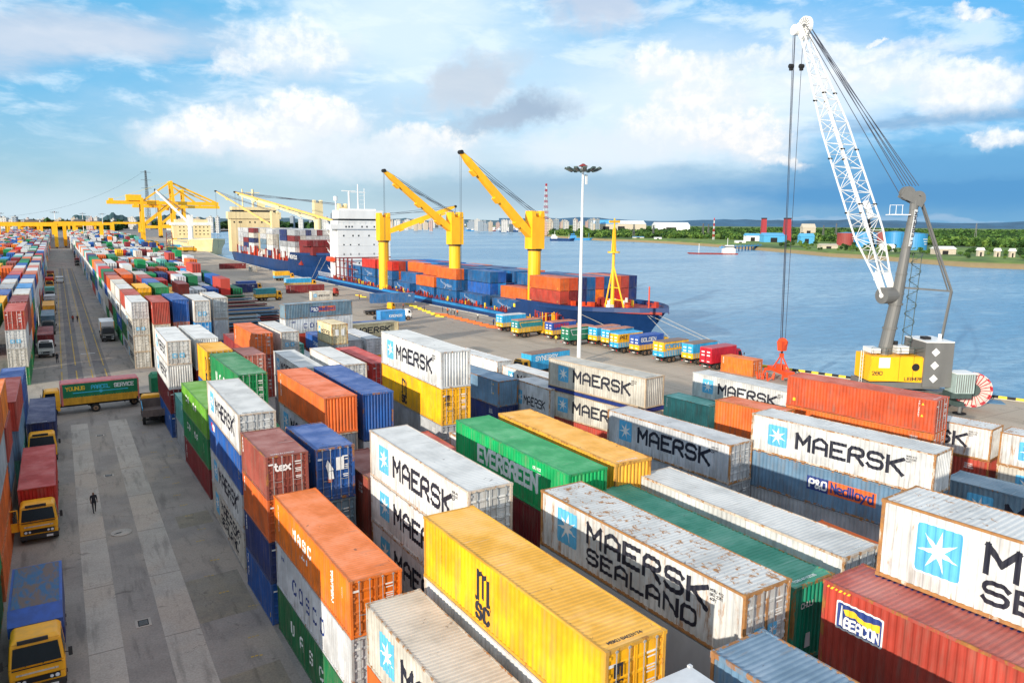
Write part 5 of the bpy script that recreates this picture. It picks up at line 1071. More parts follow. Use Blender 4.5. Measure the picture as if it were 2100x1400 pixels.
person(*pp(150, 661), rad(170), 'person in a reddish shirt, left of the pair on the lane', REDOX, CLOTHD, 'stand'); person(*pp(159, 661), rad(200), 'person in dark clothes, right of the pair on the lane', CLOTHD, CLOTHD, 'walk')
person(*pp(118, 744), rad(0), 'person in dark clothes standing beside the white-cabbed lorry', CLOTHD, CLOTHD, 'stand')
person(*pp(737, 614), rad(30), 'person in orange vest alone on the apron left of the deep blue container', CLOTHO, CLOTHD, 'stand'); person(*pp(827, 634), rad(60), 'person in orange shirt behind the light blue container', CLOTHO, CLOTHD, 'walk')
person(*pp(870, 637), rad(80), 'person in dark clothes at the quay edge near the lettered containers', CLOTHB, CLOTHD, 'stand'); person(*pp(1140, 704), rad(-40), 'person in yellow and brown behind the green lorry', HAZY, TIMBER, 'stand')
person(*pp(635, 604), rad(-40), 'person in dark clothes by the small maroon container', CLOTHD, CLOTHD, 'stand')
for i, (px, py) in enumerate(((918, 644), (925, 646), (932, 645), (938, 648), (980, 656), (1012, 668), (908, 640))):
    person(*pp(px, py), rad(40*i), ('docker in orange, first of the group beside the blue hull', 'docker in white shirt, second of the group beside the blue hull', 'docker in white, tallest of the group beside the blue hull', 'docker in orange, last of the group beside the blue hull', 'docker in white shirt alone by the orange timber', 'docker near the leftmost sky blue lorry', 'docker in dark blue left of the orange group')[i], (CLOTHO, CLOTHW, CLOTHW, CLOTHO, CLOTHW, CLOTHB, CLOTHB)[i], CLOTHD, 'stand', grp='dockers beside the blue ship')
b = MB()
for i in range(9):
    q = at(905+i*13.5, 645+i*3.4, .1); b.beam((q.x-1, q.y+1.6, .25), (q.x+.9, q.y-2.3, .3), .35, .3, CLOTHO)
tag(b.build('timber_row'), 'orange painted timbers laid along the quay beside the blue hull', 'timbers')
b = MB()
for i in range(10):
    q = at(735+i*9.5, 606+i*3.2, .1) if i < 2 else at(820+i*9, 617+i*3.6, .1)
    b.beam((q.x-.6, q.y+1, .2), (q.x+.6, q.y-1.6, .25), .3, .25, HAZY)
tag(b.build('timber_row'), 'yellow painted timbers along the quay edge by the ship stern', 'timbers')
# two-seat white vehicle with canopy on the lane
q = at(123, 580); b = MB(); b.box(-1.1, 1.1, 0, 3.0, .5, 1.2, WHITEP); b.box(-1.2, 1.2, -.1, 3.1, 2.1, 2.25, WHITEP)
for sx in (-1, 1):
    for yy in (.1, 2.9): b.box(sx*1.05-.04, sx*1.05+.04, yy-.04, yy+.04, 1.2, 2.1, DARK); b.tube((sx*1.0, yy+(.4 if yy < 1 else -.4), .4), (sx*1.2, yy+(.4 if yy < 1 else -.4), .4), .38, RUBBER, 10)
tag(b.build('service_cart', loc=(q.x, q.y, 0)), 'white-roofed open cart on the lane by the lorry queue', 'cart')
# ------------------------------------------------------------------ lamp masts
def mast(x, y, hgt, lab, s=1.0, simple=False):
    t = empty('lamp_mast', (x, y, 0), 0, lab, 'lamp mast', 'high lamp masts')
    b = MB(); b.tube((0, 0, 0), (0, 0, hgt-1.2), .36*s, WHITEP, 16, .17*s); b.tube((0, 0, 0), (0, 0, .4), .55*s, CONC, 12); b.build('pole', t)
    b = MB(); R = 2.1*s; n = 16; z = hgt-1.0
    for i in range(n):
        a0, a1 = 2*math.pi*i/n, 2*math.pi*(i+1)/n
        b.beam((R*math.cos(a0), R*math.sin(a0), z), (R*math.cos(a1), R*math.sin(a1), z), .1, .1, DKGREEN)
        if i % 4 == 0: b.beam((0, 0, z-.1), (R*math.cos(a0), R*math.sin(a0), z), .09, .09, DKGREEN)
    b.build('ring_frame', t)
    for i in range(12 if not simple else 6):
        a = 2*math.pi*i/(12 if not simple else 6); c, sn = math.cos(a), math.sin(a); b = MB()
        b.beam((R*.95*c, R*.95*sn, z-.02), ((R+.95)*c, (R+.95)*sn, z+.42), .62*s, .30, DKGREEN); b.beam((R*1.0*c, R*1.0*sn, z-.18), ((R+.85)*c, (R+.85)*sn, z+.22), .46*s, .04, GREYP); b.build('floodlight', t)
    b = MB(); b.tube((0, 0, z), (0, 0, z+.7), .32, GREYP, 10); b.tube((0, 0, z+.7), (0, 0, z+1.15), .85*s, MAROON, 12, .15); b.build('cap', t)
    if not simple: b = MB(); b.box(.5, .85, -.15, .15, hgt-3.2, hgt-1.6, WHITEP); b.beam((.3, 0, hgt-1.7), (.6, 0, hgt-1.7), .08, .08, GREYP); b.build('junction_box', t)
mast(75.64, 103.23, 33.0, 'tall white lamp mast with a ring of dark floodlights, in the middle of the apron')
for px, pyb, pyt, lab in ((117, 500, 434, 'thin distant lamp mast above the yellow yard cranes'), (173, 490, 437, 'distant lamp mast between two yard cranes'), (213, 490, 438, 'distant lamp mast left of the ship-to-shore crane'), (4, 500, 436, 'distant lamp mast at the left edge')):
    q = at(px, pyb); zz = 23.4+(proj((q.x, q.y, 23.4))[1]-pyt)*(q-CAMP).dot(_f)/FPX; mast(q.x, q.y, zz, lab, 1.3, True)
# lattice posts on the apron (steel trestle)
q = at(351, 545); b = MB()
for sx in (-1, 1): b.beam((sx*1.6, 0, 0), (sx*1.3, 0, 17), .3, .3, MAROON)
for i in range(9): b.beam((-1.55, 0, 1+i*1.8), (1.5, 0, 2.6+i*1.8), .14, .14, MAROON)
tag(b.build('lattice_post', loc=(q.x, q.y, 0)), 'dark lattice post standing on the apron left of the quay', 'post')
# ------------------------------------------------------------------ mobile harbour crane
CX, CY = 92.7, 56.6
base = Vector((CX, CY, 0))
R0 = Vector((_r.x, _r.y, 0)).normalized(); F0 = Vector((_f.x, _f.y, 0)).normalized()
hook = at(1600, 775, 0); head = Vector((hook.x, hook.y, 51.4))
bd_ = Vector((head.x-CX, head.y-CY, 0)); bdir = bd_.normalized(); side = Vector((-bdir.y, bdir.x, 0))
# upper works turn with the boom: local frame X = boom direction, Y = side
t = empty('harbour_crane', (CX, CY, 0), 0, 'large mobile harbour crane with white lattice boom, grey tower and yellow engine house', 'crane')
def Wp(dep_r, z, dep_f=0.0): return R0*dep_r+F0*dep_f+Vector((0, 0, z))     # along the picture-plane direction from the crane centre
ang = math.atan2(R0.y, R0.x)
def blk(name, r0, r1, f0, f1, z0, z1, m, parent=t):
    b = MB(); b.box(r0, r1, f0, f1, z0, z1, m); o = b.build(name, parent); o.rotation_euler = (0, 0, ang); return o
cab_b = MB(); cab_b.prism([(-4.8, 4.0), (-4.5, 6.7), (-4.0, 7.05), (2.6, 6.9), (2.6, 3.7)], -2.4, -2.1, CRY, 'y'); cab_b.box(-4.5, 2.6, -2.1, 2.2, 3.8, 7.0, CRY)
eh = cab_b.build('engine_house', t); eh.rotation_euler = (0, 0, ang)
b = MB(); b.box(-4.9, 4.4, -2.35, 2.3, 2.9, 3.7, GREYP); b.build('slew_platform', t).rotation_euler = (0, 0, ang)
b = MB(); Q, tw = text_quads('LIEBHERR', .42, .30, .22)
for i, q in enumerate(Q): b.face([(-.2+p.x*.8, -2.42-(i % 9)*.001, 4.0+p.y*.9) for p in q], BLACK)
b.build('lettering', eh); b = MB(); Q, tw = text_quads('280', .42, .36, .22)
for i, q in enumerate(Q): b.face([(-4.4+p.x, -2.42-(i % 9)*.001, 4.7+p.y) for p in q], BLACK)
b.build('number', eh); b = MB(); b.prism([(1.1+.5*math.cos(k*.524), 5.7+.5*math.sin(k*.524)) for k in range(12)], -2.44, -2.41, DARK, 'y'); b.build('fan_vent', eh)
b = MB(); b.box(-3.6, -2.2, -2.425, -2.405, 5.6, 6.9, WHT); b.build('white_panel', eh)
b = MB()
for r_ in (-4.6, -2.8, -1.0, .8, 2.4): b.beam((r_, -2.3, 7.3), (r_, -2.3, 8.2), .05, .05, DKGREEN); b.beam((r_, -2.42, 3.9), (r_, -2.42, 7.2), .03, .02, DARK) if r_ in (-1.0, .8) else None
for z_ in (7.75, 8.2): b.beam((-4.6, -2.3, z_), (2.4, -2.3, z_), .05, .05, DKGREEN)
for z_ in (.0, .35, .7): b.beam((-4.9, -2.5, 3.0-z_), (2.4, -2.5, 3.0-z_), .05, .05, GREYP)
for k in range(9): b.beam((-5.2, -1.4, 2.9+k*.5), (-5.2, -.8, 2.9+k*.5), .05, .05, WHITEP)
b.beam((-5.2, -1.4, 2.7), (-5.2, -1.4, 7.6), .06, .06, WHITEP); b.beam((-5.2, -.8, 2.7), (-5.2, -.8, 7.6), .06, .06, WHITEP); b.build('handrails', eh)
b = MB(); b.box(-4.2, -2.9, -1.2, 1.0, 7.3, 7.9, WHITEP); b.box(-.9, .6, -1.4, .6, 7.3, 8.2, WHITEP); b.box(.7, 1.4, -1.2, .8, 7.3, 8.0, GREYP); b.tube((-.5, 0, 8.2), (-.5, 0, 8.7), .3, DARK, 10); b.build('roof_boxes', eh)
cw = blk('counterweight', 2.0, 5.6, -2.7, 2.6, 3.2, 8.9, GREYP); 
b = MB()
for k, z in enumerate((4.3, 6.0, 7.7)): b.face([(3.3, -2.73, z-.55), (3.85, -2.73, z), (3.3, -2.73, z+.55), (2.75, -2.73, z)], WHT); b.box(5.6, 5.62, -1.2, .4, z-.1, z+.1, WHT)
b.build('warning_diamonds', cw)
b = MB(); b.box(2.0, 5.6, -2.7, 2.6, 8.91, 9.05, WHITEP); b.box(2.6, 3.5, -1, 0, 9.05, 9.4, DARK); b.tube((4.6, -1, 9.0), (4.6, -1, 9.8), .22, WHITEP, 8); b.build('deck_plates', cw)
# tower
tower_b = MB(); tb = Wp(-2.0, 6.3, 0); tm_ = Wp(-.8, 14.5, 0); tt_ = Wp(.3, 26.0, 0)
tower_b.tube(tb, tm_, .84, GREYP, 16, .72); tower_b.tube(tm_, tt_, .72, GREYP, 16, .40)
for f_ in (.12, .5, .88): q_ = tb.lerp(tm_, f_); tower_b.tube(q_-Vector((0, 0, .12)), q_+Vector((0, 0, .12)), .90, GREYP, 16)
for f_ in (.03, .25, .55, .8): q_ = tm_.lerp(tt_, f_); tower_b.tube(q_-Vector((0, 0, .1)), q_+Vector((0, 0, .1)), .78-.33*f_, GREYP, 16)
tower = tower_b.build('tower', t, smooth=False)
b = MB(); b.tube(tt_+Vector((0, 0, -.6)), tt_+Vector((0, 0, .6)), .5, GREYP, 12)
for v_ in (-.42, .42): b.beam(tt_+R0*-1.7+F0*v_+Vector((0, 0, 1.5)), tt_+R0*1.0+F0*v_+Vector((0, 0, .2)), .10, 1.1, GREYP)
for s in (-1.0, .35):
    for v_ in (-.3, 0, .3): c_ = tt_+R0*s+F0*v_+Vector((0, 0, 1.45 if s < 0 else .9)); b.tube(c_-F0*.06, c_+F0*.06, .88, GREYP, 20); b.tube(c_-F0*.12, c_+F0*.12, .30, DARK, 12)
b.build('tower_head', t)
b = MB(); c = tt_+R0*-1.9+Vector((0, 0, -1.2)); b.beam(c-R0*1.2, c+R0*1.2, 1.6, .12, WHITEP)
for s in (-1.1, -.3, .5): b.beam(c+R0*s, c+R0*s+Vector((0, 0, 1.2)), .05, .05, WHITEP)
b.beam(c-R0*1.1+Vector((0, 0, 1.2)), c+R0*.6+Vector((0, 0, 1.2)), .05, .05, WHITEP); b.build('head_platform', t)
b = MB(); pn = (tt_-tm_).normalized(); lw = R0*-.02+F0*-.98
b.beam(tm_+pn*6.4-F0*.82, tm_+pn*11.0-F0*.74, .62, .03, WHT)
for i, ch in enumerate('LIEBHERR'):
    Q, _w = text_quads(ch, .42, .36, .24); c0 = tm_+pn*(6.55+i*.54)-F0*.86
    for j, q in enumerate(Q): b.face([c0+pn*p.x*1.0+R0*-(p.y-.22)+F0*-(.0+.001*(j % 7)) for p in q], BLACK)
b.build('name_board', tower)
# spiral stair cage beside the tower
b = MB(); sc = Wp(.9, 0, .2)
for s in (-.55, .55): b.tube(sc+R0*s+Vector((0, 0, 6.5)), sc+R0*(s+.55)+Vector((0, 0, 20)), .05, DKGREEN, 5)
prev = None
for i in range(90):
    a = i*.42; z = 7+i*.145; c = sc+R0*(.04*(z-6.5)+.62*math.cos(a))+F0*.62*math.sin(a)+Vector((0, 0, z))
    if prev is not None: b.beam(prev, c, .07, .07, DKGREEN)
    prev = c
    if i % 2 == 0: b.beam(c, sc+R0*(.04*(z-6.5))+Vector((0, 0, z)), .05, .05, DKGREEN)
b.build('spiral_stair', t)
# A-frame at the back
af = Wp(6.1, 15.2); b = MB(); b.beam(Wp(5.4, 8.8), af, .26, .26, GREYP); b.beam(af, Wp(0, 15.6), .22, .22, GREYP); b.beam(af, tt_+R0*.9+Vector((0, 0, .6)), .24, .24, GREYP)
b.beam(af+F0*.8, tt_+R0*.9+F0*.4+Vector((0, 0, .6)), .14, .14, GREYP); b.build('back_stay_frame', t)
# boom: four chords from pivot to head
piv = Wp(-1.9, 14.6); hd = head-base; bv = (hd-piv); BL = bv.length; bn = bv.normalized(); up_ = (Vector((0, 0, 1))-bn*bn.z).normalized(); sd = bn.cross(up_)
def bp(s, u, v): return piv+bn*s+up_*u+sd*v
prof_ = [(0, .35, .8), (3.2, .5, .9), (9, 1.25, 1.25), (BL*.60, 1.2, 1.2), (BL*.93, .45, .5), (BL, .35, .45)]
def wh(s):
    for (a, u0, v0), (c, u1, v1) in zip(prof_[:-1], prof_[1:]):
        if s <= c: f = (s-a)/(c-a); return u0+(u1-u0)*f, v0+(v1-v0)*f
    return prof_[-1][1:]
b = MB(); br = MB()
nodes = [0, 3.2]+[3.2+i*(BL-3.2)/21 for i in range(1, 22)]
for a, c in zip(nodes[:-1], nodes[1:]):
    u0, v0 = wh(a); u1, v1 = wh(c)
    for su in (-1, 1):
        for sv in (-1, 1): b.beam(bp(a, su*u0, sv*v0), bp(c, su*u1, sv*v1), .17, .17, WHITEP)
    if a >= 3.2:
        k = nodes.index(a) % 2
        for su in (-1, 1): br.tube(bp(a, su*u0, (1 if k else -1)*v0), bp(c, su*u1, (-1 if k else 1)*v1), .05, WHITEP, 4); br.tube(bp(a, su*u0, -v0), bp(a, su*u0, v0), .045, WHITEP, 4)
        for sv in (-1, 1): br.tube(bp(a, (1 if k else -1)*u0, sv*v0), bp(c, (-1 if k else 1)*u1, sv*v1), .05, WHITEP, 4); br.tube(bp(a, -u0, sv*v0), bp(a, u0, sv*v0), .045, WHITEP, 4)
    else:
        for sv in (-1, 1): b.beam(bp(0, 0, sv*v0), bp(3.2, 0, sv*v1), 1.0, .25, WHITEP, .6, .25)
bo = b.build('boom', t); br.build('lattice_bracing', bo)
b = MB()
for f in (.30, .50, .72):
    for su in (-1, 1):
        for sv in (-1, 1): u, v = wh(BL*f); b.tube(bp(BL*f, su*u, sv*v)-sd*.3, bp(BL*f, su*u, sv*v)+sd*.3, .13, DARK, 6)
b.build('pin_joints', bo)
b = MB(); b.tube(bp(0, 0, -1.2), bp(0, 0, 1.2), 1.05, GREYP, 18); b.tube(bp(0, 0, -1.3), bp(0, 0, 1.3), .3, WHITEP, 10); b.build('boom_pivot', t)
b = MB(); b.beam(bp(BL*.27, -.3, 1.6), bp(BL*.33, -.3, 1.6), .5, .7, WHITEP); b.beam(bp(BL*.10, -1.5, 1.3), bp(BL*.28, -.6, 1.5), .22, .22, DARK); b.beam(bp(3, -2.2, 1.2), bp(BL*.10, -1.5, 1.3), .5, .5, WHITEP); b.build('luffing_cylinder', t)
b = MB(); b.tube(hd+up_*.5-sd*.25, hd+up_*.5+sd*.25, 1.35, WHITEP, 24); b.tube(hd+up_*.5-sd*.3, hd+up_*.5+sd*.3, .35, GREYP, 10)
for k in range(16):
    a = k*math.pi/8; c = hd+up_*.5; v = (bn*math.cos(a)+up_*math.sin(a)); b.beam(c+v*.5-sd*.28, c+v*1.2-sd*.28, .09, .06, GREYP); b.beam(c+v*.5+sd*.28, c+v*1.2+sd*.28, .09, .06, GREYP)
b.beam(hd-bn*1.6, hd+bn*.8-up_*.4, 1.3, .9, WHITEP); b.tube(hd-R0*1.0-Vector((0, 0, .2))-sd*.4, hd-R0*1.0-Vector((0, 0, .2))+sd*.4, .75, WHITEP, 16); b.build('boom_head_sheaves', t)
def ropes(name, parent, prs, r=.035, m=ROPE):
    b = MB()
    for p, q in prs: b.tube(p, q, r, m, 5)
    return b.build(name, parent)
ropes('luffing_ropes', t, [(hd+up_*.9+sd*v, tt_+R0*r_+Vector((0, 0, 2.4))+F0*v) for v in (-.35, .35) for r_ in (-1.4, -.6, .2)]+[(hd+up_*.3, tt_+R0*-1.7+Vector((0, 0, 1.0)))], .045)
hk = hd+Vector((0, 0, 5.9-51.4))
ropes('hoist_ropes', t, [(hd-R0*1.3+sd*.2, hk-R0*.35), (hd-R0*.9-sd*.2, hk+F0*.2), (hd+R0*.1, hk+R0*.4), (hd-R0*1.2-sd*.2, hk-R0*.2-F0*.2)], .04)
for r_ in (-1.35, .15): b = MB(); c = hd+R0*r_+Vector((0, 0, -5.2)); b.tube(c-sd*.3, c+sd*.3, .32, DARK, 10); b.box(c.x-.2, c.x+.2, c.y-.2, c.y+.2, c.z-.6, c.z+.1, DARK); b.build('rope_guide', t)
b = MB(); b.tube(hk-F0*.35+Vector((0, 0, -.2)), hk+F0*.35+Vector((0, 0, -.2)), .62, ORNP, 16); b.frust((hk.x-.55, hk.x+.55, hk.y-.4, hk.y+.4), (hk.x-.75, hk.x+.75, hk.y-.45, hk.y+.45), hk.z-1.6, hk.z-.1, ORNP); b.tube(hk+Vector((0, 0, -2.4)), hk+Vector((0, 0, -1.5)), .16, DARK, 8); b.build('hook_block', t)
# chassis, outriggers, wheels
def cb_(name, fn): b = MB(); fn(b); o = b.build(name, t); o.rotation_euler = (0, 0, ang+rad(14)); return o
cb_('undercarriage', lambda b: (b.frust((-9.5, 8.5, -2.2, 2.2), (-8.5, 7.5, -1.7, 1.7), .9, 1.8, DKGREEN), b.tube((0, 0, 1.8), (0, 0, 2.3), 2.0, DKGREEN, 20), b.box(4.5, 7.5, -2.0, 2.0, 1.8, 2.1, GREYP)))
for xx in (-6.5, 5.5):
    for s in (-1, 1): cb_('outrigger', lambda b, xx=xx, s=s: (b.box(xx-.4, xx+.4, min(s*1.8, s*5.2), max(s*1.8, s*5.2), .95, 1.5, DKGREEN), b.tube((xx, s*5.0, .1), (xx, s*5.0, 1.0), .22, GREYP, 10), b.tube((xx, s*5.0, 0), (xx, s*5.0, .12), .8, DARK, 12)))
for i in range(7):
    for s in (-1, 1): cb_('wheel', lambda b, i=i, s=s: (b.tube((-8+i*2.4, s*1.2, .62), (-8+i*2.4, s*2.1, .62), .62, RUBBER, 16), b.tube((-8+i*2.4, s*2.08, .62), (-8+i*2.4, s*2.14, .62), .3, HUB, 10)))
cb_('access_stair', lambda b: [b.beam((-9.2-i*.2, -1.9, 2.6-i*.35), (-9.2-i*.2, -1.1, 2.6-i*.35), .25, .06, WHITEP) for i in range(6)]+[b.beam((-9, -1.9, 3.4), (-10.6, -1.9, .9), .06, .06, WHITEP), b.beam((-9, -1.1, 3.4), (-10.6, -1.1, .9), .06, .06, WHITEP)])
b = MB(); b.box(5.7, 8.1, -3.6, -1.3, 2.6, 5.1, BLDG if False else plain('pale_green_cabinet', (.38, .48, .46), .6))
for i in range(8): b.box(5.8+i*.28, 5.9+i*.28, -3.63, -3.6, 2.7, 5.0, GREYP)
b.box(5.6, 8.2, -3.7, -1.2, 5.1, 5.2, WHITEP); b.box(5.4, 8.0, -3.4, -1.4, 1.9, 2.6, DKGREEN); o = b.build('generator_cabinet', t); o.rotation_euler = (0, 0, ang)
# cable reel
rc_ = at(1990, 838, 0)-base
b = MB(); c = Vector((rc_.x, rc_.y, 2.55)); ax = (F0*.95+R0*.25).normalized(); e1 = Vector((0, 0, 1)); e2 = ax.cross(e1)
RW = plain('reel_pink_white', (.72, .55, .50), .5); n = 24
for s in (-.28, .28):
    for k in range(n):
        a0, a1 = 2*math.pi*k/n, 2*math.pi*(k+1)/n; P0 = c+ax*s+(e1*math.cos(a0)+e2*math.sin(a0))*2.2; P1 = c+ax*s+(e1*math.cos(a1)+e2*math.sin(a1))*2.2; b.beam(P0, P1, .12, .12, REDL if k % 2 else RW)
        b.beam(c+ax*s+(e1*math.cos(a0)+e2*math.sin(a0))*.7, P0, .10, .05, REDL if s < 0 and k % 1 == 0 else RW)
for k in range(n):
    a0, a1 = 2*math.pi*k/n, 2*math.pi*(k+1)/n; b.face([c+ax*.2+(e1*math.cos(a0)+e2*math.sin(a0))*.7, c+ax*.2+(e1*math.cos(a1)+e2*math.sin(a1))*.7, c+ax*.2+(e1*math.cos(a1)+e2*math.sin(a1))*2.1, c+ax*.2+(e1*math.cos(a0)+e2*math.sin(a0))*2.1], RW)
b.tube(c-ax*.5, c+ax*.5, .8, DKGREEN, 18); b.beam(c-R0*4.2+Vector((0, 0, -.8)), c-ax*.6, .35, .4, DKGREEN); b.build('cable_reel', t)
# spreader standing under the hook, and loose gear
hb = hook.copy(); t3 = empty('spreader', (hb.x, hb.y, 0), ang+rad(8), 'red lifting spreader hanging under the hook above the quay', 'spreader')
b = MB(); b.box(-.7, .7, -3.0, 3.0, .9, 1.5, ORNP); b.box(-1.2, 1.2, -3.05, -2.7, .7, 1.1, ORNP); b.box(-1.2, 1.2, 2.7, 3.05, .7, 1.1, ORNP)
for sx in (-1.15, 1.15):
    for sy in (-2.9, 2.9): b.box(sx-.12, sx+.12, sy-.12, sy+.12, .35, .75, ORNP)
b.build('beam', t3); b = MB()
for sx in (-.6, .6):
    for sy in (-1.3, 1.3): b.beam((sx, sy, 1.5), (0, 0, 3.7), .16, .16, ORNP)
b.box(-.25, .25, -.25, .25, 3.3, 3.9, ORNP); b.box(-.5, .5, -.6, .6, 1.5, 2.2, ORNP); b.build('suspension_frame', t3)
b = MB()
rr = random.Random(3)
for i in range(12): x, y = rr.uniform(-1.2, 1.2), rr.uniform(-1, 1); b.beam((x, y, .1), (x+rr.uniform(-.6, .6), y+rr.uniform(-.6, .6), rr.uniform(.3, 1.3)), .2, .2, ORNP)
q = at(1572, 778); tag(b.build('lifting_gear', loc=(q.x, q.y, 0)), 'heap of red lifting gear left of the spreader', 'lifting gear')
b = MB(); b.box(-1.3, 1.3, -.5, .5, 0, .25, HAZY); b.box(-1.2, 1.2, -.35, .35, .25, .3, STEELB); q = at(1975, 838)
b = MB(); b.box(-3, 3, -1.2, 1.2, .02, .1, STEELB); q = at(2005, 822); tag(b.build('steel_plate', loc=(q.x, q.y, 0), rz=rad(-50)), 'blue steel plate lying at the quay edge beside the cable reel', 'steel plate')
# ------------------------------------------------------------------ ships
def hull(name, parent, L, hb_, zd, zf, Lf, m, wl=-3.0, raised=None, tr=.8, rake=9, deck=REDOX, tps=.8):
    """local: stern y=0, bow y=L, deck height zd, forecastle zf over the last Lf"""
    N = 44; V = []; F = []; b = MB(); secs = []
    for i in range(N+1):
        y = L*i/N; f = y/L
        taper = lambda s, e, p: 1-max(0, (f-s)/(e-s))**p if f > s else 1
        top = hb_*max(0.0, taper(tps, 1.0, 2.2))*(tr+(1-tr)*min(1, f/.12)); low = hb_*max(0.0, taper(tps-.10, 1-rake/L, 1.7) if f < 1-rake/L else 0)*(tr*.8+(1-tr*.8)*min(1, f/.15))
        z = zd+(zf-zd)*min(1, max(0, (y-(L-Lf))/4.0)) + (1.0 if y > L-Lf else 0)*((y-(L-Lf))/Lf)**2*1.0
        yl = min(y, L-rake+ (y-(L-rake))*0.0 if y > L-rake else y)
        secs.append((y, yl, top, low, z))
    for i, (a, c) in enumerate(zip(secs[:-1], secs[1:])):
        for s in (-1, 1):
            p = [(s*a[3], a[1], wl-1), (s*c[3], c[1], wl-1), (s*(c[3]+(c[2]-c[3])*.45), c[1]+(c[0]-c[1])*.5, (wl+c[4])/2), (s*(a[3]+(a[2]-a[3])*.45), a[1]+(a[0]-a[1])*.5, (wl+a[4])/2), (s*a[2], a[0], a[4]), (s*c[2], c[0], c[4])]
            b.face([p[0], p[1], p[2], p[3]], m); b.face([p[3], p[2], p[5], p[4]], m)
            b.face([(s*a[2], a[0], a[4]), (s*c[2], c[0], c[4]), (s*c[2]*.985, c[0], c[4]-.0), (s*a[2]*.985, a[0], a[4])], m)
            b.face([(s*a[2]*.985, a[0], a[4]), (s*c[2]*.985, c[0], c[4]), (s*c[2]*.985, c[0], c[4]-1.0), (s*a[2]*.985, a[0], a[4]-1.0)], m)
        b.face([(-a[2]*.985, a[0], a[4]-1.0), (a[2]*.985, a[0], a[4]-1.0), (c[2]*.985, c[0], c[4]-1.0), (-c[2]*.985, c[0], c[4]-1.0)], deck)
    a = secs[0]; b.face([(-a[3], 0, wl-1), (a[3], 0, wl-1), (a[2], 0, a[4]), (-a[2], 0, a[4])], m)
    return b.build(name, parent), secs
# ship 1
S1 = Vector((100.6, 303, 0)); tip = Vector((105.5, 113.5, 0)); L1 = (tip-S1).length; a1 = math.atan2(tip.y-S1.y, tip.x-S1.x)-math.pi/2
s1 = empty('container_ship', S1, a1, 'blue container ship with three yellow deck cranes and white bridge, moored nearest', 'ship')
hl, secs = hull('hull', s1, L1, 11.9, 1.9, 5.6, 42, HULLB, deck=REDOX, tr=.72, tps=.87)
def s1l(p): p = Vector(p)-S1; c, s = math.cos(-a1), math.sin(-a1); return Vector((p.x*c-p.y*s, p.x*s+p.y*c, p.z))
b = MB(); b.box(-12.0, 12.0, 4, L1-44, 1.0, 1.7, HULLL); b.build('sheer_strake', hl)
sgn = 1      # local +x faces the quay after the half turn
qs = 1 if s1l((80, 200, 0)).x > 0 else -1
# deck clutter: hatch coamings, rails, lashing posts
rr = random.Random(17); b = MB()
b.box(-9.8, 9.8, 30, L1-20, 1.0, 1.58, REDOX)
for i in range(420):
    y = rr.uniform(20, L1-42); s = rr.choice((-1, 1)); x = s*rr.uniform(10.4, 11.7); h_ = rr.uniform(.8, 2.3); b.box(x-.12, x+.12, y-rr.uniform(.1, .5), y+.1, 1.0, 1.0+h_, rr.choice((REDOX, MAROON, MAROON, ORNP, HAZY)))
for s in (-1, 1):
    for zz in (1.9, 2.3): b.beam((s*11.8, 14, zz), (s*11.8, L1-42, zz), .06, .06, MAROON)
    for i in range(int((L1-56)/2)): b.box(s*11.8-.05, s*11.8+.05, 14+i*2, 14.1+i*2, 1.7, 2.35, REDOX)
b.build('deck_fittings', s1)
b = MB()
for i in range(70):
    y = rr.uniform(L1-40, L1-8); f = max(.12, 1-((y-(L1-25))/25 if y > L1-25 else 0)**2.2); x = rr.uniform(-10, 10)*f; h_ = rr.uniform(.5, 2.2); w = rr.uniform(.15, .6); b.box(x-w, x+w, y-w, y+w, 4.5, 4.7+h_, rr.choice((ORNP, REDOX, REDOX, HAZY, ORNP, WHITEP))); b.build('deck_gear', s1); b = MB()
for i in range(30):
    y = L1-40+i*1.3; f = max(.03, 1-max(0, (y-(L1-25))/25)**2.2)
    for s in (-1, 1): b.beam((s*11.2*f, y, 5.4), (s*11.2*max(.02, 1-max(0, (y+1.3-(L1-25))/25)**2.2), y+1.3, 5.4+.0), .09, .5, REDOX if i > 16 else HULLB)
b.build('bulwark_rail', s1); b = MB(); b.tube((0, L1-6, 5.5), (0, L1-6, 10.5), .15, ORNP, 8); b.build('jack_staff', s1)
# containers on ship 1
def ship_box(parent, x, y, z, L, co, deco=None, end='front', lab='', rz=0, grp=None, full=False, r=.2, hs=2.59):
    """local position of centre on a ship; ends towards the bow"""
    c = container(0, 0, 0, 0, L, hs, co, deco, end, r, lab, grp, full)
    M = Matrix.Translation(parent.location) @ Matrix.Rotation(parent.rotation_euler.z, 4, 'Z'); p = M @ Vector((x, y, z)); c.location = p
    c.rotation_euler = (0, 0, parent.rotation_euler.z+rz); return c
BAYS = [(269, 2, 1, ['swoosh', 'swoosh']), (255.5, 3, 2, ['swoosh', 'swoosh', 'red']), (241.5, 3, 5, ['swoosh', 'swoosh', 'red']), (228, 1, 3, ['swoosh']), (211.3, 2, 3, ['swoosh', 'deeporange']), (197.6, 3, 9, ['plain', 'swoosh', 'deeporange']), (183.6, 1, 9, ['swoosh']), (166.3, 1, 9, ['swoosh'])]
SHC = ['shipblue', 'shipblue', 'navy', 'azure', 'deeporange', 'brick', 'shipblue', 'blue', 'deeporange']
GS = 'containers on the nearest ship'
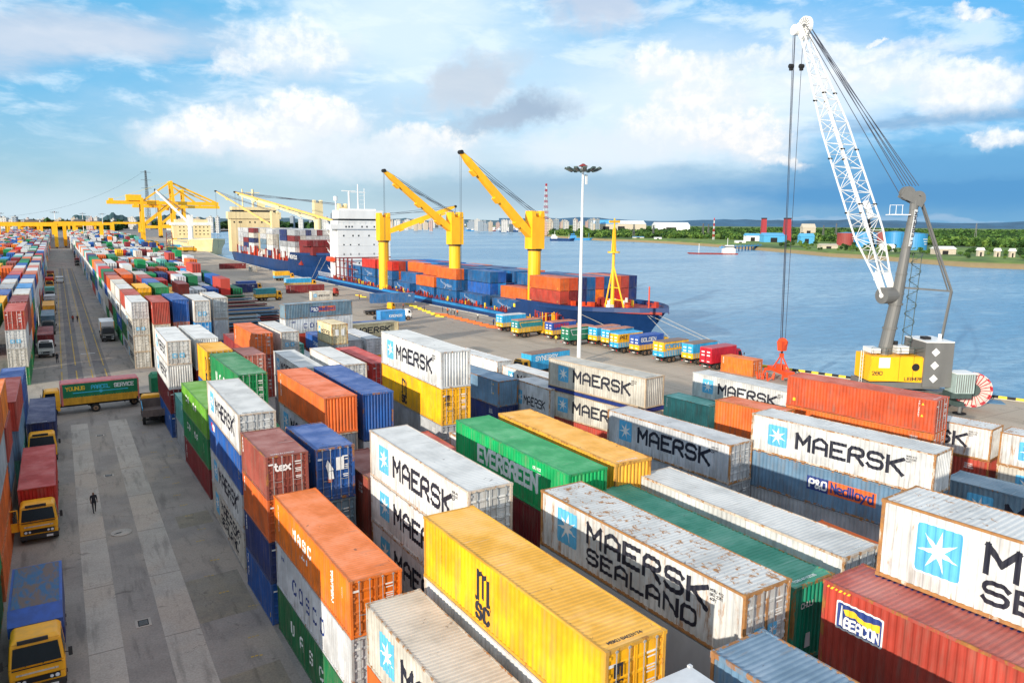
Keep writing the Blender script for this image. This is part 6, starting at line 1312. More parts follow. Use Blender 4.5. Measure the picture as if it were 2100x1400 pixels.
def bayrow(yy, near_cols, tiers, ncol, bn, hgt=lambda c, base: base):
    for c in range(ncol):
        k = hgt(c, tiers)
        for t_ in range(k):
            sp = near_cols[t_] if c == 0 and t_ < len(near_cols) else None
            if c > 0 and t_ < k-1 and t_ < 1: continue
            if c > 0: col = rr.choice(SHC); de = None
            elif sp == 'swoosh': col, de = 'shipblue', 'swoosh'
            elif sp == 'plain': col, de = 'shipblue', None
            elif sp: col, de = sp, None
            else: col, de = rr.choice(SHC), None
            lp = s1l((100, yy-6.3, 0)); x = qs*(9.0-c*2.5); k = k if c < 2 or bn < 2 else k
            lab = '%s container on nearest ship, %s bay from bridge, %s row from quay, %s tier' % (WORDS.get(col, col), nth(bn), nth(c), nth(t_))
            o = ship_box(s1, x, lp.y, 1.6+t_*3.06, 12.0, col, de, 'front', lab, math.pi, GS, hs=2.98)
for bn, (yy, tiers, ncol, cols) in enumerate(BAYS):
    def hf(c, base, bn=bn):
        if c == 0: return base
        if bn == 2: return 3 if c < 5 else 3
        if bn in (5,): return 3
        if bn == 3: return 2 if c == 1 else 3
        if bn == 4: return 3
        if bn == 6: return rr.choice((2, 3, 3))
        if bn == 7: return (2, 2, 2, 3, 3, 3, 3, 3, 3)[c]
        return base
    bayrow(yy, cols, tiers, 8 if bn > 1 else ncol, bn, hf)
for c in range(9):
    for t_ in range(2):
        col = ('deeporange', 'rust', 'navy', 'shipblue', 'brick', 'shipblue', 'deeporange', 'brick', 'navy')[c] if t_ else ('brick', 'maroon', 'navy', 'shipblue', 'orange', 'navy', 'red', 'brick', 'navy')[c]
        if c == 0: col = ('brick', 'deeporange')[t_]
        y = s1l((100, 143, 0)).y; ship_box(s1, qs*(9.0-c*2.5), y, 5.6+t_*2.9, 12.19, col, 'mark' if c == 0 else None, 'front', '%s container on nearest ship, bay nearest bow, %s row from quay, %s tier' % (WORDS.get(col, col), nth(c), 'upper' if t_ else 'lower'), math.pi, GS, hs=2.87)
b = MB(); y = s1l((100, 143, 0)).y; b.box(-9.6, 9.6, y-6.3, y+6.3, 1.5, 5.5, MAROON); b.build('hatch_cover', s1)
for i in range(34):
    b = MB(); yy = y-7+i*.43+rr.uniform(-.1, .1); zz = rr.uniform(1.2, 2.6); xx = qs*rr.uniform(9.9, 11.6); b.box(xx-.14, xx+.14, yy-.12, yy+.12, 1.0, 1.6+rr.uniform(.6, 3.6), rr.choice((REDOX, ORNP, CRYS, MAROON, REDOX, CRYS))); b.beam((xx, yy, 3.4), (xx, yy+rr.uniform(.8, 1.6), 3.4), .1, .12, REDOX); b.build('lashing_post', s1)
ship_box(s1, qs*8.9, s1l((100, 157, 0)).y, 2.2, 6.06, 'shipblue', 'swoosh', 'front', 'short blue container low at the foot of the first yellow ship crane', math.pi, GS)
# superstructure
yS = s1l((95, 281, 0)).y; sp = MB(); sp.box(min(qs*9.6, -qs*11.8), max(qs*9.6, -qs*11.8), yS-9, yS, 1.5, 20.5, WHITEP); sp.box(-12.4, 12.4, yS-5, yS+.6, 20.5, 22.3, WHITEP); sp.box(-9.5, 9.5, yS-8, yS+.4, 22.3, 23.7, WHITEP); sp.box(-9.0, 9.0, yS-7, yS-.2, 24.4, 27.6, WHITEP); sp.box(-6.5, 6.5, yS-6, yS-1, 27.6, 28.2, WHITEP)
su = sp.build('superstructure', s1)
b = MB()
for zz in (4.6, 7.8, 11.0, 14.2, 17.4): b.box(-11.9, 11.9, yS-.02, yS+.14, zz, zz+.12, WHITEP) if False else b.box(min(qs*9.7, -qs*11.9), max(qs*9.7, -qs*11.9), yS-9.05, yS+.08, zz, zz+.14, WHITEP)
for k in range(12): b.beam((-12.2+k*2.2, yS+.55, 22.3), (-12.2+k*2.2, yS+.55, 23.3), .06, .06, WHITEP)
b.beam((-12.4, yS+.55, 23.3), (12.4, yS+.55, 23.3), .07, .07, WHITEP); b.beam((-12.4, yS+.55, 22.8), (12.4, yS+.55, 22.8), .05, .05, WHITEP); b.build('deck_ledges', su)
b = MB(); b.prism([(-2.6, 0), (2.2, 0), (2.9, .9), (2.4, 1.7), (-2.2, 1.9), (-2.9, .9)], qs*10.0, qs*11.8, ORNP, 'x') if False else b.tube((qs*10.9, yS-7.5, 9.0), (qs*10.9, yS-2.5, 9.0), 1.0, ORNP, 10); b.build('lifeboat', su)
b = MB(); b.box(-9.0, 9.0, yS-7, yS+.1, 23.72, 24.38, GLASS); b.build('bridge_windows', su)
b = MB()
for zz, xs in ((21.4, (-6, -5, -2, 0, 4, 5.2, 6.4)), (18, (-3, 3.5)), (14.5, (-7, -5, 4.6)), (11, (-7, -5, 4.6)), (7.5, (-7, -2, 4.6))):
    for x in (xs if zz > 20 else tuple(xs)+(-9, 1.2, 7.2)): b.box(x-.28, x+.28, yS+.0, yS+(.63 if zz > 20.5 else .03), zz-.32, zz+.32, GLASS)
b.build('portholes', su)
b = MB(); b.tube((0, yS-3, 28.2), (0, yS-3, 37.5), .35, WHITEP, 8, .2); b.beam((-3, yS-3, 34.5), (3, yS-3, 34.5), .3, .25, WHITEP); b.tube((3.6*qs, yS-3, 28.2), (3.6*qs, yS-3, 34.8), .4, WHITEP, 8); b.beam((1*qs, yS-3, 34.9), (6.4*qs, yS-3, 34.9), .5, .35, WHITEP)
for k in range(4): b.beam((-2.5*qs, yS-3, 30+k*1.6), (-.2, yS-3, 30+k*1.6), .12, .12, WHITEP)
b.tube((-2.6*qs, yS-3, 28.2), (-2.6*qs, yS-3, 36), .12, WHITEP, 6); b.tube((8.6*qs, yS-4, 27.6), (8.6*qs, yS-4, 32), .25, WHITEP, 8); b.tube((8.6*qs, yS-4, 31.2), (8.6*qs, yS-4, 32.8), .8, WHITEP, 10); b.build('radar_mast', su)
b = MB()
for k in range(7): b.beam((qs*12.3, yS+.3, 21.0), (qs*(10.6), yS+.3-(k % 3), 17.5-k*.2), .1, .1, WHITEP) if k < 3 else None
for k in range(5): b.beam((qs*10.9, yS-1, 3+k*3.4), (qs*10.9, yS-8, 5.6+k*3.4), .25, .1, WHITEP); b.beam((qs*11.3, yS-1, 4+k*3.4), (qs*11.3, yS-8, 6.6+k*3.4), .06, .06, WHITEP)
for k in range(14): y = 2+k*1.1; b.box(qs*10.8-.06, qs*10.8+.06, y, y+.1, 1.9, 3.4, WHITEP)
b.beam((qs*10.8, 1, 3.4), (qs*10.8, 18, 3.4), .08, .08, WHITEP); b.build('stairs_and_rails', su)
b = MB()
for k in range(5):
    yy = yS+2.2+k*4.2
    for z_ in (3.5, 6.5, 9.0): b.beam((qs*11.3, yy, z_), (qs*11.3, yy+4.2, z_), .25, .25, MAROON)
    b.box(qs*11.3-.2, qs*11.3+.2, yy-.2, yy+.2, 1.2, 10.2, MAROON)
    b.box(-11, 11, yy-.15, yy+.15, 9.5, 9.9, MAROON) if k == 0 else None
b.build('cell_guides', s1)
# deck cranes of ship 1
def deck_crane(parent, lp, ztop, boom_z, tipl, m, w=3.6, zb=1.5, boom=True, bw=1.7, collar=True, ztip=None, fold=None, bm=None):
    b = MB(); x, y = lp; zc = ztop-8.5
    b.tube((x, y, zb), (x, y, zc), w*.46, m, 16, w*.44); dc = b.build('crane_pedestal', parent)
    if collar: q = MB(); q.tube((x, y, zc-.2), (x, y, zc+.25), w*.50, DARK, 16); q.build('slew_ring', dc)
    q = MB(); q.box(x-w*.5, x+w*.5, y-w*.45, y+w*.45, zc+.2, ztop-.8, m)
    for s in (-1, 1): q.frust((x+s*w*.5-.0 if s < 0 else x+w*.5-1.1, x-w*.5+1.1 if s < 0 else x+w*.5, y-w*.45, y+w*.45), (x-w*.5 if s < 0 else x+w*.5-.8, x-w*.5+.8 if s < 0 else x+w*.5, y-w*.4, y+w*.4), ztop-.8, ztop+.6, m)
    q.tube((x-w*.3, y-w*.5, ztop-.4), (x-w*.3, y+w*.5, ztop-.4), .6, m, 12); hs_ = q.build('crane_house', dc)
    q = MB(); q.box(x-w*.56, x-w*.4, y-.5, y+.5, ztop-4.2, ztop-2.6, GLASS); q.build('operator_window', hs_)
    T = Vector(tipl); Pv = Vector((x, y, boom_z)); d = (T-Pv).normalized(); sdv = Vector((-d.y, d.x, 0)); sdv = sdv.normalized() if sdv.length > .01 else Vector((1, 0, 0))
    m = bm or m; q = MB(); q.beam(Pv+d*1.0, Pv+d*6, bw*1.5, bw*.75, m, bw*1.0, bw*1.05); q.beam(Pv+d*6, T-d*2.5, bw*1.0, bw*1.05, m, bw*.9, bw*.72); q.beam(T-d*2.5, T, bw*.9, bw*.72, m, bw*.6, bw*.35); q.tube(T-sdv*.7, T+sdv*.7, .45, DARK, 10)
    upn = d.cross(sdv); upn = upn if upn.z < 0 else -upn
    for f in (.2, .48, .78): q.beam(Pv+d*((T-Pv).length*f)+upn*bw*.6, Pv+d*((T-Pv).length*f+1.6)+upn*bw*.6, bw*.9, .5, m)
    q.build('crane_boom', dc)
    top_ = Vector((x, y, ztop+.2)); ropes('luffing_ropes', dc, [(top_+sdv*v+Vector((0, 0, dz_)), T-d*(k_)+sdv*v-upn*.3) for v in (-.6, .6) for dz_, k_ in ((0, .5), (-.5, 3), (.3, 6))], .05)
    ropes('hoist_rope', dc, [(T+sdv*v, Vector((T.x, T.y, max(zb+2, T.z-30)))+sdv*v*.6) for v in (-.35, .35)], .035)
    return dc
for (y, px, tp, bz, wx) in ((152, 97.6, (77.9, 152, 38.7), 19.2, 3.5), (190, 95.5, (74.8, 190, 36.6), 20.3, 3.7), (234, 91.6, (114.8, 228, 28.6), 19.6, 3.7)):
    a = s1l((px, y, 0)); tpl = s1l((tp[0], tp[1], tp[2])); deck_crane(s1, (a.x, a.y), 25.6, bz, (tpl.x, tpl.y, tp[2]), CRYS, wx)
# foremast
fm = s1l((100.8, 126, 0)); b = MB(); b.tube((fm.x, fm.y, 5), (fm.x, fm.y, 17.5), .45, CRYS, 10, .28)
for dx_, dy_ in ((-1.3, -1.0), (1.3, -1.0), (0, 4.2)): b.tube((fm.x+dx_, fm.y+dy_, 5), (fm.x, fm.y, 14.8), .17, CRYS, 8)
for zz, k in ((7.5, .8), (10, .5)): b.beam((fm.x-1.3*k, fm.y-1.0*k, zz), (fm.x+1.3*k, fm.y-1.0*k, zz), .16, .16, CRYS); b.beam((fm.x, fm.y, zz), (fm.x, fm.y+4.4*k, zz), .2, .2, CRYS)
b.tube((fm.x, fm.y, 17.3), (fm.x, fm.y, 17.6), 1.3, CRYS, 14); b.tube((fm.x, fm.y, 17.5), (fm.x, fm.y, 24.5), .26, CRYS, 8, .15); b.beam((fm.x-1.4, fm.y, 23.8), (fm.x+1.4, fm.y, 23.8), .3, .5, CRYS)
for s in (-.5, .5): b.tube((fm.x+s, fm.y, 17.5), (fm.x+s*.4, fm.y, 22.5), .15, CRYS, 6)
b.build('foremast', s1)
b = MB()
for k in (0, 1): b.box(qs*11.9-.04, qs*11.9+.06, L1-40+k*.0, L1-39.2, 3.6, 4.4, HAZY) if k == 0 else None
b.build('yellow_hull_mark', hl)
ropes('mooring_ropes', s1, [(s1l((95.3, 131, 4.4)), s1l((97.2, 112.5, .5))), (s1l((94.9, 133, 4.4)), s1l((91.6, 150, .5))), (s1l((103.3, 117.5, 4.8)), s1l((99.4, 104, .5))), (s1l((103.6, 117.2, 4.8)), s1l((100.6, 88.5, .5))), (s1l((104.6, 115.5, 5.0)), s1l((101.0, 88.0, .6)))], .04, ROPEW)
# ship 2
TAN = plain('tan_yellow_paint', (.82, .46, .10), .5, var=.15, sc=.3)
S2 = Vector((103.5, 486, 0)); T2 = Vector((104.5, 303, 0)); L2 = (T2-S2).length; a2 = math.atan2(T2.y-S2.y, T2.x-S2.x)-math.pi/2
s2 = empty('container_ship', S2, a2, 'second ship, dark blue hull with cream cranes and a cream bridge', 'ship'); hl2, _s = hull('hull', s2, L2, 14.2, 5.2, 9.6, 46, HULLB, deck=REDOX, tr=.85, rake=10)
def s2p(x, y, z): c, s = math.cos(-a2), math.sin(-a2); p = Vector((x, y, z))-S2; return Vector((p.x*c-p.y*s, p.x*s+p.y*c, z))
b = MB(); b.box(-12.5, 12.5, 40, L2-30, 4.2, 7.4, REDOX); b.beam((-12, L2-46, 11.5), (12, L2-46, 11.5), .5, 4.5, MAROON)
for i in range(90):
    y = rr.uniform(25, L2-46); x = qs*rr.uniform(12.6, 13.9); b.box(x-.2, x+.2, y-.3, y+.3, 4.2, 5.5+rr.uniform(1, 5), rr.choice((REDOX, ORNP, MAROON, REDOX, WHITEP)))
b.build('deck_fittings', s2)
b = MB(); b.box(-11.5, 11.5, L2-45, L2-16, 9.0, 12.6, MAROON); b.build('breakwater', s2)
b = MB(); Q, tw = text_quads('MERATUS', 1.5, 1.3, .22)
for i, q in enumerate(Q): b.face([(qs*(14.0-(L2-44+3+0)*0)+qs*.35, L2-31-p.x if qs < 0 else L2-42+p.x, 6.8+p.y) for p in q], WHT)
b.build('ship_lettering', hl2)
G2 = 'containers on the second ship'; cols2 = ['palegrey', 'palegrey', 'white', 'palegrey', 'bluegrey', 'navy', 'grey', 'maroon', 'offwhite', 'palegrey', 'steelblue', 'offwhite', 'grey']
nb = 0
for yb in (326, 345, 358.6, 384, 397.6, 424, 437.6, 451):
    for c in range(10):
        tt0 = 5 if yb > 340 else 1
        for t_ in range(tt0):
            if c > 0 and t_ < tt0-1 and yb != 326: continue
            if c > 0 and yb > 326 and t_ < tt0-1: continue
            co = 'maroon' if yb < 340 else rr.choice(cols2)
            if c > 0 and t_ == tt0-2: continue
            lp = s2p(100, yb, 0); z = 6.4+t_*2.62 if yb > 340 else 12.7; M = Matrix.Translation(S2) @ Matrix.Rotation(a2, 4, 'Z'); p = M @ Vector((qs*(12.3-c*2.55), lp.y, z))
            o = ship_box(s2, qs*(12.3-c*2.55), lp.y, z, 12.19, co, None, 'front' if rr.random() < .5 else 'door', '%s container on second ship, %s bay from bow, %s row from quay, %s tier' % (WORDS.get(co, co), nth(nb), nth(c), nth(t_)), math.pi, G2)
    nb += 1
# front-facing wall of boxes at the forward edge of the stack
for c in range(1, 10):
    for t_ in range(2, 4):
        co = rr.choice(cols2); lp = s2p(100, 345, 0); ship_box(s2, qs*(12.3-c*2.55), lp.y, 6.4+t_*2.62, 12.19, co, None, 'door', '%s container facing bow of second ship, %s row from quay, %s tier' % (WORDS.get(co, co), nth(c), nth(t_)), math.pi, G2)
b = MB(); y0 = s2p(100, 474, 0).y; b.box(-14, 14, y0-8, y0, 5, 28, CREAM); b.box(-15.5, 15.5, y0-5, y0+.8, 24.5, 28.5, CREAM); b.box(-13, 13, y0-6, y0+.4, 29.6, 31.4, CREAM); su2 = b.build('superstructure', s2)
b = MB(); b.box(-13, 13, y0-6, y0+.5, 28.5, 29.6, GLASS); b.build('bridge_windows', su2)
b = MB()
for x in (-9, -8, -4, 0, 3, 8, 9, 12): b.box(x-.4, x+.4, y0, y0+.1, 22, 22.9, GLASS)
for x in (-9, -8, 8, 9): b.box(x-.4, x+.4, y0, y0+.1, 18, 18.9, GLASS)
b.build('portholes', su2)
b = MB(); b.tube((0, y0-3, 31), (0, y0-3, 42), .7, CREAM, 8); b.tube((6, y0-3, 31), (6, y0-3, 42), .4, CREAM, 8); b.box(-7, -3, y0-6, y0-3, 31, 36, CREAM); b.beam((-4, y0-3, 40), (4, y0-3, 40), .5, .5, CREAM); b.build('radar_mast', su2)
for (y, px_, topz, tpx, tpy, w, off) in ((415, 0, 28, 442, 392, 4.0, 0), (372, 575, 33, 0, 0, 4.2, 0), (330, 628, 30.5, 482, 394, 3.8, 0)):
    X = {415: 101, 372: 111.5, 330: 110}[y]; lp = s2p(X, y, 0)
    if tpx: yy_ = y+(18 if y > 400 else 50); tp = onY(tpx, tpy, yy_); tl = s2p(tp.x, yy_, 0); dc = deck_crane(s2, (lp.x, lp.y), topz, topz-8, (tl.x, tl.y, tp.z), CREAM, w, 5, bw=.95, collar=False, bm=TAN)
    else: tp = onY(490, 399, y+40); tl = s2p(tp.x, y+40, 0); deck_crane(s2, (lp.x, lp.y), topz, topz-9, (tl.x, tl.y, tp.z), CREAM, w, 5, bw=1.5, collar=False)
b = MB(); lp = s2p(104, 312, 0); b.tube((0, lp.y, 9), (0, lp.y, 24), .5, CREAM, 8); b.beam((-1.5, lp.y, 19), (1.5, lp.y, 19), .3, .6, CREAM)
for s in (-1, 1): b.tube((s*5, lp.y-2, 9), (0, lp.y, 20), .25, CREAM, 6)
b.build('foremast', s2)
ropes('mooring_ropes', s2, [(s2p(96.5, 318, 8.5), s2p(88.2, 305, .5)), (s2p(97.5, 313, 8.5), s2p(88.2, 300, .5)), (s2p(100, 307, 8.8), s2p(88.4, 285, .5))], .06, ROPEW)
# third ship, cream, beyond
S3 = Vector((101, 775, 0)); s3 = empty('cargo_ship', S3, math.pi, 'cream ship with white deck cranes beyond the second ship', 'ship'); hl3, _s = hull('hull', s3, 170, 14, 5.5, 9, 30, CREAM, deck=CREAM, tr=.9)
b = MB(); b.box(-15, 15, 60, 72, 8, 21, CREAM); b.box(-17, 17, 64, 72.5, 19, 21.5, WHITEP); b.box(-13, 13, 62, 71, 21.5, 24, CREAM); b.build('superstructure', s3)
for zz_ in (11, 14, 17): b_ = MB(); [b_.box(-13+k*3.2, -12+k*3.2, 72, 72.1, zz_, zz_+.9, GLASS) for k in range(8)]; b_.build('portholes', s3)
for (ly, x) in ((100, 6), (122, 8)):
    tpl = (x+24, ly-6, 47); deck_crane(s3, (x, ly), 27, 20, tpl, WHITEP, 3.2, 5, bw=1.0, collar=False)
# ------------------------------------------------------------------ ship-to-shore cranes
def sts(x, y, lab, s=1.0, rz=0):
    t = empty('ship_to_shore_crane', (x, y, 0), rz, lab, 'gantry crane', 'yellow ship-to-shore cranes'); W_, D_ = 30*s, 18*s
    b = MB()
    for lx in (0, W_):
        for ly in (0, D_): b.beam((lx, ly, 1.5), (lx, ly, 46*s), 2.8, 2.8, CRY)
    for ly in (0, D_): b.beam((0, ly, 16*s), (W_, ly, 16*s), 2.4, 2.8, CRY); b.beam((0, ly, 17*s), (W_, ly, 42*s), 2.0, 2.0, CRY); b.beam((W_, ly, 46*s), (W_-1, ly, 64*s), 2.4, 2.4, CRY)
    for lx in (0, W_): b.beam((lx, 0, 12*s), (lx, D_, 12*s), 1.6, 2.0, CRY); b.beam((lx, 0, 44*s), (lx, D_, 44*s), 1.4, 1.6, CRY)
    b.beam((W_-1, 0, 63*s), (W_-1, D_, 63*s), 1.6, 2.2, CRY); b.build('portal_frame', t)
    b = MB()
    for ly in (D_*.3, D_*.7): b.beam((-32*s, ly, 41*s), (W_+46*s, ly, 41*s), 2.2, 3.6, CRY)
    for k in range(12): b.beam((-30*s+k*9.5*s, D_*.3, 41*s), (-30*s+k*9.5*s, D_*.7, 41*s), .8, 1.0, CRY)
    b.build('boom_girder', t)
    b = MB(); b.box(-14*s, 0, D_*.15, D_*.85, 43*s, 49*s, CRY); b.build('machinery_house', t); b = MB(); b.box(-30*s, -26*s, D_*.3, D_*.7, 42.5*s, 45*s, CRY); b.build('end_winch', t)
    b = MB()
    for ly in (D_*.3, D_*.7):
        b.beam((W_-1, ly, 63*s), (W_+44*s, ly, 42.5*s), 1.3, 1.3, CRY); b.beam((W_-1, ly, 63*s), (2, ly, 43*s), 1.6, 1.6, CRY); b.beam((W_-1, ly, 60*s), (W_+22*s, ly, 42.5*s), .8, .8, CRY); b.beam((W_-1, ly, 64*s), (-27*s, ly, 43.5*s), .2, .2, HAZY)
    b.build('stays', t)
    b = MB(); b.box(8*s, 12*s, D_*.35, D_*.65, 36*s, 39.6*s, CRY); b.build('trolley', t)
    for lx in (0, W_):
        for ly in (0, D_): b = MB(); b.box(lx-1.4, lx+1.4, ly-3.5, ly+3.5, 0, 1.8, DARK); b.build('bogie', t)
sts(79, 878, 'nearest tall yellow ship-to-shore crane with its apex over the quay')
sts(121, 1110, 'farther yellow ship-to-shore crane behind the first, boom over the river', 1.0)
# ------------------------------------------------------------------ yard gantries
def rtg(pxl, pxr, pyb, pyt, lab, depth=12):
    a = at((pxl+pxr)/2, pyb); dd = (a-CAMP).dot(_f); hh = 23.4-(pyt-proj((a.x, a.y, 23.4))[1])*dd/FPX; w = (pxr-pxl)*dd/FPX/abs(_r.x)*1.0
    t = empty('yard_gantry_crane', (a.x, a.y, 0), 0, lab, 'gantry crane', 'yellow rubber-tyred yard gantries'); b = MB(); lw = 2.6
    for lx in (-w/2, w/2):
        for ly in (0, depth): b.beam((lx, ly, 1.2), (lx, ly, hh-1), lw, lw, CRY)
        b.beam((lx, 0, 1.6), (lx, depth, 1.6), 1.2, 1.2, CRY)
    b.build('legs', t); b = MB()
    for ly in (0, depth): b.beam((-w/2-1, ly, hh-1), (w/2+1, ly, hh-1), 2.0, 3.2, CRY)
    b.build('top_girder', t); b = MB(); b.box(-w*.1, w*.12, 1, depth-1, hh, hh+2.4, GREYP); b.box(-2, 2, 2, 6, hh-4, hh-2, CRY); b.build('trolley', t); b = MB()
    for k in range(6): b.beam((-w/2+k*w/5, .0, hh), (-w/2+k*w/5, 0, hh+1.3), .12, .12, MAROON)
    b.beam((-w/2, 0, hh+1.3), (w/2, 0, hh+1.3), .12, .12, MAROON); b.build('walkway_rail', t); b = MB()
    for lx in (-w/2, w/2):
        for ly in (1, depth-1): b.tube((lx-.4, ly, .7), (lx+.4, ly, .7), .7, RUBBER, 10)
    b.build('tyres', t)
for i, (a, c, yb, yt, lab) in enumerate(((19, 118, 508, 457, 'yard gantry crane left of the truck lane, nearest'), (130, 200, 509, 456, 'yard gantry crane just right of the truck lane'), (168, 222, 489, 457, 'yard gantry crane second right of the lane'), (-60, 4, 500, 458, 'yard gantry crane cut by the left edge'), (28, 72, 491, 459, 'small far yard gantry crane on the left'), (96, 145, 492, 458, 'far yard gantry crane over the end of the truck lane'), (240, 281, 478, 456, 'far yard gantry crane left of the ship-to-shore crane'), (4, 40, 488, 459, 'distant yard gantry crane third from the left edge'), (50, 100, 483, 460, 'distant yard gantry crane fourth from the left edge'), (150, 190, 484, 459, 'distant yard gantry crane among the right lane stacks'))): rtg(a, c, yb, yt, lab)
# ------------------------------------------------------------------ far bank, built up from the shoreline
def bank_mat():
    m, t = newmat('river_bank'); oc = tc(t); x, y, z = t.sep(oc); n = t.noise(oc, .03, 8, .65); n2 = t.noise(oc, .006, 5, .6); n3 = t.noise(oc, .2, 5, .7)
    g = t.mix(t.ramp(n, .35, .65), (.07, .15, .025), (.20, .29, .045)); g = t.mix(t.ramp(n2, .45, .65), g, (.035, .07, .02)); g = t.mix(t.ramp(n3, .5, .75, 0, .5), g, (.02, .045, .012))
    s = t.mix(n3, (.34, .26, .13), (.22, .15, .07)); finish(t, t.mix(t.ramp(t.math('ADD', z, t.math('MULTIPLY', n, 1.2)), .1, 1.2), s, g), .95, bump=n3, bstr=.4, bdist=1); return m
BANKM = bank_mat()
shore_px = [(2700, 572), (2400, 566), (2100, 553), (1990, 548), (1900, 541), (1820, 535), (1760, 530), (1700, 527), (1640, 521), (1560, 514), (1500, 509), (1420, 503), (1360, 499), (1300, 496), (1240, 494), (1190, 491), (1140, 487), (1100, 482), (1078, 478.5)]
SH = [at(a, b, -3) for a, b in shore_px]
# the yellow shore runs on behind the point
b = MB(); prevr = None
rows = []
dist = [0, 5, 11, 24, 100, 220, 600, 1500, 4000, 12000, 30000]; hts = [-3.4, -1.2, .6, 1.5, 2.2, 2.6, 3, 3, 3, 3, 3]
outd = Vector((math.sin(rad(36)), math.cos(rad(36)), 0))
rr = random.Random(12)
for p in SH:
    dd = (Vector((p.x, p.y, 0))).normalized(); j = rr.uniform(-6, 6); rows.append([(p.x+dd.x*(d+j*(1 if d < 60 else 0)), p.y+dd.y*(d+j*(1 if d < 60 else 0)), h) for d, h in zip(dist, hts)])
for r0, r1 in zip(rows[:-1], rows[1:]):
    for k in range(len(dist)-1): b.face([r0[k], r1[k], r1[k+1], r0[k+1]], BANKM)
o = b.build('river_bank'); o['kind'] = 'structure'
# land closing the river in the far centre and left
b = MB(); P0 = at(1085, 470, -3); P1 = at(1000, 466.5, -3); P2 = at(900, 466, -3); P3 = at(780, 466, -3); P4 = at(640, 466, -3); P5 = at(300, 460, -3)
far = [P0, P1, P2, P3, P4]
for p, q in zip(far[:-1], far[1:]):
    for k in range(3):
        d0, d1 = (0, 200, 1500, 20000)[k:k+2]; z0, z1 = (-3.2, 2, 4, 4)[k:k+2]
        f = lambda P, d, z: (P.x+P.normalized().x*d, P.y+P.normalized().y*d, z); b.face([f(p, d0, z0), f(q, d0, z0), f(q, d1, z1), f(p, d1, z1)], BANKM)
o = b.build('far_bank'); o['kind'] = 'structure'
# low hills, distance haze mixed into their blue colours
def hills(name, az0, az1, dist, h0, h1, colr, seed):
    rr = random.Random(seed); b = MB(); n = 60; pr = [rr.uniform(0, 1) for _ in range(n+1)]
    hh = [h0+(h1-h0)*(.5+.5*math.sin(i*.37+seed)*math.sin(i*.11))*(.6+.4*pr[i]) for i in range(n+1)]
    m = plain('hill_haze_tint_'+str(seed), colr, .95, var=.3, sc=.004, streak=False)
    for i in range(n):
        a0 = rad(az0+(az1-az0)*i/n); a1_ = rad(az0+(az1-az0)*(i+1)/n)
        P = lambda a, d, z: (d*math.sin(a), d*math.cos(a), z)
        b.face([P(a0, dist, -5), P(a1_, dist, -5), P(a1_, dist*1.1, hh[i+1]), P(a0, dist*1.1, hh[i])], m); b.face([P(a0, dist*1.1, hh[i]), P(a1_, dist*1.1, hh[i+1]), P(a1_, dist*1.5, -5), P(a0, dist*1.5, -5)], m)
    o = b.build(name); o['kind'] = 'structure'
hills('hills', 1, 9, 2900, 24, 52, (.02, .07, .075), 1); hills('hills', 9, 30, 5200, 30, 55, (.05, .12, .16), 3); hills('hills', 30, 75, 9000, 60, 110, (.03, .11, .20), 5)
# ------------------------------------------------------------------ trees
FOL = []
for i, c in enumerate(((.035, .085, .02), (.07, .14, .03), (.022, .055, .018), (.12, .20, .04))):
    m, t = newmat('foliage_%d' % i); n = t.noise(tc(t), .5, 4, .6); finish(t, t.mix(t.ramp(n, .3, .7), tuple(v*.55 for v in c), tuple(v*1.5 for v in c)), .85, spec=.2); FOL.append(m)
BARK = plain('tree_bark', (.10, .075, .05), .9)
def crown_arrays(rng, cx, cy, cz, R, Hh, n, leaf):
    """leaf quads through the crown volume, in clumps"""
    k = max(3, n//14); cl = rng.normal(size=(k, 3)); cl /= np.linalg.norm(cl, axis=1)[:, None]; cl *= (rng.random((k, 1))**.5)*.75; idx = rng.integers(0, k, n)
    p = cl[idx]+rng.normal(size=(n, 3))*.20; p *= np.array([R, R, Hh]); p += np.array([cx, cy, cz])
    a = rng.normal(size=(n, 3)); a /= np.linalg.norm(a, axis=1)[:, None]; b_ = np.cross(a, rng.normal(size=(n, 3))); b_ /= np.linalg.norm(b_, axis=1)[:, None]; s = leaf*(.6+.8*rng.random((n, 1)))
    return np.stack([p-a*s-b_*s, p+a*s-b_*s, p+a*s+b_*s, p-a*s+b_*s], 1).reshape(-1, 3)
def mesh_quads(name, V, mats, mi=None):
    n = len(V)//4; me = bpy.data.meshes.new(name); me.vertices.add(len(V)); me.vertices.foreach_set('co', V.astype(np.float32).ravel()); me.loops.add(len(V)); me.loops.foreach_set('vertex_index', np.arange(len(V), dtype=np.int32)); me.polygons.add(n)
    me.polygons.foreach_set('loop_start', np.arange(0, 4*n, 4, dtype=np.int32))
    for m in mats: me.materials.append(m)
    if mi is not None: me.polygons.foreach_set('material_index', mi.astype(np.int32))
    me.update(calc_edges=True); return me
rng = np.random.default_rng(5)
TREES = []
for v in range(4):
    V = crown_arrays(rng, 0, 0, 5.2, 3.4, 2.9, 520, .42); me = mesh_quads('crown', V, [FOL[v % 4]]); b = MB(); b.tube((0, 0, -1), (.2, .1, 3.2), .28, BARK, 7, .18)
    for k in range(5): a = k*1.3; b.tube((.15, .1, 2.4), (1.7*math.cos(a), 1.7*math.sin(a), 4.6+.3*k), .13, BARK, 5, .05)
    TREES.append((me, b.mesh('trunk')))
def tree(x, y, z, s, v, lab, grp='trees on the far bank'):
    me, tr = TREES[v]; t = empty('tree', (x, y, z), rng.random()*6.28, lab, 'tree', grp); t.scale = (s*(1+.3*rng.random()), s, s*(.75+.4*rng.random())); link('crown', me, t); link('trunk', tr, t)
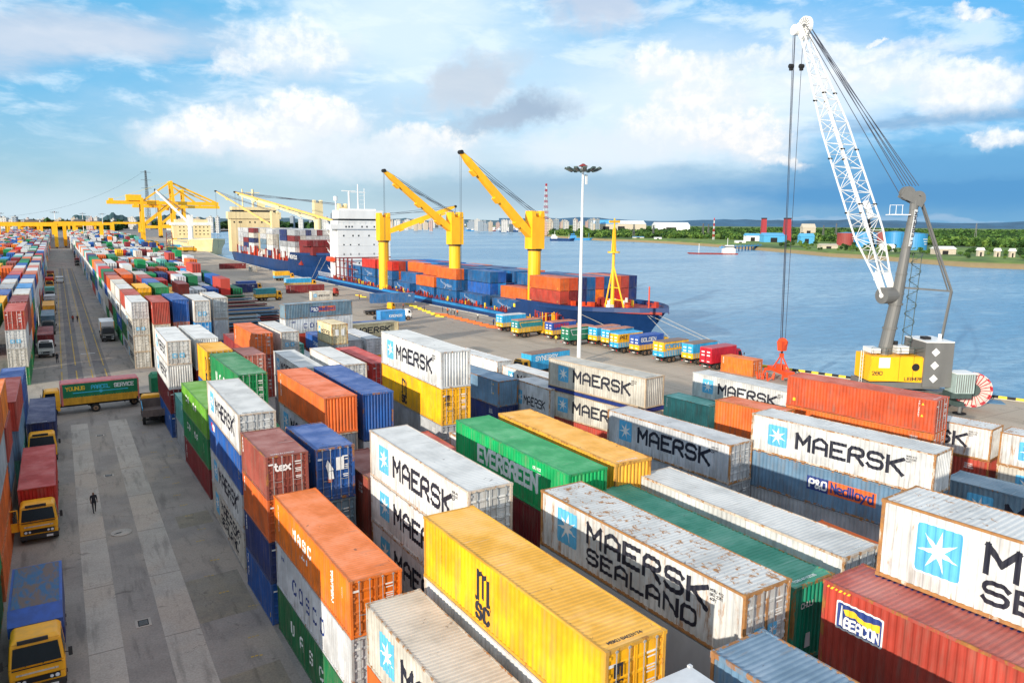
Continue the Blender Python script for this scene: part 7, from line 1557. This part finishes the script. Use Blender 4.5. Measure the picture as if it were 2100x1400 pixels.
def shore_at(px, d):    # point d metres behind the shoreline at this picture column
    for (a, b_), p, (c, e), q in zip(shore_px[:-1], SH[:-1], shore_px[1:], SH[1:]):
        if c <= px <= a: f = (a-px)/(a-c); P = p.lerp(q, f); n = Vector((P.x, P.y, 0)).normalized(); return Vector((P.x+n.x*d, P.y+n.y*d, 0)), P.length
    return None, 0
rt = random.Random(31); k = 0
def gz(d): 
    for a, c, h0, h1 in zip(dist[:-1], dist[1:], hts[:-1], hts[1:]):
        if d <= c: return h0+(h1-h0)*(d-a)/(c-a)
    return 3
wher = ['at the far right', 'right of the blue tanks', 'below the tanks', 'left of the harbour crane', 'behind the hoist ropes', 'below the red chimneys', 'behind the lamp mast', 'behind the barge jetty']
for i in range(190):
    px = rt.uniform(1600, 2120); d = rt.uniform(18, 90) if rt.random() < .6 else rt.uniform(90, 200); P, _d = shore_at(px, d)
    if P is None or any(abs(px-h_) < 13 and d < 150 for h_ in (1700, 1940, 1925, 1955, 2010, 2045, 2075)): continue
    s = rt.uniform(.3, .7); w = 'at the far right' if px > 2000 else 'right of the blue tanks' if px > 1900 else 'in front of the tanks' if px > 1780 else 'near the pale house' if px > 1680 else 'below the red chimneys'
    tree(P.x, P.y, gz(d)-.4, s, rt.randrange(4), ('small bushy tree' if s < .55 else 'round green tree')+' on the grassy far bank '+w, 'bushes and trees on the far bank')
# far wood as one mass of leaf clumps
Vs = []; MI = []
for i in range(7600):
    px = rt.uniform(1075, 2200); 
    w_ = min(1, max(0, (px-1230)/450)); d = 18+w_*330+(1700+700*w_)*rt.random()**1.6
    P, D = shore_at(px, d)
    if P is None: continue
    D = P.length; s = rt.uniform(.55, 1.15)*(1+.00025*D); n = 34 if d < 350 else 16
    Vs.append(crown_arrays(rng, P.x, P.y, gz(d)+3.0*s, 3.9*s, 2.9*s, n, .85*s*(1 if n > 20 else 1.5))); MI.append(np.full(n, rt.choice((0, 0, 1, 2, 1, 3, 1, 3)) if d < 500 else rt.choice((0, 1, 2))))
me = mesh_quads('far_wood', np.concatenate(Vs), FOL, np.concatenate(MI)); o = link('far_wood', me); o['kind'] = 'stuff'; tag(o, 'dense dark green wood covering the far bank', 'wood')
Vs = []; MI = []
for i in range(1500):
    px = rt.uniform(-150, 700); q = at(px, rt.uniform(462, 470) if px > 250 else rt.uniform(463, 474)); dd = q.length; s = rt.uniform(1.2, 2.2)
    Vs.append(crown_arrays(rng, q.x, q.y, 5*s, 6*s, 4*s, 14, 2.2*s)); MI.append(np.full(14, rt.choice((0, 2, 2))))
me = mesh_quads('far_trees', np.concatenate(Vs), FOL, np.concatenate(MI)); o = link('far_trees', me); o['kind'] = 'stuff'; tag(o, 'low line of far trees beyond the yard on the left', 'wood')
# ------------------------------------------------------------------ tanks, chimneys, sheds on the far bank
def on_bank(px, d): P, _ = shore_at(px, d); return P
def px_at(px, dist_, off=None):
    if 1082 < px < 2600 and dist_ < 1050 and off is not None: P, _ = shore_at(px, off); return Vector((P.x, P.y, gz(off)-.3))
    d = ray(px, 470); d = Vector((d.x, d.y, 0)).normalized(); return Vector((d.x*dist_, d.y*dist_, 2.5))
def ztop(P, py): dd = (Vector((P.x, P.y, 23.4))-CAMP).dot(_f); return 23.4+(proj((P.x, P.y, 23.4))[1]-py)*dd/FPX
def tank(pxc, half, dist_, pyt, m, roof, lab):
    P = px_at(pxc, dist_, {560: 200, 540: 170, 600: 240, 520: 150}[dist_]); dd = (P-CAMP).dot(_f); R = half*dd/FPX; zt = ztop(P, pyt); t = empty('storage_tank', P, 0, lab, 'tank', 'oil storage tanks on the far bank'); b = MB(); b.tube((0, 0, 0), (0, 0, zt-2.5), R, m, 32); b.build('shell', t)
    b = MB(); b.tube((0, 0, zt-2.5), (0, 0, zt-2.5+R*.10), R*1.01, roof, 32, .5); b.build('roof', t); b = MB(); b.beam((R*.7, -R*.75, 0), (-R*.1, -R*1.03, zt-2.5), .3, .3, GREYP)
    for k in range(3): b.box(-1.3-k, 1.3+k*.6, -R-.15, -R+.2, (zt-2.5)*.35+k*2.2, (zt-2.5)*.35+k*2.2+.7, WHT)
    b.build('stair_and_sign', t)
tank(1733, 18, 560, 477, TANKR, TANKB, 'rust-red storage tank with blue roof, left of the crane boom'); tank(1772, 22, 540, 476, TANKB, TANKB, 'blue storage tank behind the lattice boom'); tank(1806, 22, 600, 476, TANKR, TANKR, 'dark red storage tank seen between boom and tower')
tank(1832, 20, 560, 475, TANKB, TANKB, 'blue storage tank behind the grey crane tower'); tank(1872, 24, 520, 478, TANKB, TANKB, 'blue storage tank with white marks right of the grey tower')
for px, pt, hw, lab in ((1566, 447, 5.2, 'square red chimney tower on the left of the pair'), (1614, 447, 7.0, 'wider red chimney tower behind the hoist ropes')):
    P = px_at(px, 1000); dd = (P-CAMP).dot(_f); w = hw*dd/FPX*2; zt = ztop(P, pt); t = empty('chimney', P, rad(-30), lab, 'chimney', 'red brick kiln chimneys'); b = MB(); b.frust((-w/2, w/2, -w/2, w/2), (-w*.4, w*.4, -w*.4, w*.4), 0, zt-4, CHIMR); b.box(-w*.52, w*.52, -w*.52, w*.52, 0, (zt-2.5)*.35, CHIMR); b.build('shaft', t); b = MB(); b.box(-w*.43, w*.43, -w*.43, w*.43, zt-4, zt-2.5, DARK); b.build('soot_cap', t)
def shed(px, dist_, wpx, pyt, wall, roof, lab, grp='sheds on the far bank', rz=-30, dep=.6):
    P = px_at(px, dist_, 75 if dist_ < 700 else 45 if dist_ < 870 else 190); dd = (P-CAMP).dot(_f); w = wpx*dd/FPX; zt = max(3.0, ztop(P, pyt)-2.5); zt = min(zt, 6.5) if dist_ < 700 else min(zt, 9) if dist_ < 870 else zt; t = empty('shed', P, rad(rz), lab, 'shed', grp); b = MB(); b.box(-w/2, w/2, 0, w*dep, 0, zt*.7, wall); b.build('walls', t)
    b = MB(); b.solid([(-w/2-.5, -.5, zt*.7), (w/2+.5, -.5, zt*.7), (w/2+.5, w*dep+.5, zt*.7), (-w/2-.5, w*dep+.5, zt*.7), (-w/2-.5, w*dep/2, zt), (w/2+.5, w*dep/2, zt)], ((0, 1, 5, 4), (2, 3, 4, 5), (1, 2, 5), (3, 0, 4), (0, 3, 2, 1)), roof); b.build('roof', t)
    b = MB(); b.box(-w*.2, w*.1, -.1, 0, 0, zt*.5, DARK); b.build('doorway', t)
for a in ((1700, 470, 34, 498, CREAMW, CREAMW, 'cream flat house near the shore left of the tanks'), (1590, 900, 46, 477, ROOFB, ROOFB, 'pale blue roofed shed below the red chimneys'), (1545, 900, 30, 478, WHITEP, ROOFB, 'small blue roofed shed left of the red chimneys'), (1655, 900, 28, 478, ROOFB, ROOFB, 'blue roofed shed right of the red chimneys'),
          (1940, 520, 40, 499, CREAMW, WHITEP, 'long low cream shed right of the blue tank'), (2010, 640, 12, 497, CREAMW, WHITEP, 'small white hut in the fields at far right'), (2045, 640, 10, 499, CREAMW, WHITEP, 'white hut second from the right edge'), (2075, 620, 10, 500, CREAMW, WHITEP, 'white hut nearest the right edge'),
          (1820, 470, 26, 488, WHITEP, WHITEP, 'white building between the tanks behind the tower'), (1250, 830, 26, 489, TANKB, ROOFB, 'blue shed on the sandy point behind the foremast'), (1310, 800, 22, 488, CREAMW, ROOFB, 'blue and pink hut by the shore right of the foremast'), (1350, 790, 14, 489, WHITEP, WHITEP, 'small white hut by the shore'), (1270, 1900, 110, 452, CREAMW, WHITEP, 'long white factory roofs above the wood'),
          (1245, 1700, 44, 451, CREAMW, ROOFB, 'blue roofed factory above the wood'), (1380, 2000, 70, 456, WHITEP, WHITEP, 'low white warehouse above the wood'), (1660, 1400, 26, 459, CREAMW, CREAMW, 'cream works right of the chimneys'), (1520, 620, 20, 497, WHITEP, WHITEP, 'white shed by the jetty')): shed(*a)
# jetty
P = at(1480, 516, -3); Q = at(1560, 512, -3); b = MB(); d = (Q-P); n = 12
b.beam(P+Vector((0, 0, 4.4)), Q+Vector((0, 0, 4.4)), 6, .6, TANKB); b.beam(P+Vector((0, 0, 6.0)), Q+Vector((0, 0, 6.0)), .3, .3, TANKB)
for i in range(n+1): p = P+d*(i/n); b.box(p.x-.4, p.x+.4, p.y-.4, p.y+.4, -4, 1.2, TANKB); b.box(p.x-.2, p.x+.2, p.y-.2, p.y+.2, 1.2, 3.2, TANKB)
tag(b.build('jetty'), 'bright blue jetty on posts along the far bank', 'jetty')
# ------------------------------------------------------------------ boats
def boat(px, py, L, rz, m, sm, lab, hz_=2.2, grp='boats on the river', mast_=True):
    P = at(px, py, -3); t = empty('boat', (P.x, P.y, -3), rad(rz), lab, 'boat', grp); b = MB(); w = L*.13
    b.solid([(-L/2, -w, -.5), (L*.32, -w, -.5), (L/2, 0, -.3), (L*.32, w, -.5), (-L/2, w, -.5), (-L/2, -w*1.1, hz_), (L*.34, -w*1.15, hz_), (L*.56, 0, hz_*1.4), (L*.34, w*1.15, hz_), (-L/2, w*1.1, hz_)], ((0, 1, 6, 5), (1, 2, 7, 6), (2, 3, 8, 7), (3, 4, 9, 8), (4, 0, 5, 9), (5, 6, 7, 8, 9)), m); b.build('hull', t)
    b = MB(); b.box(-L*.45, -L*.2, -w*.8, w*.8, hz_, hz_+L*.10, sm); b.box(-L*.42, -L*.26, -w*.6, w*.6, hz_+L*.10, hz_+L*.17, sm); b.build('cabin', t)
    b = MB(); b.box(-L*.425, -L*.255, -w*.62, w*.62, hz_+L*.12, hz_+L*.145, GLASS); b.build('cabin_windows', t)
    if mast_: b = MB(); b.tube((-L*.3, 0, hz_+L*.1), (-L*.3, 0, hz_+L*.32), .2, sm, 6); b.tube((L*.3, 0, hz_), (L*.3, 0, hz_+L*.2), .2, sm, 6); b.build('mast', t)
boat(1152, 494, 36, -30, HULLB, WHITEP, 'blue and white coaster moored at the wooded point', 3.4); boat(1192, 492, 40, -36, TANKB, TANKB, 'bright blue vessel right behind the blue and white coaster', 3.0)
boat(1462, 521, 42, 145, REDOX, WHITEP, 'low dark barge with a white cabin in front of the blue jetty', .9); boat(878, 469, 26, 150, HULLB, WHITEP, 'small white and blue boat between the two yellow ship cranes', 3)
rb = random.Random(77)
BL_ = ['white hulled boat', 'blue hulled boat', 'dark hulled boat', 'rusty hulled boat']
for i in range(44):
    px = rb.choice((rb.uniform(950, 1075), rb.uniform(800, 940), rb.uniform(960, 1060))); py = rb.uniform(467, 476) if px > 950 else rb.uniform(466, 469.5); k = rb.randrange(4)
    boat(px, py, rb.uniform(20, 48), rb.uniform(120, 200), (WHITEP, TANKB, HULLB, REDOX)[k], WHITEP, 'distant '+BL_[k]+' anchored up the river', 3, 'distant boats anchored up the river', rb.random() < .4)
for i in range(14):
    px = 815+i*13; boat(px, 464.5, 70, 165, HULLB if i % 2 else REDOX, WHITEP, 'long dark %s freighter in the line below the town' % ('blue' if i % 2 else 'red'), 7, 'line of freighters below the town', False)
# ------------------------------------------------------------------ town on the skyline
rb = random.Random(5)
BW = [(BLDW, 'white'), (BLDW, 'white'), (BLDC, 'cream'), (BLDG, 'grey'), (BLDP, 'pink')]
def block(px, dist_, wpx, pyt, k, lab, grp='town blocks along the skyline'):
    P = px_at(px, dist_); dd = (P-CAMP).dot(_f); w = wpx*dd/FPX; zt = max(6, ztop(P, pyt)-2.5); dp = w*rb.uniform(.6, 1.1); P.z = 0; t = empty('building', P, rad(rb.uniform(-40, -20)), lab, 'building', grp)
    b = MB(); b.box(-w/2, w/2, 0, dp, 0, zt, BW[k][0]); b.build('walls', t); b = MB(); b.box(-w/2-.4, w/2+.4, -.4, dp+.4, zt, zt+.8, CONC); b.box(-w*.15, w*.2, dp*.3, dp*.6, zt+.8, zt+3.5, BW[k][0]); b.build('roof', t)
TOW = [(692, 430, 7), (681, 437, 5), (700, 430, 8), (708, 441, 5), (646, 438, 6), (655, 441, 5), (637, 444, 6), (668, 443, 6), (663, 446, 8), (716, 446, 6), (728, 449, 7)]
for i, (px, py, w) in enumerate(TOW): block(px, 2600+i*30, w, py, 3 if i < 4 else rb.randrange(5), 'grey tower block in the cluster beyond the white bridge, %s from the left' % nth(sorted(t_[0] for t_ in TOW).index(px)))
for i in range(125):
    px = rb.uniform(790, 1240) if i < 105 else rb.uniform(600, 790); k = rb.randrange(5); ds = rb.uniform(1800, 3600) if px < 1080 else rb.uniform(1500, 2400); py = (rb.uniform(449, 458) if px < 1080 else rb.uniform(448, 456))+(0 if px < 1000 else 0)
    block(px, ds, rb.uniform(4, 12), py, k, 'low %s block in the far town %s' % (BW[k][1], 'left of the first ship crane' if px < 800 else 'between the ship cranes' if px < 940 else 'behind the nearest ship crane' if px < 1100 else 'above the wooded point'))
for i in range(40):
    px = rb.uniform(-20, 640); k = rb.randrange(5); block(px, rb.uniform(1500, 2400), rb.uniform(5, 13), rb.uniform(441, 450), k, 'low %s building beyond the yard cranes' % BW[k][1], 'buildings beyond the yard')
# ------------------------------------------------------------------ lattice towers and pylons
def lattice(px, dist_, pyt, wpx, m1, m2, lab, nseg=12, cat='lattice tower', grp=None, arms=False):
    P = px_at(px, dist_); dd = (P-CAMP).dot(_f); w = wpx*dd/FPX; zt = ztop(P, pyt)-2.5; t = MB(); th = max(.25, dd/FPX*.55)
    for i in range(nseg):
        f0, f1 = i/nseg, (i+1)/nseg; m = m1 if i % 2 else m2; w0, w1 = w*(1-.75*f0), w*(1-.75*f1)
        for sx in (-1, 1):
            for sy in (-1, 1): t.beam((sx*w0/2, sy*w0/2, zt*f0), (sx*w1/2, sy*w1/2, zt*f1), th, th, m)
            t.beam((-sx*w0/2, -w0/2, zt*f0), (sx*w1/2, -w1/2, zt*f1), th*.7, th*.7, m); t.beam((-sx*w0/2, w0/2, zt*f0), (sx*w1/2, w1/2, zt*f1), th*.7, th*.7, m)
        t.beam((-w0/2, -w0/2, zt*f0), (w0/2, -w0/2, zt*f0), th*.7, th*.7, m)
    if arms:
        for f in (.7, .84, .97): t.beam((-w*1.3, 0, zt*f), (w*1.3, 0, zt*f), th, th, m1)
    return tag(t.build('lattice_tower', loc=P, rz=rad(20)), lab, cat, grp), P, zt
lattice(1119, 1700, 378, 9, REDL, WHITEP, 'tall red and white banded lattice tower above the far town', 18)
o, PA, zA = lattice(306, 1900, 352, 8, GREYP, GREYP, 'tall grey power line tower behind the ship-to-shore crane', 16, 'pylon', None, True)
lattice(1464, 1100, 447, 3, REDL, WHITEP, 'thin red and white striped mast above the wood', 8)
for i, px in enumerate((1442, 1453, 1689, 1715, 1300, 1340, 2002, 1908)): lattice(px, 1200, 458+(i % 3)*2, 4, GREYP, GREYP, 'thin grey pylon above the wood, %s of its line' % nth(i), 6, 'pylon', 'pylons beyond the far wood', True)
cu = MB(); A = PA+Vector((0, 0, zA)); B_ = px_at(-20, 1500)+Vector((0, 0, 22)); n = 26; prev = A
for i in range(1, n+1):
    f = i/n; p = A.lerp(B_, f); p.z -= 22*4*f*(1-f); cu.beam(prev, p, .2, .2, ROPE); prev = p
tag(cu.build('power_line'), 'power line sagging down to the left from the tall grey tower', 'cable')
# ------------------------------------------------------------------ keep the 300 containers that show largest as objects, the rest as one mass
bpy.context.view_layer.update(); dg = bpy.context.evaluated_depsgraph_get(); score = []; import time; T0 = time.time()
for nm, (o, co, L, end, hs) in CINFO.items():
    mw = o.matrix_world; cnt = 0; tot = 0; area = 0
    P8 = [mw @ Vector((sx*CW/2, sy*L/2, z)) for sx in (-1, 1) for sy in (-1, 1) for z in (0, 2.68)]
    for (u, v, w, n) in (((-1, 1, 0), (0, -1, 0), (0, 0, 1), (-1, 0, 0)), ((1, -1, 0), (0, 1, 0), (0, 0, 1), (1, 0, 0)), ((-1, -1, 0), (1, 0, 0), (0, 0, 1), (0, -1, 0)), ((-1, -1, 1), (1, 0, 0), (0, 1, 0), (0, 0, 1)), ((1, 1, 0), (-1, 0, 0), (0, 0, 1), (0, 1, 0))):
        sc_ = lambda q: Vector((q[0]*CW/2, q[1]*L/2, q[2]*2.68)); org = sc_(u); e1_ = Vector((v[0]*CW, v[1]*L, v[2]*2.68)); e2_ = Vector((w[0]*CW, w[1]*L, w[2]*2.68)); N = (mw.to_3x3() @ Vector(n)).normalized(); C0 = mw @ (org+e1_*.5+e2_*.5)
        vd = (C0-CAMP); 
        if vd.dot(N) >= 0: continue
        ar = (mw.to_3x3() @ e1_).length*(mw.to_3x3() @ e2_).length*abs(vd.normalized().dot(N))/vd.length_squared; vis = 0; k = 0
        for i in range(4):
            for j in range(3):
                p = mw @ (org+e1_*((i+.5)/4)+e2_*((j+.5)/3)); k += 1; qx, qy = proj(p)
                if not (0 < qx < 2100 and 0 < qy < 1400) or (p-CAMP).dot(_f) < 1 or (i+j) % 2: continue
                d_ = p-CAMP; L_ = d_.length; hit, loc, _n, _i, ho, _m = S.ray_cast(dg, CAMP, d_.normalized(), distance=L_-.25)
                if not hit: vis += 1
        area += ar*vis/k
    score.append((area*FPX*FPX, o, co, L, end, hs))
print('ray time', time.time()-T0); score.sort(key=lambda q: -q[0])
KILL = []; rest = [q for i, q in enumerate(score) if i >= 299 or q[0] < 3.0]
for a_, o, co, L, end, hs in rest:
    mw = o.matrix_world; fm = farmat(co); b = MB(); k0 = len(DB.v); b.box(-CW/2+.02, CW/2-.02, -L/2+.03, L/2-.03, .02, 2.64, fm)
    if end == 'door': [b.box(xx-.03, xx+.03, -L/2-.01, -L/2+.03, .1, 2.55, DARK) for xx in (-.7, 0, .7)]
    for sx in (-1, 1):
        for sy in (-1, 1): b.box(sx*(CW/2-.12), sx*CW/2, sy*(L/2-.12), sy*L/2, 0, 2.67, fm)
    for v in b.v: DB.v.append(tuple(mw @ Vector(v)))
    for f, m_ in zip(b.f, b.m): DB.f.append(tuple(k0+i for i in f)); DB.m.append(DB.mi(b.mats[m_]))
    KILL.append(o)
DEAD = set(KILL)
for _k in range(4): DEAD |= {q for q in bpy.data.objects if q.parent in DEAD}
bpy.data.batch_remove(list(DEAD))
o = DB.build('distant_containers'); o['kind'] = 'stuff'; tag(o, 'mass of many-coloured containers filling the far end of the yard', 'containers')
print('kept', len(score)-len(rest), 'merged', len(rest), 'smallest kept area px', [round(q[0], 1) for q in score[295:300]])
print('objects', len(bpy.data.objects))
